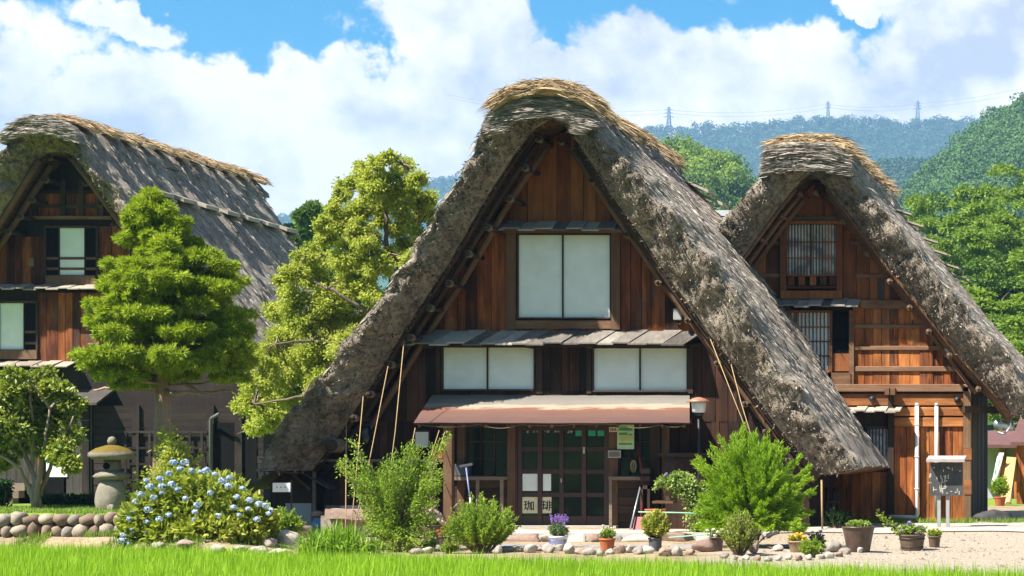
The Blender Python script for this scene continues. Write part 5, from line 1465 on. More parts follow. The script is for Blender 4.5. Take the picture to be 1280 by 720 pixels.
def camellia():
    Y = 44.0; g = RNG(61)
    b = P(46, 636, Y); b.z = gz(b.x, Y) - .03
    limbs = [([(44, 636, 0), (42, 600, 0), (30, 560, .1), (10, 520, .1)], .07, .02), ([(46, 636, 0), (48, 600, -.1), (55, 560, -.1), (62, 510, 0)], .065, .02), ([(48, 636, 0), (40, 590, .1), (42, 540, .1), (38, 490, .2)], .06, .02),
             ([(40, 620, 0), (28, 590, -.1), (12, 575, -.2), (-20, 560, -.2)], .05, .02), ([(50, 620, 0), (66, 575, .1), (80, 545, 0), (92, 520, 0)], .05, .015)]
    cl = [(a, bb, r, g.uniform(-.8, .8)) for a, bb, r in [(10, 488, 22), (40, 482, 22), (68, 482, 20), (88, 500, 17), (0, 515, 24), (30, 512, 24), (58, 510, 24), (82, 526, 20), (12, 540, 22), (42, 535, 22), (70, 545, 20), (92, 545, 14), (-12, 555, 22), (0, 575, 16), (80, 565, 18), (60, 568, 12), (88, 580, 12), (-20, 500, 26), (-25, 530, 26), (20, 470, 14), (55, 468, 12), (25, 560, 12)]]
    broadleaf('camellia_tree', 'rounded bushy tree with several bare stems and yellow tinged leaves left of the stone lantern', b, limbs, cl, 11000, .11, .062, M['leaf_camellia'], M['bark_pale'], .07, 61, Y=Y)
camellia()

def forest_tree(name, label, base, h, w, seed, group, mats_, mesh=None, conif=False):
    """a full-grown tree of the wood: trunk and a lobed leafy crown"""
    T = thing(name, label, 'tree', base, group); g = RNG(seed); base = np.array(base)
    mb = MB(); limb(mb, [Vector(base), Vector(base + np.array([.1, 0, h * .5])), Vector(base + np.array([0, 0, h * .68]))], w * .045, w * .01, 7, .1, seed)
    for k in range(5):
        a = g.uniform(0, 6.28); z = h * g.uniform(.3, .55)
        limb(mb, [Vector(base + np.array([0, 0, z])), Vector(base + np.array([math.cos(a) * w * .2, math.sin(a) * w * .2, z + h * .12])), Vector(base + np.array([math.cos(a) * w * .36, math.sin(a) * w * .36, z + h * .18]))], w * .018, w * .005, 5, .1, seed + k)
    mb.build('trunk', M['bark'], T)
    C, D = [], []
    if conif:
        k = 5200; t = g.random(k) ** .8; lay = np.round(t * 11) / 11 + g.normal(0, .018, k); a = g.uniform(0, 6.28, k); rr = w * .5 * (1.02 - lay) * (.35 + .65 * g.random(k) ** .5) * (1 + .2 * np.sin(a * 5 + lay * 40))
        C = base + np.stack([np.cos(a) * rr, np.sin(a) * rr, h * (.12 + .88 * lay) - rr * .25], -1); D = np.stack([np.cos(a), np.sin(a), -.35 + 0 * a], -1) + g.normal(0, .4, (k, 3))
        leaves('crown', C, D, g.uniform(.3, .6, k), g.uniform(.10, .2, k), mats_, T, seed)
        return T
    nl = 26
    for _ in range(nl):
        d = norm(g.normal(0, 1, 3)); d[2] = d[2] * .95 + .12
        c = base + np.array([0, 0, h * .60]) + d * np.array([w * .36, w * .36, h * .35]) * g.uniform(.6, 1.05)
        r = w * g.uniform(.11, .19); k = 300
        u = norm(g.normal(0, 1, (k, 3))); u[:, 2] = np.abs(u[:, 2]) * 1.1 - .4
        C.append(c + u * r * (g.random((k, 1)) ** .3) * np.array([1.15, 1.15, .75])); D.append(u * .6 + g.normal(0, .55, (k, 3)) + np.array([0, 0, -.1]))
    C, D = np.concatenate(C), np.concatenate(D)
    L = g.uniform(.22, .52, len(C))
    leaves('crown', C, D, L, L * .62, mats_, T, seed)
    return T

def wood_right():
    # rising ground and individual trees behind the right farmhouse
    def th(x, y): return float(np.interp(y, [95, 120, 160, 230, 300], [0, 2, 6, 11, 13]) * sstep(-26, -14, np.array(x * 1.0 + (y - 110) * .10)))
    xs = np.linspace(-40, 90, 90); ys = np.linspace(92, 330, 60); gx, gy = np.meshgrid(xs, ys)
    gzv = np.array([[th(a, b) - .3 for a in xs] for b in ys])
    V = np.stack([gx, gy, gzv], -1).reshape(-1, 3); idx = np.arange(gx.size).reshape(gx.shape)
    Fq = np.stack([idx[:-1, :-1], idx[:-1, 1:], idx[1:, 1:], idx[1:, :-1]], -1).reshape(-1, 4)
    tag(mesh_np('near_hillside', V, Fq, M['hill_floor'], smooth=True), kind='structure')
    # crown-top positions as they stand in the photograph: (px, py of crown top, distance, crown width px)
    spec = [(1135, 244, 205, 82), (1178, 216, 210, 96), (1228, 214, 205, 92), (1275, 196, 215, 100), (1120, 268, 170, 66), (1156, 262, 168, 84), (1204, 262, 165, 92), (1252, 250, 170, 96), (1298, 242, 170, 100),
            (1140, 302, 142, 88), (1186, 304, 142, 96), (1238, 298, 140, 104), (1288, 292, 142, 104), (1166, 348, 122, 92), (1216, 344, 122, 100), (1270, 338, 122, 110), (1226, 386, 108, 96), (1280, 380, 108, 104), (1258, 420, 100, 90), (1310, 420, 100, 100), (1320, 340, 120, 110), (1325, 190, 220, 100), (1108, 300, 150, 50), (1152, 238, 190, 80), (1205, 236, 188, 84), (1258, 226, 192, 88), (1126, 284, 155, 70), (1172, 284, 152, 78), (1225, 276, 150, 84), (1150, 330, 132, 80), (1196, 330, 130, 84), (1245, 372, 112, 84), (1200, 372, 112, 80)]
    protos = []
    for k, (px, py, Y, wp) in enumerate(spec):
        x = X_(px, Y); top = Z_(py, Y); w = wp * Y / F; b = min(th(x, Y), top - w * .95); h = top - b
        lab = 'broad leafy green tree in the wood behind the right farmhouse'
        mt = M['leaf_forest2'] if k % 4 != 1 else M['leaf_forest']
        key = k % 5
        if len(protos) < 5:
            t = forest_tree('broadleaf_tree', lab, (x, Y, b), h, w, 700 + k, 'trees of the wood at the right', mt); protos.append((t, h, w))
        else:
            t0, h0, w0 = protos[key]; t = t0.copy(); COL.objects.link(t); t.location = (x, Y, b)
            t.scale = (w / w0, w / w0, h / h0); t.rotation_euler = (0, 0, k * 1.7)
            for ch in t0.children:
                c = ch.copy(); COL.objects.link(c); c.parent = t
    # trees between the left and middle houses, far back
    for k, (nm, lab, px, py, Y, wp, hp, cf) in enumerate([('broadleaf_tree', 'dark green tree, leftmost of those above the end of the left thatch', 364, 236, 150, 46, 130, False), ('broadleaf_tree', 'broad dark green tree behind the airy light green tree', 396, 236, 140, 84, 120, False),
             ('broadleaf_tree', 'pale green broad topped tree right of the dark pointed conifer', 380, 240, 130, 60, 130, False), ('broadleaf_tree', 'second green tree showing between the light crown and the left thatch', 412, 244, 150, 66, 130, False), ('broadleaf_tree', 'dim green tree low behind the middle of the airy light green tree', 425, 286, 150, 80, 120, False), ('broadleaf_tree', 'rounded dusky tree behind the left rake of the middle farmhouse', 520, 330, 150, 110, 120, False), ('cedar_tree', 'dark conifer low between the left thatch and the airy light green tree', 436, 330, 130, 60, 140, True), ('broadleaf_tree', 'dark leafy tree behind the back eave of the left farmhouse', 385, 300, 125, 90, 130, False)]):
        b = P(px, py + hp, Y); b.z = -.2 if cf or True else b.z
        forest_tree(nm, lab, b, Z_(py, Y) + .2, wp * Y / F, 800 + k, None, M['leaf_pine'] if k in (0, 6) else M['leaf_forest'], conif=cf)
wood_right()

# ------------------------------------------------------------------ pylons
def pylons():
    Y = 3620.0
    for k, (px, py0, py1, lab) in enumerate([(836, 134, 172, 'lattice power pylon just right of the middle thatch on the far ridge'), (1035, 127, 150, 'smallest lattice power pylon, above the right farmhouse on the far ridge'), (1147, 126, 158, 'lattice power pylon standing where the far ridge meets the right slope')]):
        b = P(px, py1, Y); top = Z_(py0, Y)
        T = thing('power_pylon', lab, 'pylon', b, 'power pylons on the far ridge')
        h = top - b.z; mb = MB(); w0, w1 = h * .13, h * .025; n = 7; tk = 1.4
        def cor(t, i): w = w0 + (w1 - w0) * t ** .8; a = i * math.pi / 2 + math.pi / 4; return Vector((b.x + math.cos(a) * w, Y + math.sin(a) * w, b.z + h * t))
        for i in range(4):
            for j in range(n):
                t0, t1 = j / n, (j + 1) / n; mb.bar(cor(t0, i), cor(t1, i), tk, tk); mb.bar(cor(t0, i), cor(t1, (i + 1) % 4), tk * .6, tk * .6); mb.bar(cor(t0, (i + 1) % 4), cor(t1, i), tk * .6, tk * .6)
        mb.build('tower', M['steel'], T)
        q = MB()
        for t, l in ((.68, .17), (.8, .15), (.91, .12)):
            q.bar((b.x - h * l, Y, b.z + h * t), (b.x + h * l, Y, b.z + h * t), tk * .8, tk * .8); q.bar((b.x - h * l, Y, b.z + h * t), (b.x, Y, b.z + h * (t + .05)), tk * .6, tk * .6); q.bar((b.x + h * l, Y, b.z + h * t), (b.x, Y, b.z + h * (t + .05)), tk * .6, tk * .6)
        q.build('crossarm', M['steel'], T)
pylons()
def wires():
    Y = 3620.0
    for k, (dx, dz) in enumerate(((-3, 0), (3, -6))):
        pts = []
        for (a, za), (b, zb) in (((560, 118), (836, 137)), ((836, 137), (1035, 130)), ((1035, 130), (1147, 130)), ((1147, 130), (1420, 70))):
            for t in np.linspace(0, 1, 14)[:-1]: pts.append(P(a + (b - a) * t, za + (zb - za) * t + 9 * 4 * t * (1 - t) * (b - a) / 250, Y) + Vector((dx, 0, dz)))
        q = MB(); q.tube(pts, .22, 4); tag(q.build('power_line', M['steel'], loc=pts[0]), ['upper power line slung between the pylons on the far ridge', 'lower power line slung between the pylons on the far ridge'][k], 'cable')
wires()

# ------------------------------------------------------------------ garden: helpers
def onground(px, py, y0=None):
    """where the sight line through a photo point meets the ground beyond the paddy"""
    lo = None
    for k in range(900):
        Y = 29 + k * .03; x = X_(px, Y)
        if Y < float(Yedge(x)) + .45: continue
        if gz(x, Y) >= Z_(py, Y): return Vector((x, Y, gz(x, Y)))
    Y = 44.0; return Vector((X_(px, Y), Y, gz(X_(px, Y), Y)))
def at(px, py, Y): return P(px, py, Y)

def rock_mesh(name, c, r, seed, mat, label, cat='rock', group=None, flat=.6, yaw=0, box=.0):
    g = RNG(seed); import bmesh
    bm = bmesh.new(); bmesh.ops.create_icosphere(bm, subdivisions=3, radius=1.0)
    V = np.array([v.co[:] for v in bm.verts]); Fq = np.array([[v.index for v in f.verts] for f in bm.faces]); bm.free()
    if box: V = np.sign(V) * np.abs(V) ** (1 - box * .55); 
    n = fbm(V * 1.25 + seed * 3.1, seed, 3); V = V * (1 + .30 * n)[:, None]
    # a few flat cleaves
    for _ in range(11):
        d = norm(g.normal(0, 1, 3)); h = g.uniform(.62, .9); k = V @ d; V -= np.maximum(k - h, 0)[:, None] * d * .85
    V += .03 * fbm(V * 6, seed + 4, 3)[:, None]
    V *= np.array(r)
    cy, sy = math.cos(yaw), math.sin(yaw); V = np.stack([V[:, 0] * cy - V[:, 1] * sy, V[:, 0] * sy + V[:, 1] * cy, V[:, 2]], -1)
    V += np.array([c[0], c[1], c[2] + r[2] * flat])
    o = mesh_np(name, V, Fq, mat, None, smooth=True, loc=c)
    return tag(o, label, cat, group)

def sprigs(g, P0, P1, per, leaf, spread=.6, t0=.25, sag=0):
    """leaves set along stems from P0 to P1"""
    n = len(P0); t = t0 + (1 - t0) * g.random((n, per)) ** .8
    A = P0[:, None] + (P1 - P0)[:, None] * t[..., None]
    A[..., 2] -= sag * (t ** 2)
    d = norm(P1 - P0)[:, None] * .8 + g.normal(0, spread, (n, per, 3))
    return A.reshape(-1, 3), d.reshape(-1, 3)
def stems_mesh(g, P0, P1, r=.006, every=1, name='stems', mat=None, parent=None):
    mb = MB()
    for a, b in list(zip(P0, P1))[::every]: mb.tube([Vector(a), Vector(a * .5 + b * .5), Vector(b)], [r, r * .7, r * .35], 4, cap=False)
    return mb.build(name, mat, parent)
def dome(g, n, c, rx, ry, h, lo=-.1, pw=.5, jit=.15):
    """stem tips over a dome standing at c"""
    d = norm(g.normal(0, 1, (n, 3))); d[:, 2] = np.abs(d[:, 2]) * (1 - lo) + lo; 
    q = (1 - jit + 2 * jit * g.random(n))[:, None] * (g.random((n, 1)) ** pw * .45 + .55)
    return np.array(c) + np.array([0, 0, h * .42]) + d * q * np.array([rx, ry, h * .58])
def petals(name, cs, rs, per, size, mat, parent, seed, flat=1.0):
    g = RNG(seed); C, D = [], []
    for c, r in zip(cs, rs):
        u = norm(g.normal(0, 1, (per, 3))); u[:, 2] *= flat
        C.append(np.array(c) + u * r); D.append(np.cross(u, g.normal(0, 1, (per, 3))) + u * .3)
    C, D = np.concatenate(C), np.concatenate(D)
    return leaves(name, C - norm(D) * size * .5, D, size, size * .85, mat, parent, seed, fold=.1)

def bush(name, label, cat, base, rx, ry, h, n, per, leaf, lw, mat, seed, spread=.6, group=None, t0=.3, stemr=.008, sag=0, jit=.15, stem_mat='bark', root=.25):
    g = RNG(seed); T = thing(name, label, cat, base, group)
    P1 = dome(g, n, base, rx, ry, h, jit=jit); P0 = np.array(base) + (P1 - np.array(base)) * np.array([root, root, .05])
    stems_mesh(g, P0, P1, stemr, max(1, n // 90), 'stems', M[stem_mat], T)
    C, D = sprigs(g, P0, P1, per, leaf, spread, t0, sag)
    leaves('foliage', C, D, leaf * g.uniform(.6, 1.25, len(C)), lw * g.uniform(.7, 1.25, len(C)), M[mat], T, seed)
    return T, P1

# ------------------------------------------------------------------ left terrace
def terrace():
    # retaining wall of two courses of rounded stones
    g = RNG(2); V, Fs = [], []; b = 0
    import bmesh
    bm = bmesh.new(); bmesh.ops.create_icosphere(bm, subdivisions=2, radius=1.0)
    S = np.array([v.co[:] for v in bm.verts]); SF = np.array([[v.index for v in f.verts] for f in bm.faces]); bm.free()
    W_ = thing('stone_wall', 'low dry wall of rounded brown stones holding up the lawn at the left', 'stone wall', (-20.5, 40.6, 0))
    for row, z, sz in ((0, .11, .145), (1, .325, .125)):
        x = -24.2 + row * .13
        while x < -18.75:
            w = g.uniform(.17, .31) * (1 if row == 0 else .95)
            v = S * (1 + .26 * fbm(S * 1.4 + len(V) * 2.7, 5, 3))[:, None]
            v = np.sign(v) * np.abs(v) ** .9 * np.array([w * .52, .2, sz * g.uniform(.85, 1.12)])
            a = g.uniform(-.2, .2); v = np.stack([v[:, 0] * math.cos(a) - v[:, 2] * math.sin(a), v[:, 1], v[:, 0] * math.sin(a) + v[:, 2] * math.cos(a)], -1)
            V.append(v + np.array([x + w / 2, 40.62 + .06 * row + g.uniform(-.04, .04), z + g.uniform(-.02, .03)])); Fs.append(SF + b); b += len(S); x += w * .97
    mesh_np('stones', np.concatenate(V), np.concatenate(Fs), M['rock_wall'], W_, smooth=True)
    # lantern
    Y = 42.3; c = at(140, 641, Y); c.z = gz(c.x, Y) - .02; s = Y / F
    L = thing('stone_lantern', 'old stone garden lantern with a broad mossy cap on the lawn', 'stone lantern', c); g = RNG(8)
    def z(py): return Z_(py, Y) - c.z
    q = MB(); q.lathe(c, [(.24, 0), (.285, .10), (.30, .22), (.29, .36), (.25, .5), (.20, z(601)), (.17, z(600))], 18, .04, g); q.build('pedestal', M['lantern'], L)
    q = MB(); q.lathe(c, [(.10, z(602)), (.26, z(599)), (.335, z(595.5)), (.30, z(592)), (.16, z(589))], 20, .05, g); q.build('platform', M['lantern'], L)
    q = MB(); q.lathe(c, [(.155, z(590)), (.165, z(583)), (.15, z(574))], 8, .02, g); fb = q.build('fire_box', M['lantern'], L)
    q = MB(); q.tube([c + Vector((-.03, -.175, z(582.5))), c + Vector((-.03, -.12, z(582.5)))], .062, 14); q.build('opening', M['black'], fb)
    q = MB(); q.lathe(c, [(.14, z(575)), (.36, z(574)), (.425, z(570)), (.40, z(566)), (.28, z(560.5)), (.10, z(556.5)), (.04, z(556))], 24, .05, g); q.build('cap', M['lantern_moss'], L)
    q = MB(); q.lathe(c, [(.03, z(557)), (.075, z(554)), (.085, z(551)), (.06, z(547)), (.01, z(545.5))], 14, .03, g); q.build('finial', M['lantern'], L)
    rock_mesh('rock', (at(140, 641, 41.9).x, 41.85, gz(at(140, 641, 41.9).x, 41.85) - .02), (.075, .07, .085), 5, M['lantern'], 'small upright stone block at the foot of the stone lantern', flat=.9, box=.6)
    # low dark hedge behind the lantern, and clipped end at the frame edge
    for k, (a, b_, t, y, lab) in enumerate(((56, 126, 621, 45.2, 'low dark clipped hedge behind the stone lantern'), (-20, 6, 604, 45.2, 'dark bush cut off by the left edge of the picture'))):
        x0, x1 = X_(a, y), X_(b_, y); g = RNG(20 + k); n = 5200; gz0 = gz((x0 + x1) / 2, y); h = Z_(t, y) - gz0
        T = thing('hedge' if k == 0 else 'dark_bush', lab, 'hedge' if k == 0 else 'bush', ((x0 + x1) / 2, y, gz0))
        C = np.stack([g.uniform(x0, x1, n), y + g.uniform(-.3, .3, n), gz0 + h * g.random(n) ** .6 * (1 + .10 * np.sin(g.uniform(0, 9, n)))], -1)
        q = MB()
        for i in range(7): x = x0 + (x1 - x0) * (i + .5) / 7; q.tube([(x, y, gz0), (x + .05, y, gz0 + h * .7)], .012, 5)
        q.build('stems', M['bark'], T)
        leaves('foliage', C, g.normal(0, 1, (n, 3)) + np.array([0, -.3, .2]), g.uniform(.05, .1, n), g.uniform(.03, .05, n), M['leaf_dark'], T, k)
    # leafy creeper at the foot of the cypress
    b = at(212, 640, 42.4); b.z = gz(b.x, 42.4); g = RNG(31)
    T = thing('climbing_shrub', 'fresh green creeper climbing the foot of the conifer trunk', 'shrub', b)
    P1 = np.array([at(a, c_, 42.4 + g.uniform(-.2, .25)) for a, c_ in [(204, 535), (214, 540), (222, 548), (230, 556), (238, 572), (206, 560), (216, 570), (226, 580), (202, 585), (236, 592), (245, 575), (212, 598), (196, 590), (180, 596), (172, 606), (190, 610), (168, 618), (228, 565), (218, 555)]])
    P0 = P1 * .25 + np.array(b) * .75
    stems_mesh(g, P0, P1, .012, 1, 'stems', M['bark'], T)
    C, D = sprigs(g, P0, P1, 120, .09, .8, .35); C = C + g.normal(0, .085, C.shape)
    leaves('foliage', C, D + np.array([0, 0, -.4]), g.uniform(.06, .12, len(C)), g.uniform(.035, .06, len(C)), M['leaf_light'], T, 3)
terrace()
def wall_weeds():
    g = RNG(88); n = 5200; x = g.uniform(-24, -18.4, n); y = 40.45 - np.abs(g.normal(0, .28, n)); k = vnoise(np.stack([x * 1.7, y * 2, 0 * x], -1), 8) > -.1; x, y = x[k], y[k]
    o = blades('wall_grass', np.stack([x, y, gh(x, y) - .01], -1), g.uniform(.05, .19, len(x)), g.uniform(.008, .018, len(x)), .6, M['grass'], 89, seg=2)
    tag(o, 'wild grass along the foot of the low stone wall', 'grass', kind='stuff')
wall_weeds()

def hydrangea():
    Y = 39.7; g = RNG(17); b = at(252, 676, Y); b.z = gz(b.x, Y) - .03
    T = thing('hydrangea_bush', 'wide yellowish green hydrangea covered in pale blue flower heads', 'hydrangea', b)
    ell = [(250, 640, 62, 42, 0), (205, 648, 45, 40, -.2), (295, 648, 40, 36, 0), (178, 655, 28, 32, -.2), (324, 654, 20, 22, .1), (232, 610, 36, 22, .2), (268, 615, 40, 24, .2), (165, 670, 16, 16, -.35), (212, 668, 30, 16, -.5), (260, 664, 45, 18, -.5), (306, 666, 24, 14, -.3)]
    cen = [np.array(at(a, c, Y + d)) for a, c, _, _, d in ell]; rad = [np.array([rx * Y / F, .75 * rx * Y / F, ry * Y / F]) for _, _, rx, ry, _ in ell]
    C, D = [], []
    for c, r in zip(cen, rad):
        k = int(2600 * r[0] * r[2]) + 150
        p, d = shell_pts(g, k, c, r, .55); C.append(p); D.append(d * .6 + g.normal(0, .5, d.shape) + np.array([0, -.1, .15]))
    C, D = np.concatenate(C), np.concatenate(D); k = C[:, 2] > b.z - .02; C, D = C[k], D[k]
    leaves('foliage', C, D, g.uniform(.09, .17, len(C)), g.uniform(.06, .105, len(C)), M['leaf_hydrangea'], T, 4)
    q = MB()
    for i in range(40):
        c = C[g.integers(0, len(C))]; q.tube([Vector((b.x + (c[0] - b.x) * .45, b.y + .1, b.z)), Vector(c * .6 + np.array(b) * .4) + Vector((0, 0, .08)), Vector(c)], [.012, .009, .005], 5, cap=False)
    q.build('stems', M['bark'], T)
    H = [(225, 586), (217, 578), (231, 578), (240, 588), (251, 590), (258, 588), (269, 593), (287, 597), (278, 601), (303, 610), (183, 601), (200, 598), (211, 592), (203, 608), (215, 605), (188, 608), (232, 623), (203, 616), (170, 627), (163, 648), (185, 637), (199, 649), (183, 653), (167, 663), (154, 669), (162, 679), (186, 667), (158, 675), (244, 640), (247, 631), (263, 616), (273, 645), (292, 634), (296, 621), (312, 625), (310, 636), (324, 630), (332, 632), (339, 637), (321, 649), (211, 644), (243, 650), (286, 607), (176, 618), (192, 622), (222, 612), (152, 676), (166, 640), (299, 644), (336, 642)]
    for k, (px, py) in enumerate(H):
        # on the near surface of the bush
        best = Y - .5
        for c, r in zip(cen, rad):
            x, z = X_(px, Y) - c[0], Z_(py, Y) - c[2]; u = 1 - (x / r[0]) ** 2 - (z / r[2]) ** 2
            if u > 0: best = min(best, c[1] - r[1] * math.sqrt(u) - .03)
        c = np.array(at(px, py, best)); r = g.uniform(.042, .078)
        petals('flower_head', [c], [np.array([r, r, r * .75])], 70, .042, M['fl_blue'], T, 60 + k)
hydrangea()

def front_garden():
    # yellowish shrub and low growth right of the hydrangea
    b = at(350, 660, 41.0); b.z = gz(b.x, 41.0)
    bush('leafy_shrub', 'low yellow green shrub between the hydrangea and the pale boulder', 'shrub', b, .42, .4, .62, 130, 34, .07, .03, 'leaf_shrub', 41, jit=.2)
    # strap-leaved clump
    g = RNG(9); b = onground(420, 694); T = thing('daylily_clump', 'arching clump of long strap leaves beside the pale boulder', 'plant', b); n = 620
    x = b.x + g.normal(0, .30, n).clip(-.58, .58); y = b.y + g.normal(0, .2, n); C = np.stack([x, y, gh(x, y) - .02], -1)
    blades('leaves', C, (.66 - .35 * np.abs(x - b.x) ** 1.2) * g.uniform(.65, 1.1, n), g.uniform(.026, .045, n), .95, M['leaf_lily'], 10, T, seg=5, curve=.9)
    # loose feathery shrub with arching shoots
    b = onground(498, 690); g = RNG(33)
    T = thing('arching_shrub', 'tall loose green shrub with two upswept shoots in front of the garden cords', 'shrub', b); Y = b.y
    tips = [(437, 552), (430, 575), (420, 578), (447, 572), (452, 592), (460, 600), (470, 588), (480, 580), (490, 572), (503, 562), (510, 554), (520, 560), (528, 572), (545, 556), (556, 545), (540, 575), (536, 596), (548, 590), (550, 605), (541, 612), (448, 606), (438, 612), (456, 620), (470, 612), (485, 600), (500, 590), (515, 590), (528, 604), (468, 630), (455, 634), (480, 628), (500, 615), (520, 622), (538, 628), (545, 600), (490, 645), (510, 645), (525, 650), (478, 650), (488, 668), (505, 668), (518, 672), (470, 664), (515, 560), (497, 575), (475, 600), (508, 602), (462, 655), (475, 672), (490, 680), (512, 682), (528, 676), (538, 664), (500, 655), (484, 690), (520, 690), (545, 640), (460, 640), (532, 645)]
    P1 = np.array([np.array(at(a, c, Y + g.uniform(-.45, .45))) for a, c in tips for _ in range(3)]); P1 += g.normal(0, .05, P1.shape)
    stem = np.array(b) + np.array([0, 0, .35]); P0 = stem + (P1 - stem) * .18
    q = MB(); q.tube([b, b + Vector((.02, 0, .3)), b + Vector((-.03, 0, .8))], [.05, .04, .02], 8)
    q.build('trunk', M['bark'], T); stems_mesh(g, P0, P1, .009, 1, 'stems', M['bark'], T)
    C, D = sprigs(g, P0, P1, 95, .06, .75, .25); C += g.normal(0, .045, C.shape)
    leaves('foliage', C, D, g.uniform(.035, .075, len(C)), g.uniform(.02, .034, len(C)), M['leaf_shrub'], T, 7)
    # small pale shrub left of the door
    b = onground(602, 692); T, P1 = bush('rounded_shrub', 'small pale leaved rounded shrub left of the glazed door', 'shrub', b, .60, .5, .98, 420, 46, .055, .022, 'leaf_shrub', 42, jit=.22)
    # large bright bush, right of the door
    b = onground(940, 684); g = RNG(55); Y = b.y
    T = thing('summer_cypress_bush', 'big bright green feathery bush with upright spikes right of the door', 'bush', b)
    n = 620; P1 = dome(g, n, b, 1.12, .95, 1.98, lo=-.75, pw=.2, jit=.16); core = np.array(b) + np.array([0, 0, .55])
    P0 = core + (P1 - core) * .40; P1[:, 2] = np.maximum(P1[:, 2], b.z + .1)
    up = np.array([0, 0, 1.0]); P1 = P0 + (norm(P1 - P0) * .80 + up * .30) * np.linalg.norm(P1 - P0, axis=1, keepdims=True)
    sp = np.array([np.array(at(a, c, Y + d)) for a, c, d in [(931, 536, 0), (922, 560, -.2), (905, 552, .1), (948, 548, .2), (965, 556, -.1), (980, 560, .1), (872, 572, 0), (868, 578, .2), (880, 585, -.3), (1000, 572, .2), (1012, 582, 0), (1016, 598, -.2), (1018, 612, .1), (890, 562, .2), (1010, 640, .2), (957, 552, .3), (915, 548, .3), (938, 542, -.1)]])
    sp0 = sp * .55 + core * .45; P0 = np.concatenate([P0, np.repeat(sp0, 3, 0)]); P1 = np.concatenate([P1, np.repeat(sp, 3, 0) + g.normal(0, .04, (len(sp) * 3, 3))])
    stems_mesh(g, np.tile(np.array(b), (40, 1)) + g.normal(0, .04, (40, 3)) * np.array([1, 1, 0]), P0[:40], .014, 1, 'stems', M['bark'], T)
    C, D = sprigs(g, P0, P1, 125, .07, .30, .10); C += g.normal(0, .017, C.shape)
    leaves('foliage', C, D, g.uniform(.05, .10, len(C)), g.uniform(.011, .02, len(C)), M['leaf_bright'], T, 8)
    # yellowish shrub at its foot; small one by the yellow flowers
    b = onground(924, 694); bush('straggly_shrub', 'thin yellowish shrub at the foot of the big bright bush', 'shrub', b, .34, .3, .76, 150, 34, .05, .022, 'leaf_tan2', 43, jit=.25)
    b = onground(1014, 697); bush('rounded_shrub', 'little round yellow green shrub beside the pot of yellow flowers', 'shrub', b, .22, .2, .32, 110, 34, .045, .02, 'leaf_shrub', 44, jit=.2)
    for k, (px, py, r) in enumerate(((470, 692, .2), (535, 688, .16), (660, 655, .0), (352, 656, .25), (880, 664, .2), (1000, 668, .18), (560, 692, .18))):
        if r: 
            b = onground(px, py); bush('ground_weed', ['low weeds in front of the arching shrub', 'weeds under the pot of pink flowers', '', 'weeds behind the pale boulder', 'weeds beside the trailing ivy', 'weeds behind the pot of yellow flowers', 'weeds at the left foot of the rounded shrub'][k], 'weeds', b, r, r, r * 1.3, 40, 22, .06, .025, 'leaf_box', 450 + k)
M['leaf_tan2'] = m_leaf('olive_leaf', [(0, (.11, .17, .022)), (.5, (.29, .36, .05)), (1, (.48, .48, .12))], .35)
front_garden()

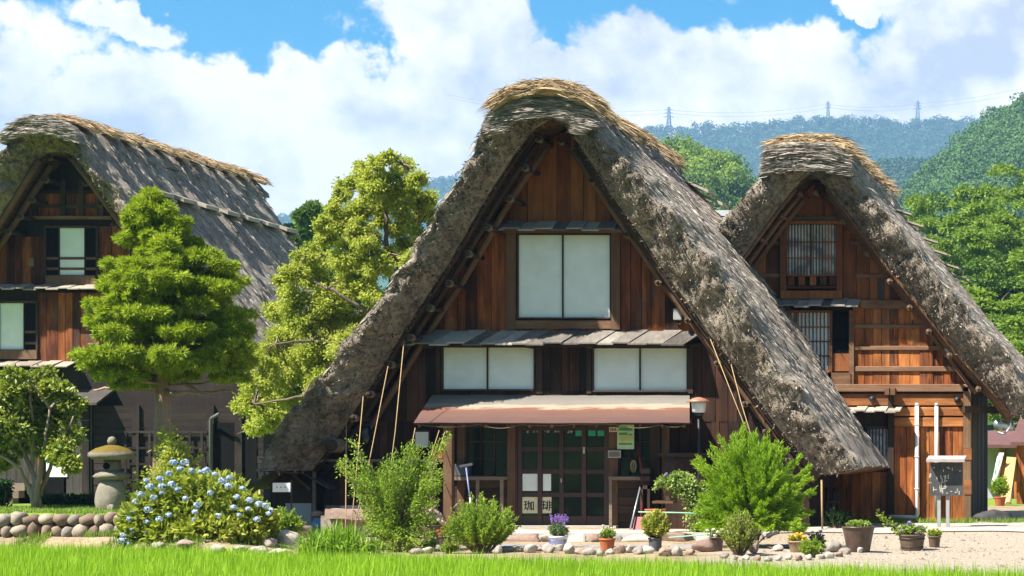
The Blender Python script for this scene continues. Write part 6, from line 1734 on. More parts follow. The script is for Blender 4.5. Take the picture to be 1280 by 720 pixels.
# ------------------------------------------------------------------ pots
def pot(parent, c, r0, r1, h, mat, rim=.02, name='pot', n=22):
    q = MB(); q.lathe(c, [(r0 * .97, 0), (r0, .01), (r0 + (r1 - r0) * .8, h * .8), (r1, h - rim * 1.6), (r1 + rim * .5, h - rim * 1.5), (r1 + rim * .5, h), (r1 - rim * .4, h), (r1 - rim * .5, h - .03)], n)
    return q.build(name, mat, parent)
def soil(parent, c, r, z):
    q = MB(); q.lathe((c[0], c[1], c[2]), [(r, z - .02), (r * .9, z), (r * .4, z + .012)], 16); return q.build('soil', M['soil'], parent)
def pots():
    # dark pot of pink flowers
    def planted(label, px, py, wpx, hpx, mat, leafm, fol, flw, seed, taper=.75, group='potted plants'):
        c = onground(px, py); s = c.y / F; r1 = wpx * s / 2; h = hpx * s
        T = thing('potted_plant', label, 'potted plant', c, group); g = RNG(seed)
        pot(T, c, r1 * taper, r1 * .96, h, M[mat]); soil(T, c, r1 * .9, h - .02)
        top = np.array(c) + np.array([0, 0, h - .02])
        if fol:
            rx, hh, n, per, lf, lw = fol
            P1 = dome(g, n, top, rx * s, rx * s * .8, hh * s, lo=-.2); P0 = top + (P1 - top) * np.array([.3, .3, .05])
            stems_mesh(g, P0, P1, .005, 2, 'stems', M['leaf_dark'], T)
            C, D = sprigs(g, P0, P1, per, lf, .7, .2)
            leaves('foliage', C, D, lf * g.uniform(.6, 1.2, len(C)), lw * g.uniform(.7, 1.2, len(C)), M[leafm], T, seed)
        if flw:
            fm, pts, fr = flw
            for (a, b) in pts:
                cc = np.array(at(a, b, c.y + g.uniform(-.08, .05) - .05)); petals('flower', [cc], [np.array([fr, fr, fr * .6])], 26, fr * 1.1, M[fm], T, seed + int(a * 7 + b))
        return T, c, s
    planted('dark ribbed pot of pink and white flowers beside the arching shrub', 541, 681, 27, 25, 'darkpot', 'leaf_box', (12, 12, 46, 18, .05, .03), ('fl_pink', [(533, 648), (538, 650), (543, 647), (548, 650), (553, 652), (536, 646), (556, 654)], .03), 71)
    planted('smaller dark pot of red flowers left of the rounded shrub', 557, 690, 17, 20, 'darkpot', 'leaf_box', (9, 12, 36, 16, .045, .03), ('fl_red', [(549, 663), (553, 660), (556, 664), (551, 667), (560, 662), (546, 665)], .024), 72)
    # lavender in a blue-painted china pot
    T, c, s = planted('lavender with violet spikes in a white and blue china pot', 698, 684, 23, 14, 'china', 'leaf_lav', (13, 18, 110, 26, .06, .012), None, 73, .72)
    g = RNG(5); q = MB()
    for k in range(9):
        a = -math.pi / 2 + (k - 4) * .33; r = .5 * 23 * s * (.86 + .10 * .5)
        for j in range(3): q.box(c.x + math.cos(a) * r * 1.02 - .012, c.x + math.cos(a) * r * 1.02 + .012, c.y + math.sin(a) * r * 1.03 - .006, c.y + math.sin(a) * r * 1.03 + .006, c.z + .06 + j * .03 + .01 * math.sin(k * 2), c.z + .078 + j * .03 + .01 * math.sin(k * 2))
    q.build('blue_pattern', M['chinablue'], T)
    for k in range(26):
        p = np.array(at(g.uniform(688, 710), g.uniform(646, 655), c.y + g.uniform(-.12, .1)))
        leaves('flower_spike', p + np.stack([g.normal(0, .008, 26), g.normal(0, .008, 26), g.uniform(-.05, .05, 26)], -1), g.normal(0, .5, (26, 3)) + np.array([0, 0, 1]), .024, .014, M['fl_purple'], T, k)
    planted('small terracotta pot with white rose blooms on the stones before the door', 759, 689, 20, 16, 'terracotta', 'leaf_box', (11, 16, 46, 18, .045, .03), ('fl_white', [(765, 660), (768, 659), (754, 657), (760, 664), (752, 662)], .024), 74)
    planted('grey plastic pot of yellowing leafy plant', 819, 689, 17, 17, 'greypot', 'leaf_tan', (19, 36, 140, 26, .075, .032), None, 75, .9)
    planted('white flowers spilling from a brown pot beside the big bright bush', 896, 689, 18, 18, 'darkpot', 'leaf_box', (12, 10, 50, 16, .04, .028), ('fl_white', [(884, 663), (888, 667), (892, 662), (897, 665), (902, 662), (906, 666), (894, 669), (886, 671), (901, 670), (909, 663)], .032), 76)
    planted('wide shallow pot of bright yellow flowers', 998, 690, 27, 14, 'palepot', 'leaf_box', (12, 8, 40, 14, .04, .025), ('fl_yellow', [(986, 672), (990, 669), (995, 670), (1000, 669), (1005, 671), (1008, 674), (992, 674), (998, 674), (1003, 675), (988, 675), (996, 667), (1002, 667)], .032), 77)
    planted('low trough of purple flowers behind the pot of yellow flowers', 1021, 684, 24, 9, 'palepot', 'leaf_box', (11, 9, 46, 14, .04, .025), ('fl_purple', [(1011, 668), (1016, 665), (1021, 667), (1026, 664), (1029, 669), (1014, 672), (1024, 671)], .026), 78)
    planted('large round brown glazed pot with a few white and pink blooms', 1073, 690, 42, 32, 'darkpot', 'leaf_box', (17, 9, 70, 16, .05, .03), ('fl_white', [(1073, 654), (1076, 657), (1070, 658), (1080, 658)], .028), 79, .68)
    T, c, s = planted('wooden half barrel of purple petunias with a long leafy shoot', 1140, 688, 34, 20, 'barrelwood', 'leaf_box', (20, 14, 110, 18, .055, .03), ('fl_purple', [(1127, 663), (1133, 658), (1137, 653), (1142, 662), (1148, 658), (1153, 660), (1130, 668), (1145, 667), (1138, 660), (1151, 666), (1124, 666)], .034), 80, .8)
    q = MB()
    for zz in (.05, .2): q.lathe((c.x, c.y, c.z + zz), [(.202 + zz * .18, 0), (.206 + zz * .18, .012), (.202 + zz * .18, .024)], 22)
    q.build('hoop', M['blackmetal'], T)
    g = RNG(6); pts = [at(1138, 668, c.y), at(1124, 664, c.y - .1), at(1110, 655, c.y - .1), at(1098, 640, c.y)]
    q = MB(); q.tube(pts, [.012, .011, .009, .005], 6); st = q.build('shoot', M['leaf_dark'], T)
    A = np.array([np.array(pts[i]) * (1 - t) + np.array(pts[i + 1]) * t for i in range(3) for t in np.linspace(0, 1, 36)])
    leaves('shoot_leaves', A + g.normal(0, .025, A.shape), g.normal(0, 1, A.shape) + np.array([-.3, -.3, .4]), .085, .045, M['leaf_tan2'], T, 9)
    planted('small pot of yellow and mauve flowers right of the half barrel', 1168, 684, 16, 14, 'barrelwood', 'leaf_box', (10, 10, 46, 14, .045, .026), ('fl_yellow', [(1160, 666), (1165, 662), (1163, 668), (1171, 664), (1174, 670)], .026), 81, .8)
    # terracotta pots behind
    for k, (px, py, w, h, lab) in enumerate(((465.5, 664, 15, 12, 'upturned terracotta pot in front of the long stone bench'), (481, 667, 13, 12, 'second terracotta pot half hidden by the arching shrub'))):
        c = onground(px, py); s = c.y / F; q = MB(); q.lathe(c, [(w * s / 2, 0), (w * s / 2, .03), (w * s / 2 * .93, .035), (w * s / 2 * .72, h * s), (.02, h * s + .002)], 20); tag(q.build('terracotta_pot', M['terracotta'], loc=c), lab, 'pot')
    c = onground(812, 680); c = Vector((X_(812, 42.8), 43.3, 0)); s = c.y / F
    T = thing('clay_jar', 'tall brown clay jar behind the yellowing leafy plant', 'jar', c); pot(T, c, .13, .2, .46, M['terracotta'], name='body'); soil(T, c, .17, .44)
    # plant on a pedestal table with trailing ivy
    Y = 43.6; c = at(830, 664, Y); c.z = 0.0
    T = thing('pedestal_stand', 'thin black pedestal stand with a small wooden top by the doorway post', 'plant stand', c)
    q = MB(); q.tube([c, c + Vector((0, 0, Z_(628, Y)))], .018, 8); q.lathe(c, [(.11, 0), (.10, .015), (.035, .05), (.02, .12)], 14); q.build('stem', M['blackmetal'], T)
    q = MB(); q.box(X_(818, Y), X_(844, Y), Y - .2, Y + .2, Z_(629, Y), Z_(626, Y)); q.build('top', M['wood_post'], T)
    zt = Z_(626, Y) + .002; cc = Vector((X_(838, Y), Y, zt)); T = thing('ivy_planter', 'wooden tub on the pedestal stand spilling long trails of variegated ivy', 'potted plant', cc, 'potted plants')
    pot(T, cc, .115, .155, Z_(609, Y) - zt, M['barrelwood'], name='tub'); soil(T, cc, .14, Z_(609, Y) - zt - .02)
    g = RNG(15); A = []
    for (p, n_, sd) in (([(842, 604), (858, 600), (868, 618), (872, 645), (873, 668)], 5, .10), ([(840, 606), (856, 608), (864, 630), (866, 650)], 4, .09), ([(846, 604), (866, 604), (878, 622), (880, 640)], 4, .09), ([(838, 606), (828, 602), (821, 608)], 3, .06), ([(838, 604), (842, 598), (850, 597), (860, 600)], 6, .08), ([(838, 608), (850, 610), (858, 622)], 5, .09), ([(870, 640), (876, 655), (884, 662)], 3, .06)):
        for _ in range(n_):
            pl = np.array([np.array(at(a, b, Y - .05 + g.uniform(-.2, .1))) for a, b in p]) + g.normal(0, .04, (len(p), 3))
            for i in range(len(p) - 1): A.append(pl[i] + (pl[i + 1] - pl[i]) * g.random((75, 1)) + g.normal(0, sd * .55, (75, 3)))
    A = np.concatenate(A); leaves('ivy', A, g.normal(0, .7, A.shape) + np.array([0, -.5, -.5]), g.uniform(.04, .08, len(A)), g.uniform(.03, .055, len(A)), M['leaf_ivy'], T, 12)
    petals('flower', [at(831, 596, Y), at(833, 593, Y), at(829, 599, Y)], [np.array([.03] * 3)] * 3, 30, .035, M['fl_purple'], T, 91)
    # potted plant by the far shed
    c = P(1250, 634, 66); c.z = 0; T = thing('potted_plant', 'far potted plant in terracotta by the leaning planks', 'potted plant', c, 'potted plants'); pot(T, c, .13, .18, .28, M['terracotta']); g = RNG(3)
    P1 = dome(g, 60, np.array(c) + np.array([0, 0, .27]), .28, .28, .6); C, D = sprigs(g, np.tile(np.array(c) + np.array([0, 0, .27]), (60, 1)), P1, 16, .1, .6); leaves('foliage', C, D, .12, .05, M['leaf_shrub'], T, 3)
M['leaf_lav'] = m_leaf('lavender_leaf', [(0, (.08, .14, .06)), (.5, (.19, .27, .12)), (1, (.33, .40, .22))], .3)
M['palepot'] = m_plain('tan_clay_pot', (.26, .18, .11), .8, .15, .2, 8)
pots()

# ------------------------------------------------------------------ stones
def stones():
    big = [(361, 684, 20, 13, 'rock_white', 'largest pale boulder, left of the strap leaved clump'), (337, 684, 9, 7, 'rock', 'small grey stone touching the left side of the pale boulder'),
           (878, 690, 14, 9, 'rock_red', 'reddish rounded rock left of the white flowers'), (942, 692, 9, 10, 'rock_red', 'dark round stone under the big bright bush'), (1041, 690, 13, 9, 'rock', 'grey wedge shaped stone left of the large brown pot'),
           (972, 689, 9, 5, 'rock_white', 'flat pale stone left of the pot of yellow flowers'), (300, 690, 16, 5, 'rock', 'long low stone below the hydrangea'), (232, 684, 14, 6, 'rock_red', 'brown stone under the left of the hydrangea'), (197, 686, 10, 5, 'rock', 'pale flat stone under the left edge of the hydrangea'), (270, 692, 10, 6, 'rock_white', 'pale stone at the bank right of the hydrangea foot'), (325, 692, 13, 6, 'rock', 'grey stone in the bank below the pale boulder'), (350, 694, 14, 5, 'rock_white', 'flat pale stone in front of the pale boulder'), (535, 692, 8, 5, 'rock_white', 'small white stone under the pot of pink flowers'), (520, 693, 10, 5, 'rock', 'brownish stone right of the arching shrub stem')]
    for k, (px, py, rx, rz, m_, lab) in enumerate(big):
        c = onground(px, py); s = c.y / F; rock_mesh('rock', c, (rx * s, rx * s * .8, rz * s), 100 + k, M[m_], lab, flat=.75, yaw=.3 * k)
    # small border stones before the paddy
    row = [(650, 690, 10), (664, 691, 11), (672, 689, 9), (686, 691, 10), (699, 689, 9), (712, 692, 11), (725, 693, 8), (737, 694, 11), (751, 695, 8), (763, 693, 8), (776, 692, 9), (788, 691, 9), (797, 693, 8), (808, 692, 9), (830, 695, 13), (846, 695, 11), (636, 690, 9), (622, 692, 8), (862, 694, 9),
           (905, 698, 6), (918, 700, 6), (932, 700, 7), (947, 701, 6), (960, 702, 7), (973, 701, 6), (985, 700, 7), (998, 701, 6), (1011, 700, 7), (1025, 699, 8), (1037, 698, 7), (1049, 696, 8), (1058, 693, 7), (1067, 690, 7), (1075, 691, 6)]
    for k, (px, py, r) in enumerate(row):
        c = onground(px, py); s = c.y / F; u = (k * 37 % 11) / 11
        rock_mesh('rock', c, (r * s * (.8 + .4 * u), r * s * .7, r * s * (.55 + .35 * ((k * 53 % 7) / 7))), 200 + k, M[('rock', 'rock_white', 'rock_red', 'rock')[k % 4]], 'small border stone in the line along the paddy edge', group='small stones along the paddy edge', flat=.6, yaw=k)
    # rough blocks facing the porch floor
    blk = [(598, 26), (622, 22), (654, 40), (690, 30), (722, 27), (746, 20), (768, 24), (803, 48), (848, 40), (884, 30), (914, 28), (942, 26)]
    for k, (px, w) in enumerate(blk):
        Y = 42.86; c = Vector((X_(px, Y), Y, -.235)); s = Y / F
        rock_mesh('kerb_stone', c, (w * s * .53, .17, .125), 300 + k, M[('rock', 'rock_white', 'rock_red')[k % 3]], 'rough kerb block under the porch floor edge', 'kerb stone', 'kerb stones under the porch', flat=.85, box=.8)
    # flagstones laid before them
    for k, (px, w) in enumerate(((620, 50), (680, 60), (744, 55), (800, 50), (860, 50), (560, 50), (930, 50), (985, 45))):
        Y = 41.6; c = Vector((X_(px, Y), Y, -.215)); s = Y / F
        rock_mesh('flagstone', c, (w * s * .56, .5, .03), 340 + k, M['flag'], 'grey flagstone laid flat below the porch kerb', 'flagstone', 'flagstones below the porch', flat=.6, box=.7)
M['flag'] = m_plain('grey_flagstone', (.22, .22, .225), .85, .2, .2, 5, 0, .3)
stones()

# ------------------------------------------------------------------ things about the middle house
def tube_thing(name, label, cat, pts, r, mat, n=6, group=None):
    q = MB(); q.tube(pts, r, n); return tag(q.build(name, M[mat], loc=pts[0]), label, cat, group)
def house_things():
    Yt, YW = 44.75, 46.0
    cords = [([(433, 522, 44.8), (432.5, 600, 43.5), (432, 660, 42.3)], 'leftmost of the straw cords under the left eave, almost upright'),
             ([(454, 496, 44.8), (447, 575, 43.6), (439, 660, 42.3)], 'second straw cord from the left under the eave, slightly slanted'),
             ([(485, 458, 44.8), (463, 570, 43.6), (442, 662, 42.3)], 'third straw cord from the left under the eave, clearly slanted'),
             ([(505, 426, 44.8), (494, 540, 43.8), (478, 662, 42.5)], 'long straw cord from high under the left eave into the arching shrub'),
             ([(519, 535, 44.7), (510, 580, 44.0), (494, 660, 42.6)], 'short straw cord from the left corner of the porch roof'),
             ([(556, 540, 44.7), (540, 592, 44.0), (517, 662, 42.6)], 'straw cord slanting down left of the porch post'),
             ([(549, 538, 44.7), (533, 588, 44.0), (512, 660, 42.7)], 'straw cord just left of the one by the porch post'),
             ([(888, 424, 44.9), (910, 480, 44.0), (942, 560, 42.6)], 'upper straw cord from the right eave down to the big bright bush'),
             ([(914, 456, 44.9), (926, 502, 44.0), (943, 558, 42.6)], 'lower straw cord from the right eave down to the big bright bush')]
    for pts, lab in cords: tube_thing('hanging_twine', lab, 'cord', [P(*p) for p in pts], .0095, 'cord', 6, 'straw cords strung from the eaves')
    # cord swagged along the porch eave
    q = []
    for a, b in ((519, 600), (600, 650), (650, 716), (716, 770), (770, 826), (826, 860)):
        for t in np.linspace(0, 1, 9)[:-1]: q.append(P(a + (b - a) * t, 530.5 + (3 + 2.2 * math.sin(a * 1.7)) * 4 * t * (1 - t) + 1 * math.sin(a), 44.80))
    tube_thing('twine_swag', 'straw cord hung in shallow swags along the front of the porch roof', 'cord', q, .008, 'rope')
    # framed board, shelf box, lamp glass at the left
    q = MB(); q.box(X_(520, YW), X_(540, YW), YW - .12, YW - .04, Z_(562, YW), Z_(537, YW)); o = q.build('framed_notice', M['wood_dark'], loc=P(530, 562, YW)); tag(o, 'small dark framed notice on the wall left of the porch post', 'notice')
    q = MB(); q.box(X_(522, YW), X_(538, YW), YW - .132, YW - .12, Z_(559, YW), Z_(540, YW)); q.build('paper', M['paper'], o)
    z0 = Z_(574, YW) + .002; c = Vector((X_(553, YW), YW - .2, z0))
    q = MB(); q.box(c.x - .125, c.x + .125, YW - .34, YW - .10, z0, z0 + .28); q.box(c.x - .135, c.x + .135, YW - .35, YW - .09, z0 + .225, z0 + .25); o = q.build('red_box', M['redplastic'], loc=c, bevel=.012); tag(o, 'red box on the window shelf left of the porch post', 'box')
    c = Vector((X_(460, YW), YW - .16, Z_(556, YW))); T = thing('wall_lamp', 'oval glass lamp fixed to the dark wall left of the porch', 'wall lamp', c)
    q = MB(); q.lathe(c, [(.05, -.03), (.1, .0), (.125, .12), (.125, .28), (.09, .40), (.03, .43)], 16); q.build('lamp_glass', M['glass'], T)
    q = MB(); q.box(c.x - .05, c.x + .05, YW - .16, YW - .02, c.z + .36, c.z + .46); q.lathe(c, [(.13, .395), (.13, .42), (.05, .46)], 16); q.build('bracket', M['blackmetal'], T)
    # mop, grey bin, pole tools
    c = Vector((X_(572, YW), YW - .22, Z_(595.5, YW) + .002)); q = MB(); q.box(X_(575, YW), X_(592, YW), YW - .38, YW - .12, c.z, c.z + .26); o = q.build('grey_crate', M['greypot'], loc=c, bevel=.02); tag(o, 'grey plastic crate on the shelf left of the door', 'crate')
    T = thing('floor_mop', 'white and blue handled mop propped head up beside the rounded shrub', 'mop', P(590, 666, 43.9))
    q = MB(); q.tube([P(591, 666, 43.9), P(587.5, 622, 44.2)], .016, 8); q.build('lower_handle', M['white_paint'], T); q = MB(); q.tube([P(587.5, 622, 44.2), P(582.5, 584, 44.5)], .016, 8); q.build('upper_handle', M['chinablue2'], T)
    q = MB(); q.bar(P(575, 583, 44.5), P(591, 580, 44.5), .06, .05); q.build('head', M['charcoal'], T)
    T = thing('snow_scoop', 'long handled dark red scoop leaning on the wall right of the door', 'scoop', P(801, 664, 45.2))
    q = MB(); q.tube([P(797, 553, YW - .17), P(800, 575, YW - .3), P(803.5, 592, YW - .4), P(802, 655, 45.3)], .022, 8); q.build('handle', M['redpaint'], T); q = MB(); q.hexa([P(790, 664, 45.0), P(806, 664, 45.0), P(806, 664, 45.35), P(790, 664, 45.35), P(794, 646, 45.15), P(805, 646, 45.15), P(805, 646, 45.2), P(794, 646, 45.2)]); q.build('blade', M['redpaint'], T)
    tube_thing('white_pole', 'thin white pole leaning across the dark recess right of the door', 'pole', [P(801, 606, 45.45), P(787, 664.5, 44.9)], .018, 'steel', 8)
    # straw charm on the window
    q = MB(); c = P(792, 583, YW - .1); ring = [(c.x + .052 * math.cos(a), c.y, c.z + .12 * math.sin(a)) for a in np.linspace(0, 2 * math.pi, 19)]; q.tube(ring, .02, 6, cap=False); q.tube([c + Vector((0, 0, .1)), c - Vector((0, 0, .1))], .02, 6); tag(q.build('straw_charm', M['straw'], loc=c), 'oval woven straw charm on the window right of the door', 'charm')
    # poster and little plates
    q = MB(); q.box(X_(774, YW), X_(795, YW), YW - .168, YW - .155, Z_(561.5, YW), Z_(531, YW)); o = q.build('poster', M['poster_b'], loc=P(784, 561, YW)); tag(o, 'green and yellow poster on the window right of the door', 'poster')
    q = MB(); q2 = MB(); g = random.Random(8)
    for (py, h, a, b) in ((535.5, 2.0, 777, 792), (537.5, 2.2, 775.5, 793), (542.5, 3.2, 776, 787), (543.5, 1.8, 788.5, 793), (555, 2.2, 776, 793)): q.box(X_(a, YW), X_(b, YW), YW - .173, YW - .169, Z_(py + h / 2, YW), Z_(py - h / 2, YW))
    for (py, h, a, b) in ((533, 1.4, 777, 792), (547, 2.2, 776, 793), (550, 2.2, 777, 792)): q2.box(X_(a, YW), X_(b, YW), YW - .173, YW - .169, Z_(py + h / 2, YW), Z_(py - h / 2, YW))
    q.build('green_lettering', M['poster_g'], o); q2.build('yellow_lettering', M['poster_y'], o)
    q = MB(); q.box(X_(763.5, YW), X_(773.5, YW), YW - .145, YW - .125, Z_(540, YW), Z_(534, YW)); o = q.build('name_plate', M['paper_cream'], loc=P(768, 540, YW)); tag(o, 'cream name plate at the head of the right door post', 'plate'); q = MB()
    for k in range(4): q.box(X_(765 + k * 2, YW), X_(766.3 + k * 2, YW), YW - .149, YW - .146, Z_(538.5, YW), Z_(535.5, YW))
    q.build('lettering', M['redpaint'], o)
    q = MB(); q.box(X_(763, YW), X_(779, YW), YW - .20, YW - .172, Z_(572.5, YW), Z_(563, YW)); o = q.build('hanging_sign', M['steel'], loc=P(771, 572, YW)); tag(o, 'small hanging board with rounded brown centre right of the door', 'sign')
    q = MB(); c = P(771, 567.8, YW); n = 18; pts = [(c.x + .115 * math.copysign(abs(math.cos(a)) ** .6, math.cos(a)), c.z + .055 * math.copysign(abs(math.sin(a)) ** .6, math.sin(a))) for a in np.linspace(0, 2 * math.pi, n, endpoint=False)]
    q.add([(x, YW - .206, z) for x, z in pts] + [(x, YW - .2, z) for x, z in pts], [tuple(range(n))] + [(i, (i + 1) % n, n + (i + 1) % n, n + i) for i in range(n)]); q.build('board', M['wood_pale2'], o)
    # cards behind the door glass: a white sheet and the coffee sign
    q = MB(); q.box(X_(654, YW), X_(673, YW), YW - .048, YW - .040, Z_(613.5, YW), Z_(592, YW)); q.box(X_(679.5, YW), X_(689.5, YW), YW - .048, YW - .040, Z_(613.5, YW), Z_(592.5, YW)); tag(q.build('white_notice', M['paper'], loc=P(665, 613, YW)), 'plain white sheet on the door glass above the coffee sign', 'notice')
    q = MB(); q.box(X_(653, YW), X_(690, YW), YW - .048, YW - .040, Z_(641.5, YW), Z_(620.5, YW)); o = q.build('coffee_sign', M['sign_cream'], loc=P(671, 641, YW)); tag(o, 'cream sign with two large brushed characters low on the door', 'sign')
    for ch, px in (('\u73c8', 662.3), ('\u7432', 684.4)):
        cu = bpy.data.curves.new('lettering', 'FONT'); cu.body = ch; cu.size = .225; cu.align_x = 'CENTER'; cu.extrude = .001; cu.offset = .003
        tmp = bpy.data.objects.new('lettering_curve', cu); cu.materials.append(M['ink']); COL.objects.link(tmp); bpy.context.view_layer.update(); me = bpy.data.meshes.new_from_object(tmp.evaluated_get(bpy.context.evaluated_depsgraph_get())); bpy.data.objects.remove(tmp); t = bpy.data.objects.new('lettering', me); link(t, o); t.rotation_euler = (math.radians(90), 0, 0); w = Vector((X_(px, YW), YW - .0505, Z_(637, YW))); t.location = w - ORIG[o]
    # lamp on a post
    Y = 45.2; c = Vector((X_(873.5, Y), Y, 0)); T = thing('post_lamp', 'garden lamp with white glass and copper cap at the right end of the porch roof', 'lamp', c)
    z = lambda py: Z_(py, Y)
    q = MB(); q.tube([c, (c.x, Y, z(516))], .028, 8); q.lathe((c.x, Y, z(520)), [(.05, 0), (.09, .02), (.105, .07)], 12); q.build('post', M['blackmetal'], T)
    q = MB(); q.lathe((c.x, Y, z(516)), [(.10, 0), (.135, .02), (.15, .20), (.14, .23)], 16); q.build('lamp_glass', M['lampglass'], T)
    q = MB(); q.lathe((c.x, Y, z(502.5)), [(.25, -.005), (.255, .01), (.12, .075), (.03, .10)], 18); q.build('cap', M['copper'], T)
    # meter box high on the gable
    q = MB(); q.box(X_(843.5, YW), X_(854, YW), YW - .15, YW - .03, Z_(400.5, YW), Z_(386, YW)); o = q.build('meter_box', M['post_grey'], loc=P(848, 400, YW), bevel=.01); tag(o, 'small grey electric box under the right rake of the middle gable', 'box')
    q = MB(); q.tube([P(846, 400, YW - .1), P(846.5, 404, YW - .1), P(850, 405.5, YW - .1), P(852.5, 402, YW - .1), P(852.5, 399, YW - .1)], .01, 6); q.tube([P(854, 388, YW - .1), P(860, 384.5, YW - .12), P(872, 392, YW - .2)], .012, 6); q.build('cable', M['rope'], o)
    # hut by the left eave, notice, bench, tarpaulin
    Y = 45.9; z = lambda py: Z_(py, Y); x = lambda px: X_(px, Y); c = Vector((x(366), Y, gz(x(366), Y))); T = thing('well_house', 'dark little gabled hut under the left eave of the middle farmhouse', 'hut', c)
    q = MB(); q.add([(x(338), Y, c.z), (x(393), Y, c.z), (x(393), Y, z(606)), (x(366), Y, z(578)), (x(338), Y, z(606)), (x(338), Y + 1.1, c.z), (x(393), Y + 1.1, c.z), (x(393), Y + 1.1, z(606)), (x(366), Y + 1.1, z(578)), (x(338), Y + 1.1, z(606))], [(0, 1, 2, 3, 4), (9, 8, 7, 6, 5), (1, 6, 7, 2), (5, 0, 4, 9), (2, 7, 8, 3), (4, 3, 8, 9), (0, 5, 6, 1)]); q.build('wall', M['wood_dark'], T)
    q = MB(); q.hexa([(x(361), Y - .3, z(578)), (x(418), Y - .3, z(612)), (x(418), Y + 1.3, z(612)), (x(361), Y + 1.3, z(578)), (x(361), Y - .3, z(575)), (x(418), Y - .3, z(609.5)), (x(418), Y + 1.3, z(609.5)), (x(361), Y + 1.3, z(575))]); q.hexa([(x(314), Y - .297, z(612)), (x(361), Y - .297, z(580)), (x(361), Y + 1.297, z(580)), (x(314), Y + 1.297, z(612)), (x(314), Y - .297, z(609.5)), (x(361), Y - .297, z(576)), (x(361), Y + 1.297, z(576)), (x(314), Y + 1.297, z(609.5))]); q.build('roof', M['charcoal'], T)
    q = MB(); q.bar((x(362), Y - .1, z(586)), (x(392), Y - .1, z(612)), .05, .16, (0, -1, 0)); q.bar((x(360), Y - .1, z(586)), (x(338), Y - .1, z(606)), .05, .16, (0, -1, 0)); q.build('rake_board', M['wood_post'], T)
    q = MB(); q.box(x(358), x(390), Y - .05, Y - .01, c.z, z(629)); q.build('pale_panel', M['plaster'], T)
    T = thing('garden_notice', 'small white notice board on a post before the dark hut', 'notice', P(352, 650, 43.2)); q = MB(); q.box(X_(341.5, 43.2), X_(363.5, 43.2), 43.17, 43.2, Z_(615, 43.2), Z_(603.5, 43.2)); b_ = q.build('board', M['white_paint'], T)
    q = MB(); g = random.Random(3)
    for k in range(3): q.box(X_(346.5 + 5 * k, 43.2), X_(347.5 + 5 * k, 43.2), 43.166, 43.169, Z_(610, 43.2), Z_(608, 43.2))
    q.build('lettering', M['rope'], b_); q = MB(); q.box(X_(363.8, 43.2), X_(365, 43.2), 43.18, 43.21, -.1, Z_(600, 43.2)); q.build('post', M['blackmetal'], T)
    Y = 43.6; c = Vector((X_(440, Y), Y, gz(X_(440, Y), Y))); T = thing('stone_bench', 'long grey stone bench with a thick rough slab behind the straw cords', 'bench', c)
    def slab(nm, x0, x1, y0, y1, z0, z1, m_, sd):
        import bmesh
        bm = bmesh.new(); bmesh.ops.create_cube(bm, size=1); bmesh.ops.subdivide_edges(bm, edges=bm.edges[:], cuts=7, use_grid_fill=True); V = np.array([v.co[:] for v in bm.verts]); Fq = np.array([[v.index for v in f.verts] for f in bm.faces]); bm.free()
        V = V * np.array([x1 - x0, y1 - y0, z1 - z0]) + np.array([(x0 + x1) / 2, (y0 + y1) / 2, (z0 + z1) / 2]); V += .022 * np.stack([fbm(V * 3, sd + j, 3) for j in range(3)], -1)
        return mesh_np(nm, V, Fq, m_, T, smooth=False)
    slab('slab', X_(418, Y), X_(478, Y), Y - .5, Y + .3, Z_(648, Y), Z_(636, Y), M['rock_red'], 3); slab('support', X_(408, Y), X_(470, Y), Y - .3, Y + .3, c.z - .05, Z_(645, Y), M['rock'], 5); slab('back_slab', X_(405, Y), X_(452, Y), Y + .1, Y + .5, Z_(645, Y), Z_(632, Y), M['charcoal'], 7)
    c = onground(398, 664); g = RNG(4)
    V = []; n, m = 22, 14
    for i in range(n):
        for j in range(m): u, v = i / (n - 1) - .5, j / (m - 1) - .5; r = max(0, 1 - (u * 2) ** 2) * max(0, 1 - (v * 2) ** 2); V.append((c.x + u * .62, c.y + .2 + v * .5, c.z + .33 * r ** .6 * (1 + .35 * u)))
    V = np.array(V); V[:, 2] += .035 * fbm(V * 6, 3, 3); V[:, 2] = np.maximum(V[:, 2], c.z - .03); idx = np.arange(n * m).reshape(n, m); Fq = np.stack([idx[:-1, :-1], idx[1:, :-1], idx[1:, 1:], idx[:-1, 1:]], -1).reshape(-1, 4)
    o = mesh_np('tarpaulin', V, Fq, M['tarp'], None, smooth=True, loc=c); so = o.modifiers.new('thick', 'SOLIDIFY'); so.thickness = .01; tag(o, 'crumpled blue tarpaulin heap left of the stone bench', 'tarpaulin')
    rock_mesh('driftwood', Vector((X_(397, 43.9), 43.9, .30)), (.16, .12, .07), 61, M['wood_pale2'], 'brown lump of wood lying on top behind the blue tarpaulin', 'wood')
    rock_mesh('rock', Vector((X_(381, 43.3), 43.3, gz(X_(381, 43.3), 43.3) - .02)), (.28, .2, .17), 62, M['rock_red'], 'brown stone between the dark hut and the blue tarpaulin', flat=.7)
    rock_mesh('rock', Vector((X_(534, 44.2), 44.2, -.02)), (.42, .3, .30), 63, M['rock_red'], 'big pale brown stone at the left foot of the porch post', flat=.75)
    rock_mesh('log', Vector((X_(572, 44.6), 44.6, .42)), (.09, .16, .08), 64, M['wood_pale2'], 'cut log end beside the porch post', 'log')
    # green garden stakes
    tube_thing('garden_stake', 'upper pale green stake tied across the plants right of the door', 'stake', [P(798, 640, 42.6), P(850, 641, 42.6), P(893, 643, 42.6)], .016, 'cream_pvc')
    tube_thing('garden_stake', 'lower pale green stake slanting behind the reddish rock', 'stake', [P(836, 672, 42.4), P(885, 668, 42.3), P(905, 664, 42.2)], .014, 'cream_pvc')
    # boxes in the recess right of the door
    Y = 45.6; q = MB()
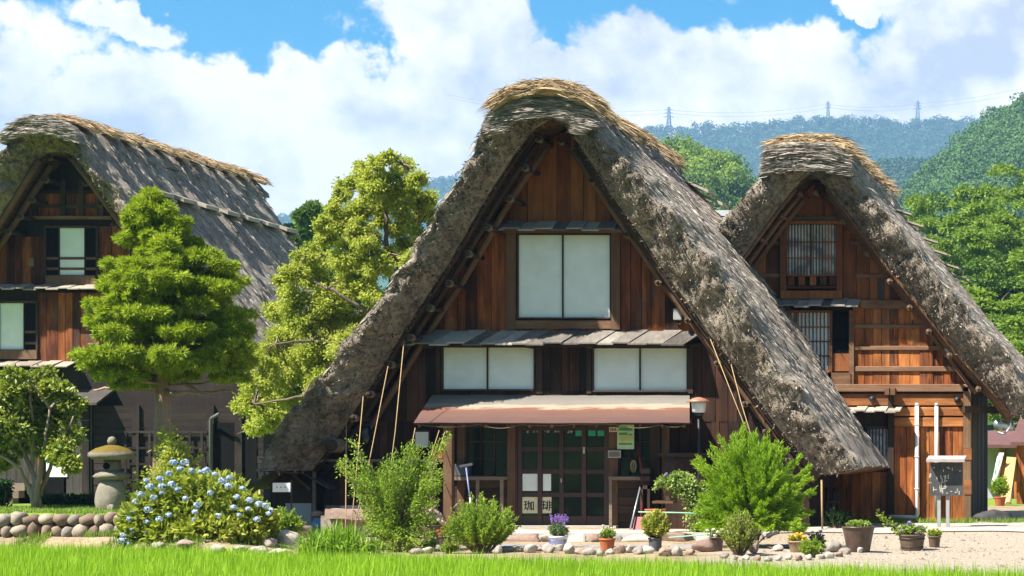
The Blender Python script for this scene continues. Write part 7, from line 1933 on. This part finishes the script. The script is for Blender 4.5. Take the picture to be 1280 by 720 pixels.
    for k in range(3): q.box(X_(803, Y), X_(815, Y), Y - .2, Y + .15, Z_(605 - k * 0 + 0, Y) + k * .16 - .1, Z_(605, Y) + k * .16)
    q.box(X_(803, Y), X_(806, Y), Y - .2, Y + .15, 0, Z_(606, Y)); q.box(X_(812, Y), X_(815, Y), Y - .2, Y + .15, 0, Z_(606, Y)); tag(q.build('slatted_rack', M['wood_dark_h'], loc=P(809, 664, Y)), 'dark slatted rack in the recess right of the door', 'rack')
    T = thing('wall_cupboard', 'dark cupboard against the wall behind the ivy planter', 'cupboard', Vector((X_(853, 45.5), 45.5, 0))); q = MB(); q.box(X_(832, 45.5), X_(880, 45.5), 45.3, 45.9, 0, Z_(571, 45.5)); q.build('body', M['wood_low'], T); q = MB(); q.box(X_(829, 45.5), X_(883, 45.5), 45.2, 45.92, Z_(571, 45.5), Z_(566, 45.5)); q.build('top', M['wood_dark_h'], T)
M['sign_cream'] = m_plain('cream_sign_board', (.62, .58, .40), .8, .1, .08, 9)
M['chinablue2'] = m_plain('blue_handle', (.16, .20, .36), .4, .4)
house_things()

def right_things():
    # roofed notice board of dark boards on two posts
    Y = 46.2; x = lambda p: X_(p, Y); z = lambda p: Z_(p, Y); b = Vector((x(1183), Y, gz(x(1183), Y)))
    T = thing('notice_board', 'charcoal notice board with faded pale writing under a small grey roof', 'notice board', b)
    q = MB()
    for px in (1173.5, 1184.5): q.box(x(px) - .035, x(px) + .035, Y + .02, Y + .09, b.z - .05, z(578))
    q.build('post', M['post_grey'], T)
    q = MB(); q.box(x(1163), x(1203.5), Y - .03, Y + .02, z(619.5), z(578)); bd = q.build('board', M['charcoal'], T)
    q = MB(); q.hexa([(x(1159.5), Y - .28, z(577.5)), (x(1207), Y - .28, z(577.5)), (x(1207), Y + .24, z(573)), (x(1159.5), Y + .24, z(573)), (x(1159.5), Y - .28, z(574)), (x(1207), Y - .28, z(574)), (x(1207), Y + .24, z(569.5)), (x(1159.5), Y + .24, z(569.5))]); q.build('roof', M['roof_grey'], T)
    q = MB(); g = random.Random(12)
    cells = [(1167.5, 585.5, .3), (1181, 585.5, .25), (1186, 586, .5), (1192, 586, .4), (1198.5, 586, .45), (1164, 596, .6), (1164, 606, .9), (1173, 597, .3), (1177, 597, .5), (1181, 596, .5), (1183.5, 597, .7), (1178.5, 604, .7), (1183, 603, .5), (1175.5, 611, .5), (1169, 610, .7), (1178, 610.5, 1), (1183, 610, .8), (1186, 615, .3), (1197.5, 611, .3), (1197, 616, .5), (1190, 616, .3)]  # pale strokes of random length, set out in rows
    for (px, py, k) in cells:
        for _ in range(int(1 + 2.2 * k)):
            xx, zz = x(px) + g.uniform(-.035, .035), z(py) + g.uniform(-.05, .05)
            if g.random() < .5: q.box(xx - .008, xx + .008, Y - .033, Y - .030, zz - .05 * k - .012, zz + .05 * k + .012)
            else: q.box(xx - .035 * k - .008, xx + .035 * k + .008, Y - .0335, Y - .0305, zz - .008, zz + .008)
    q.build('lettering', M['chalk'], bd)
    # dark stone blocks by the corner
    Y = 49.6; rock_mesh('rock', Vector((X_(1241, Y), Y, -.03)), (.52, .3, .19), 71, M['rock_dark'], 'long dark stone block at the right corner of the orange farmhouse', flat=.8, box=.9)
    rock_mesh('rock', Vector((X_(1232, 48.9), 48.9, -.03)), (.5, .25, .05), 72, M['rock'], 'flat pale stone in front of the dark block at the corner', flat=.6, box=.8)
    # brush and poles stored under the right tip of the middle thatch
    tube_thing('bamboo_pole', 'upright bamboo pole under the right tip of the middle thatch', 'pole', [P(1028, 668, 45.4), P(1027, 600, 45.4)], .02, 'cord', 8)
    q = MB(); g = random.Random(1)
    for k in range(5): q.tube([P(1030 + k * 4, 668, 46.6 + k * .1), P(1038 + k * 2.5 + g.uniform(-6, 6), 610, 47.2)], .035, 7)
    q.bar(P(1036, 627, 46.9), P(1056, 628, 46.9), .06, .05); tag(q.build('timber_stack', M['wood_dark'], loc=P(1040, 668, 46.8)), 'dark timbers leaning in the gap between the middle and right farmhouses', 'timber')
    b = P(1048, 668, 46.0); b.z = gz(b.x, 46.0); bush('dark_bush', 'small dark bush at the foot of the orange boards', 'bush', b, .35, .3, .42, 70, 26, .06, .03, 'leaf_dark', 97)
M['roof_grey'] = m_plain('grey_roof_board', (.34, .30, .28), .8, .2, .15, 9)
M['rock_dark'] = m_plain('dark_stone', (.055, .053, .055), .9, .15, .3, 6, 0, .5)
right_things()

# ------------------------------------------------------------------ haze
def haze():
    mb = MB(); mb.box(-5000, 5000, -1400, 4700, -7, 640)
    m = bpy.data.materials.new('haze_air'); m.use_nodes = True; nt = m.node_tree; nt.nodes.clear()
    o = nt.nodes.new('ShaderNodeOutputMaterial'); v = nt.nodes.new('ShaderNodeVolumePrincipled')
    v.inputs['Color'].default_value = (.34, .62, 1.0, 1); v.inputs['Density'].default_value = .00016; v.inputs['Anisotropy'].default_value = 0.0
    nt.links.new(v.outputs[0], o.inputs['Volume'])
    tag(mb.build('haze', m), kind='stuff')
haze()
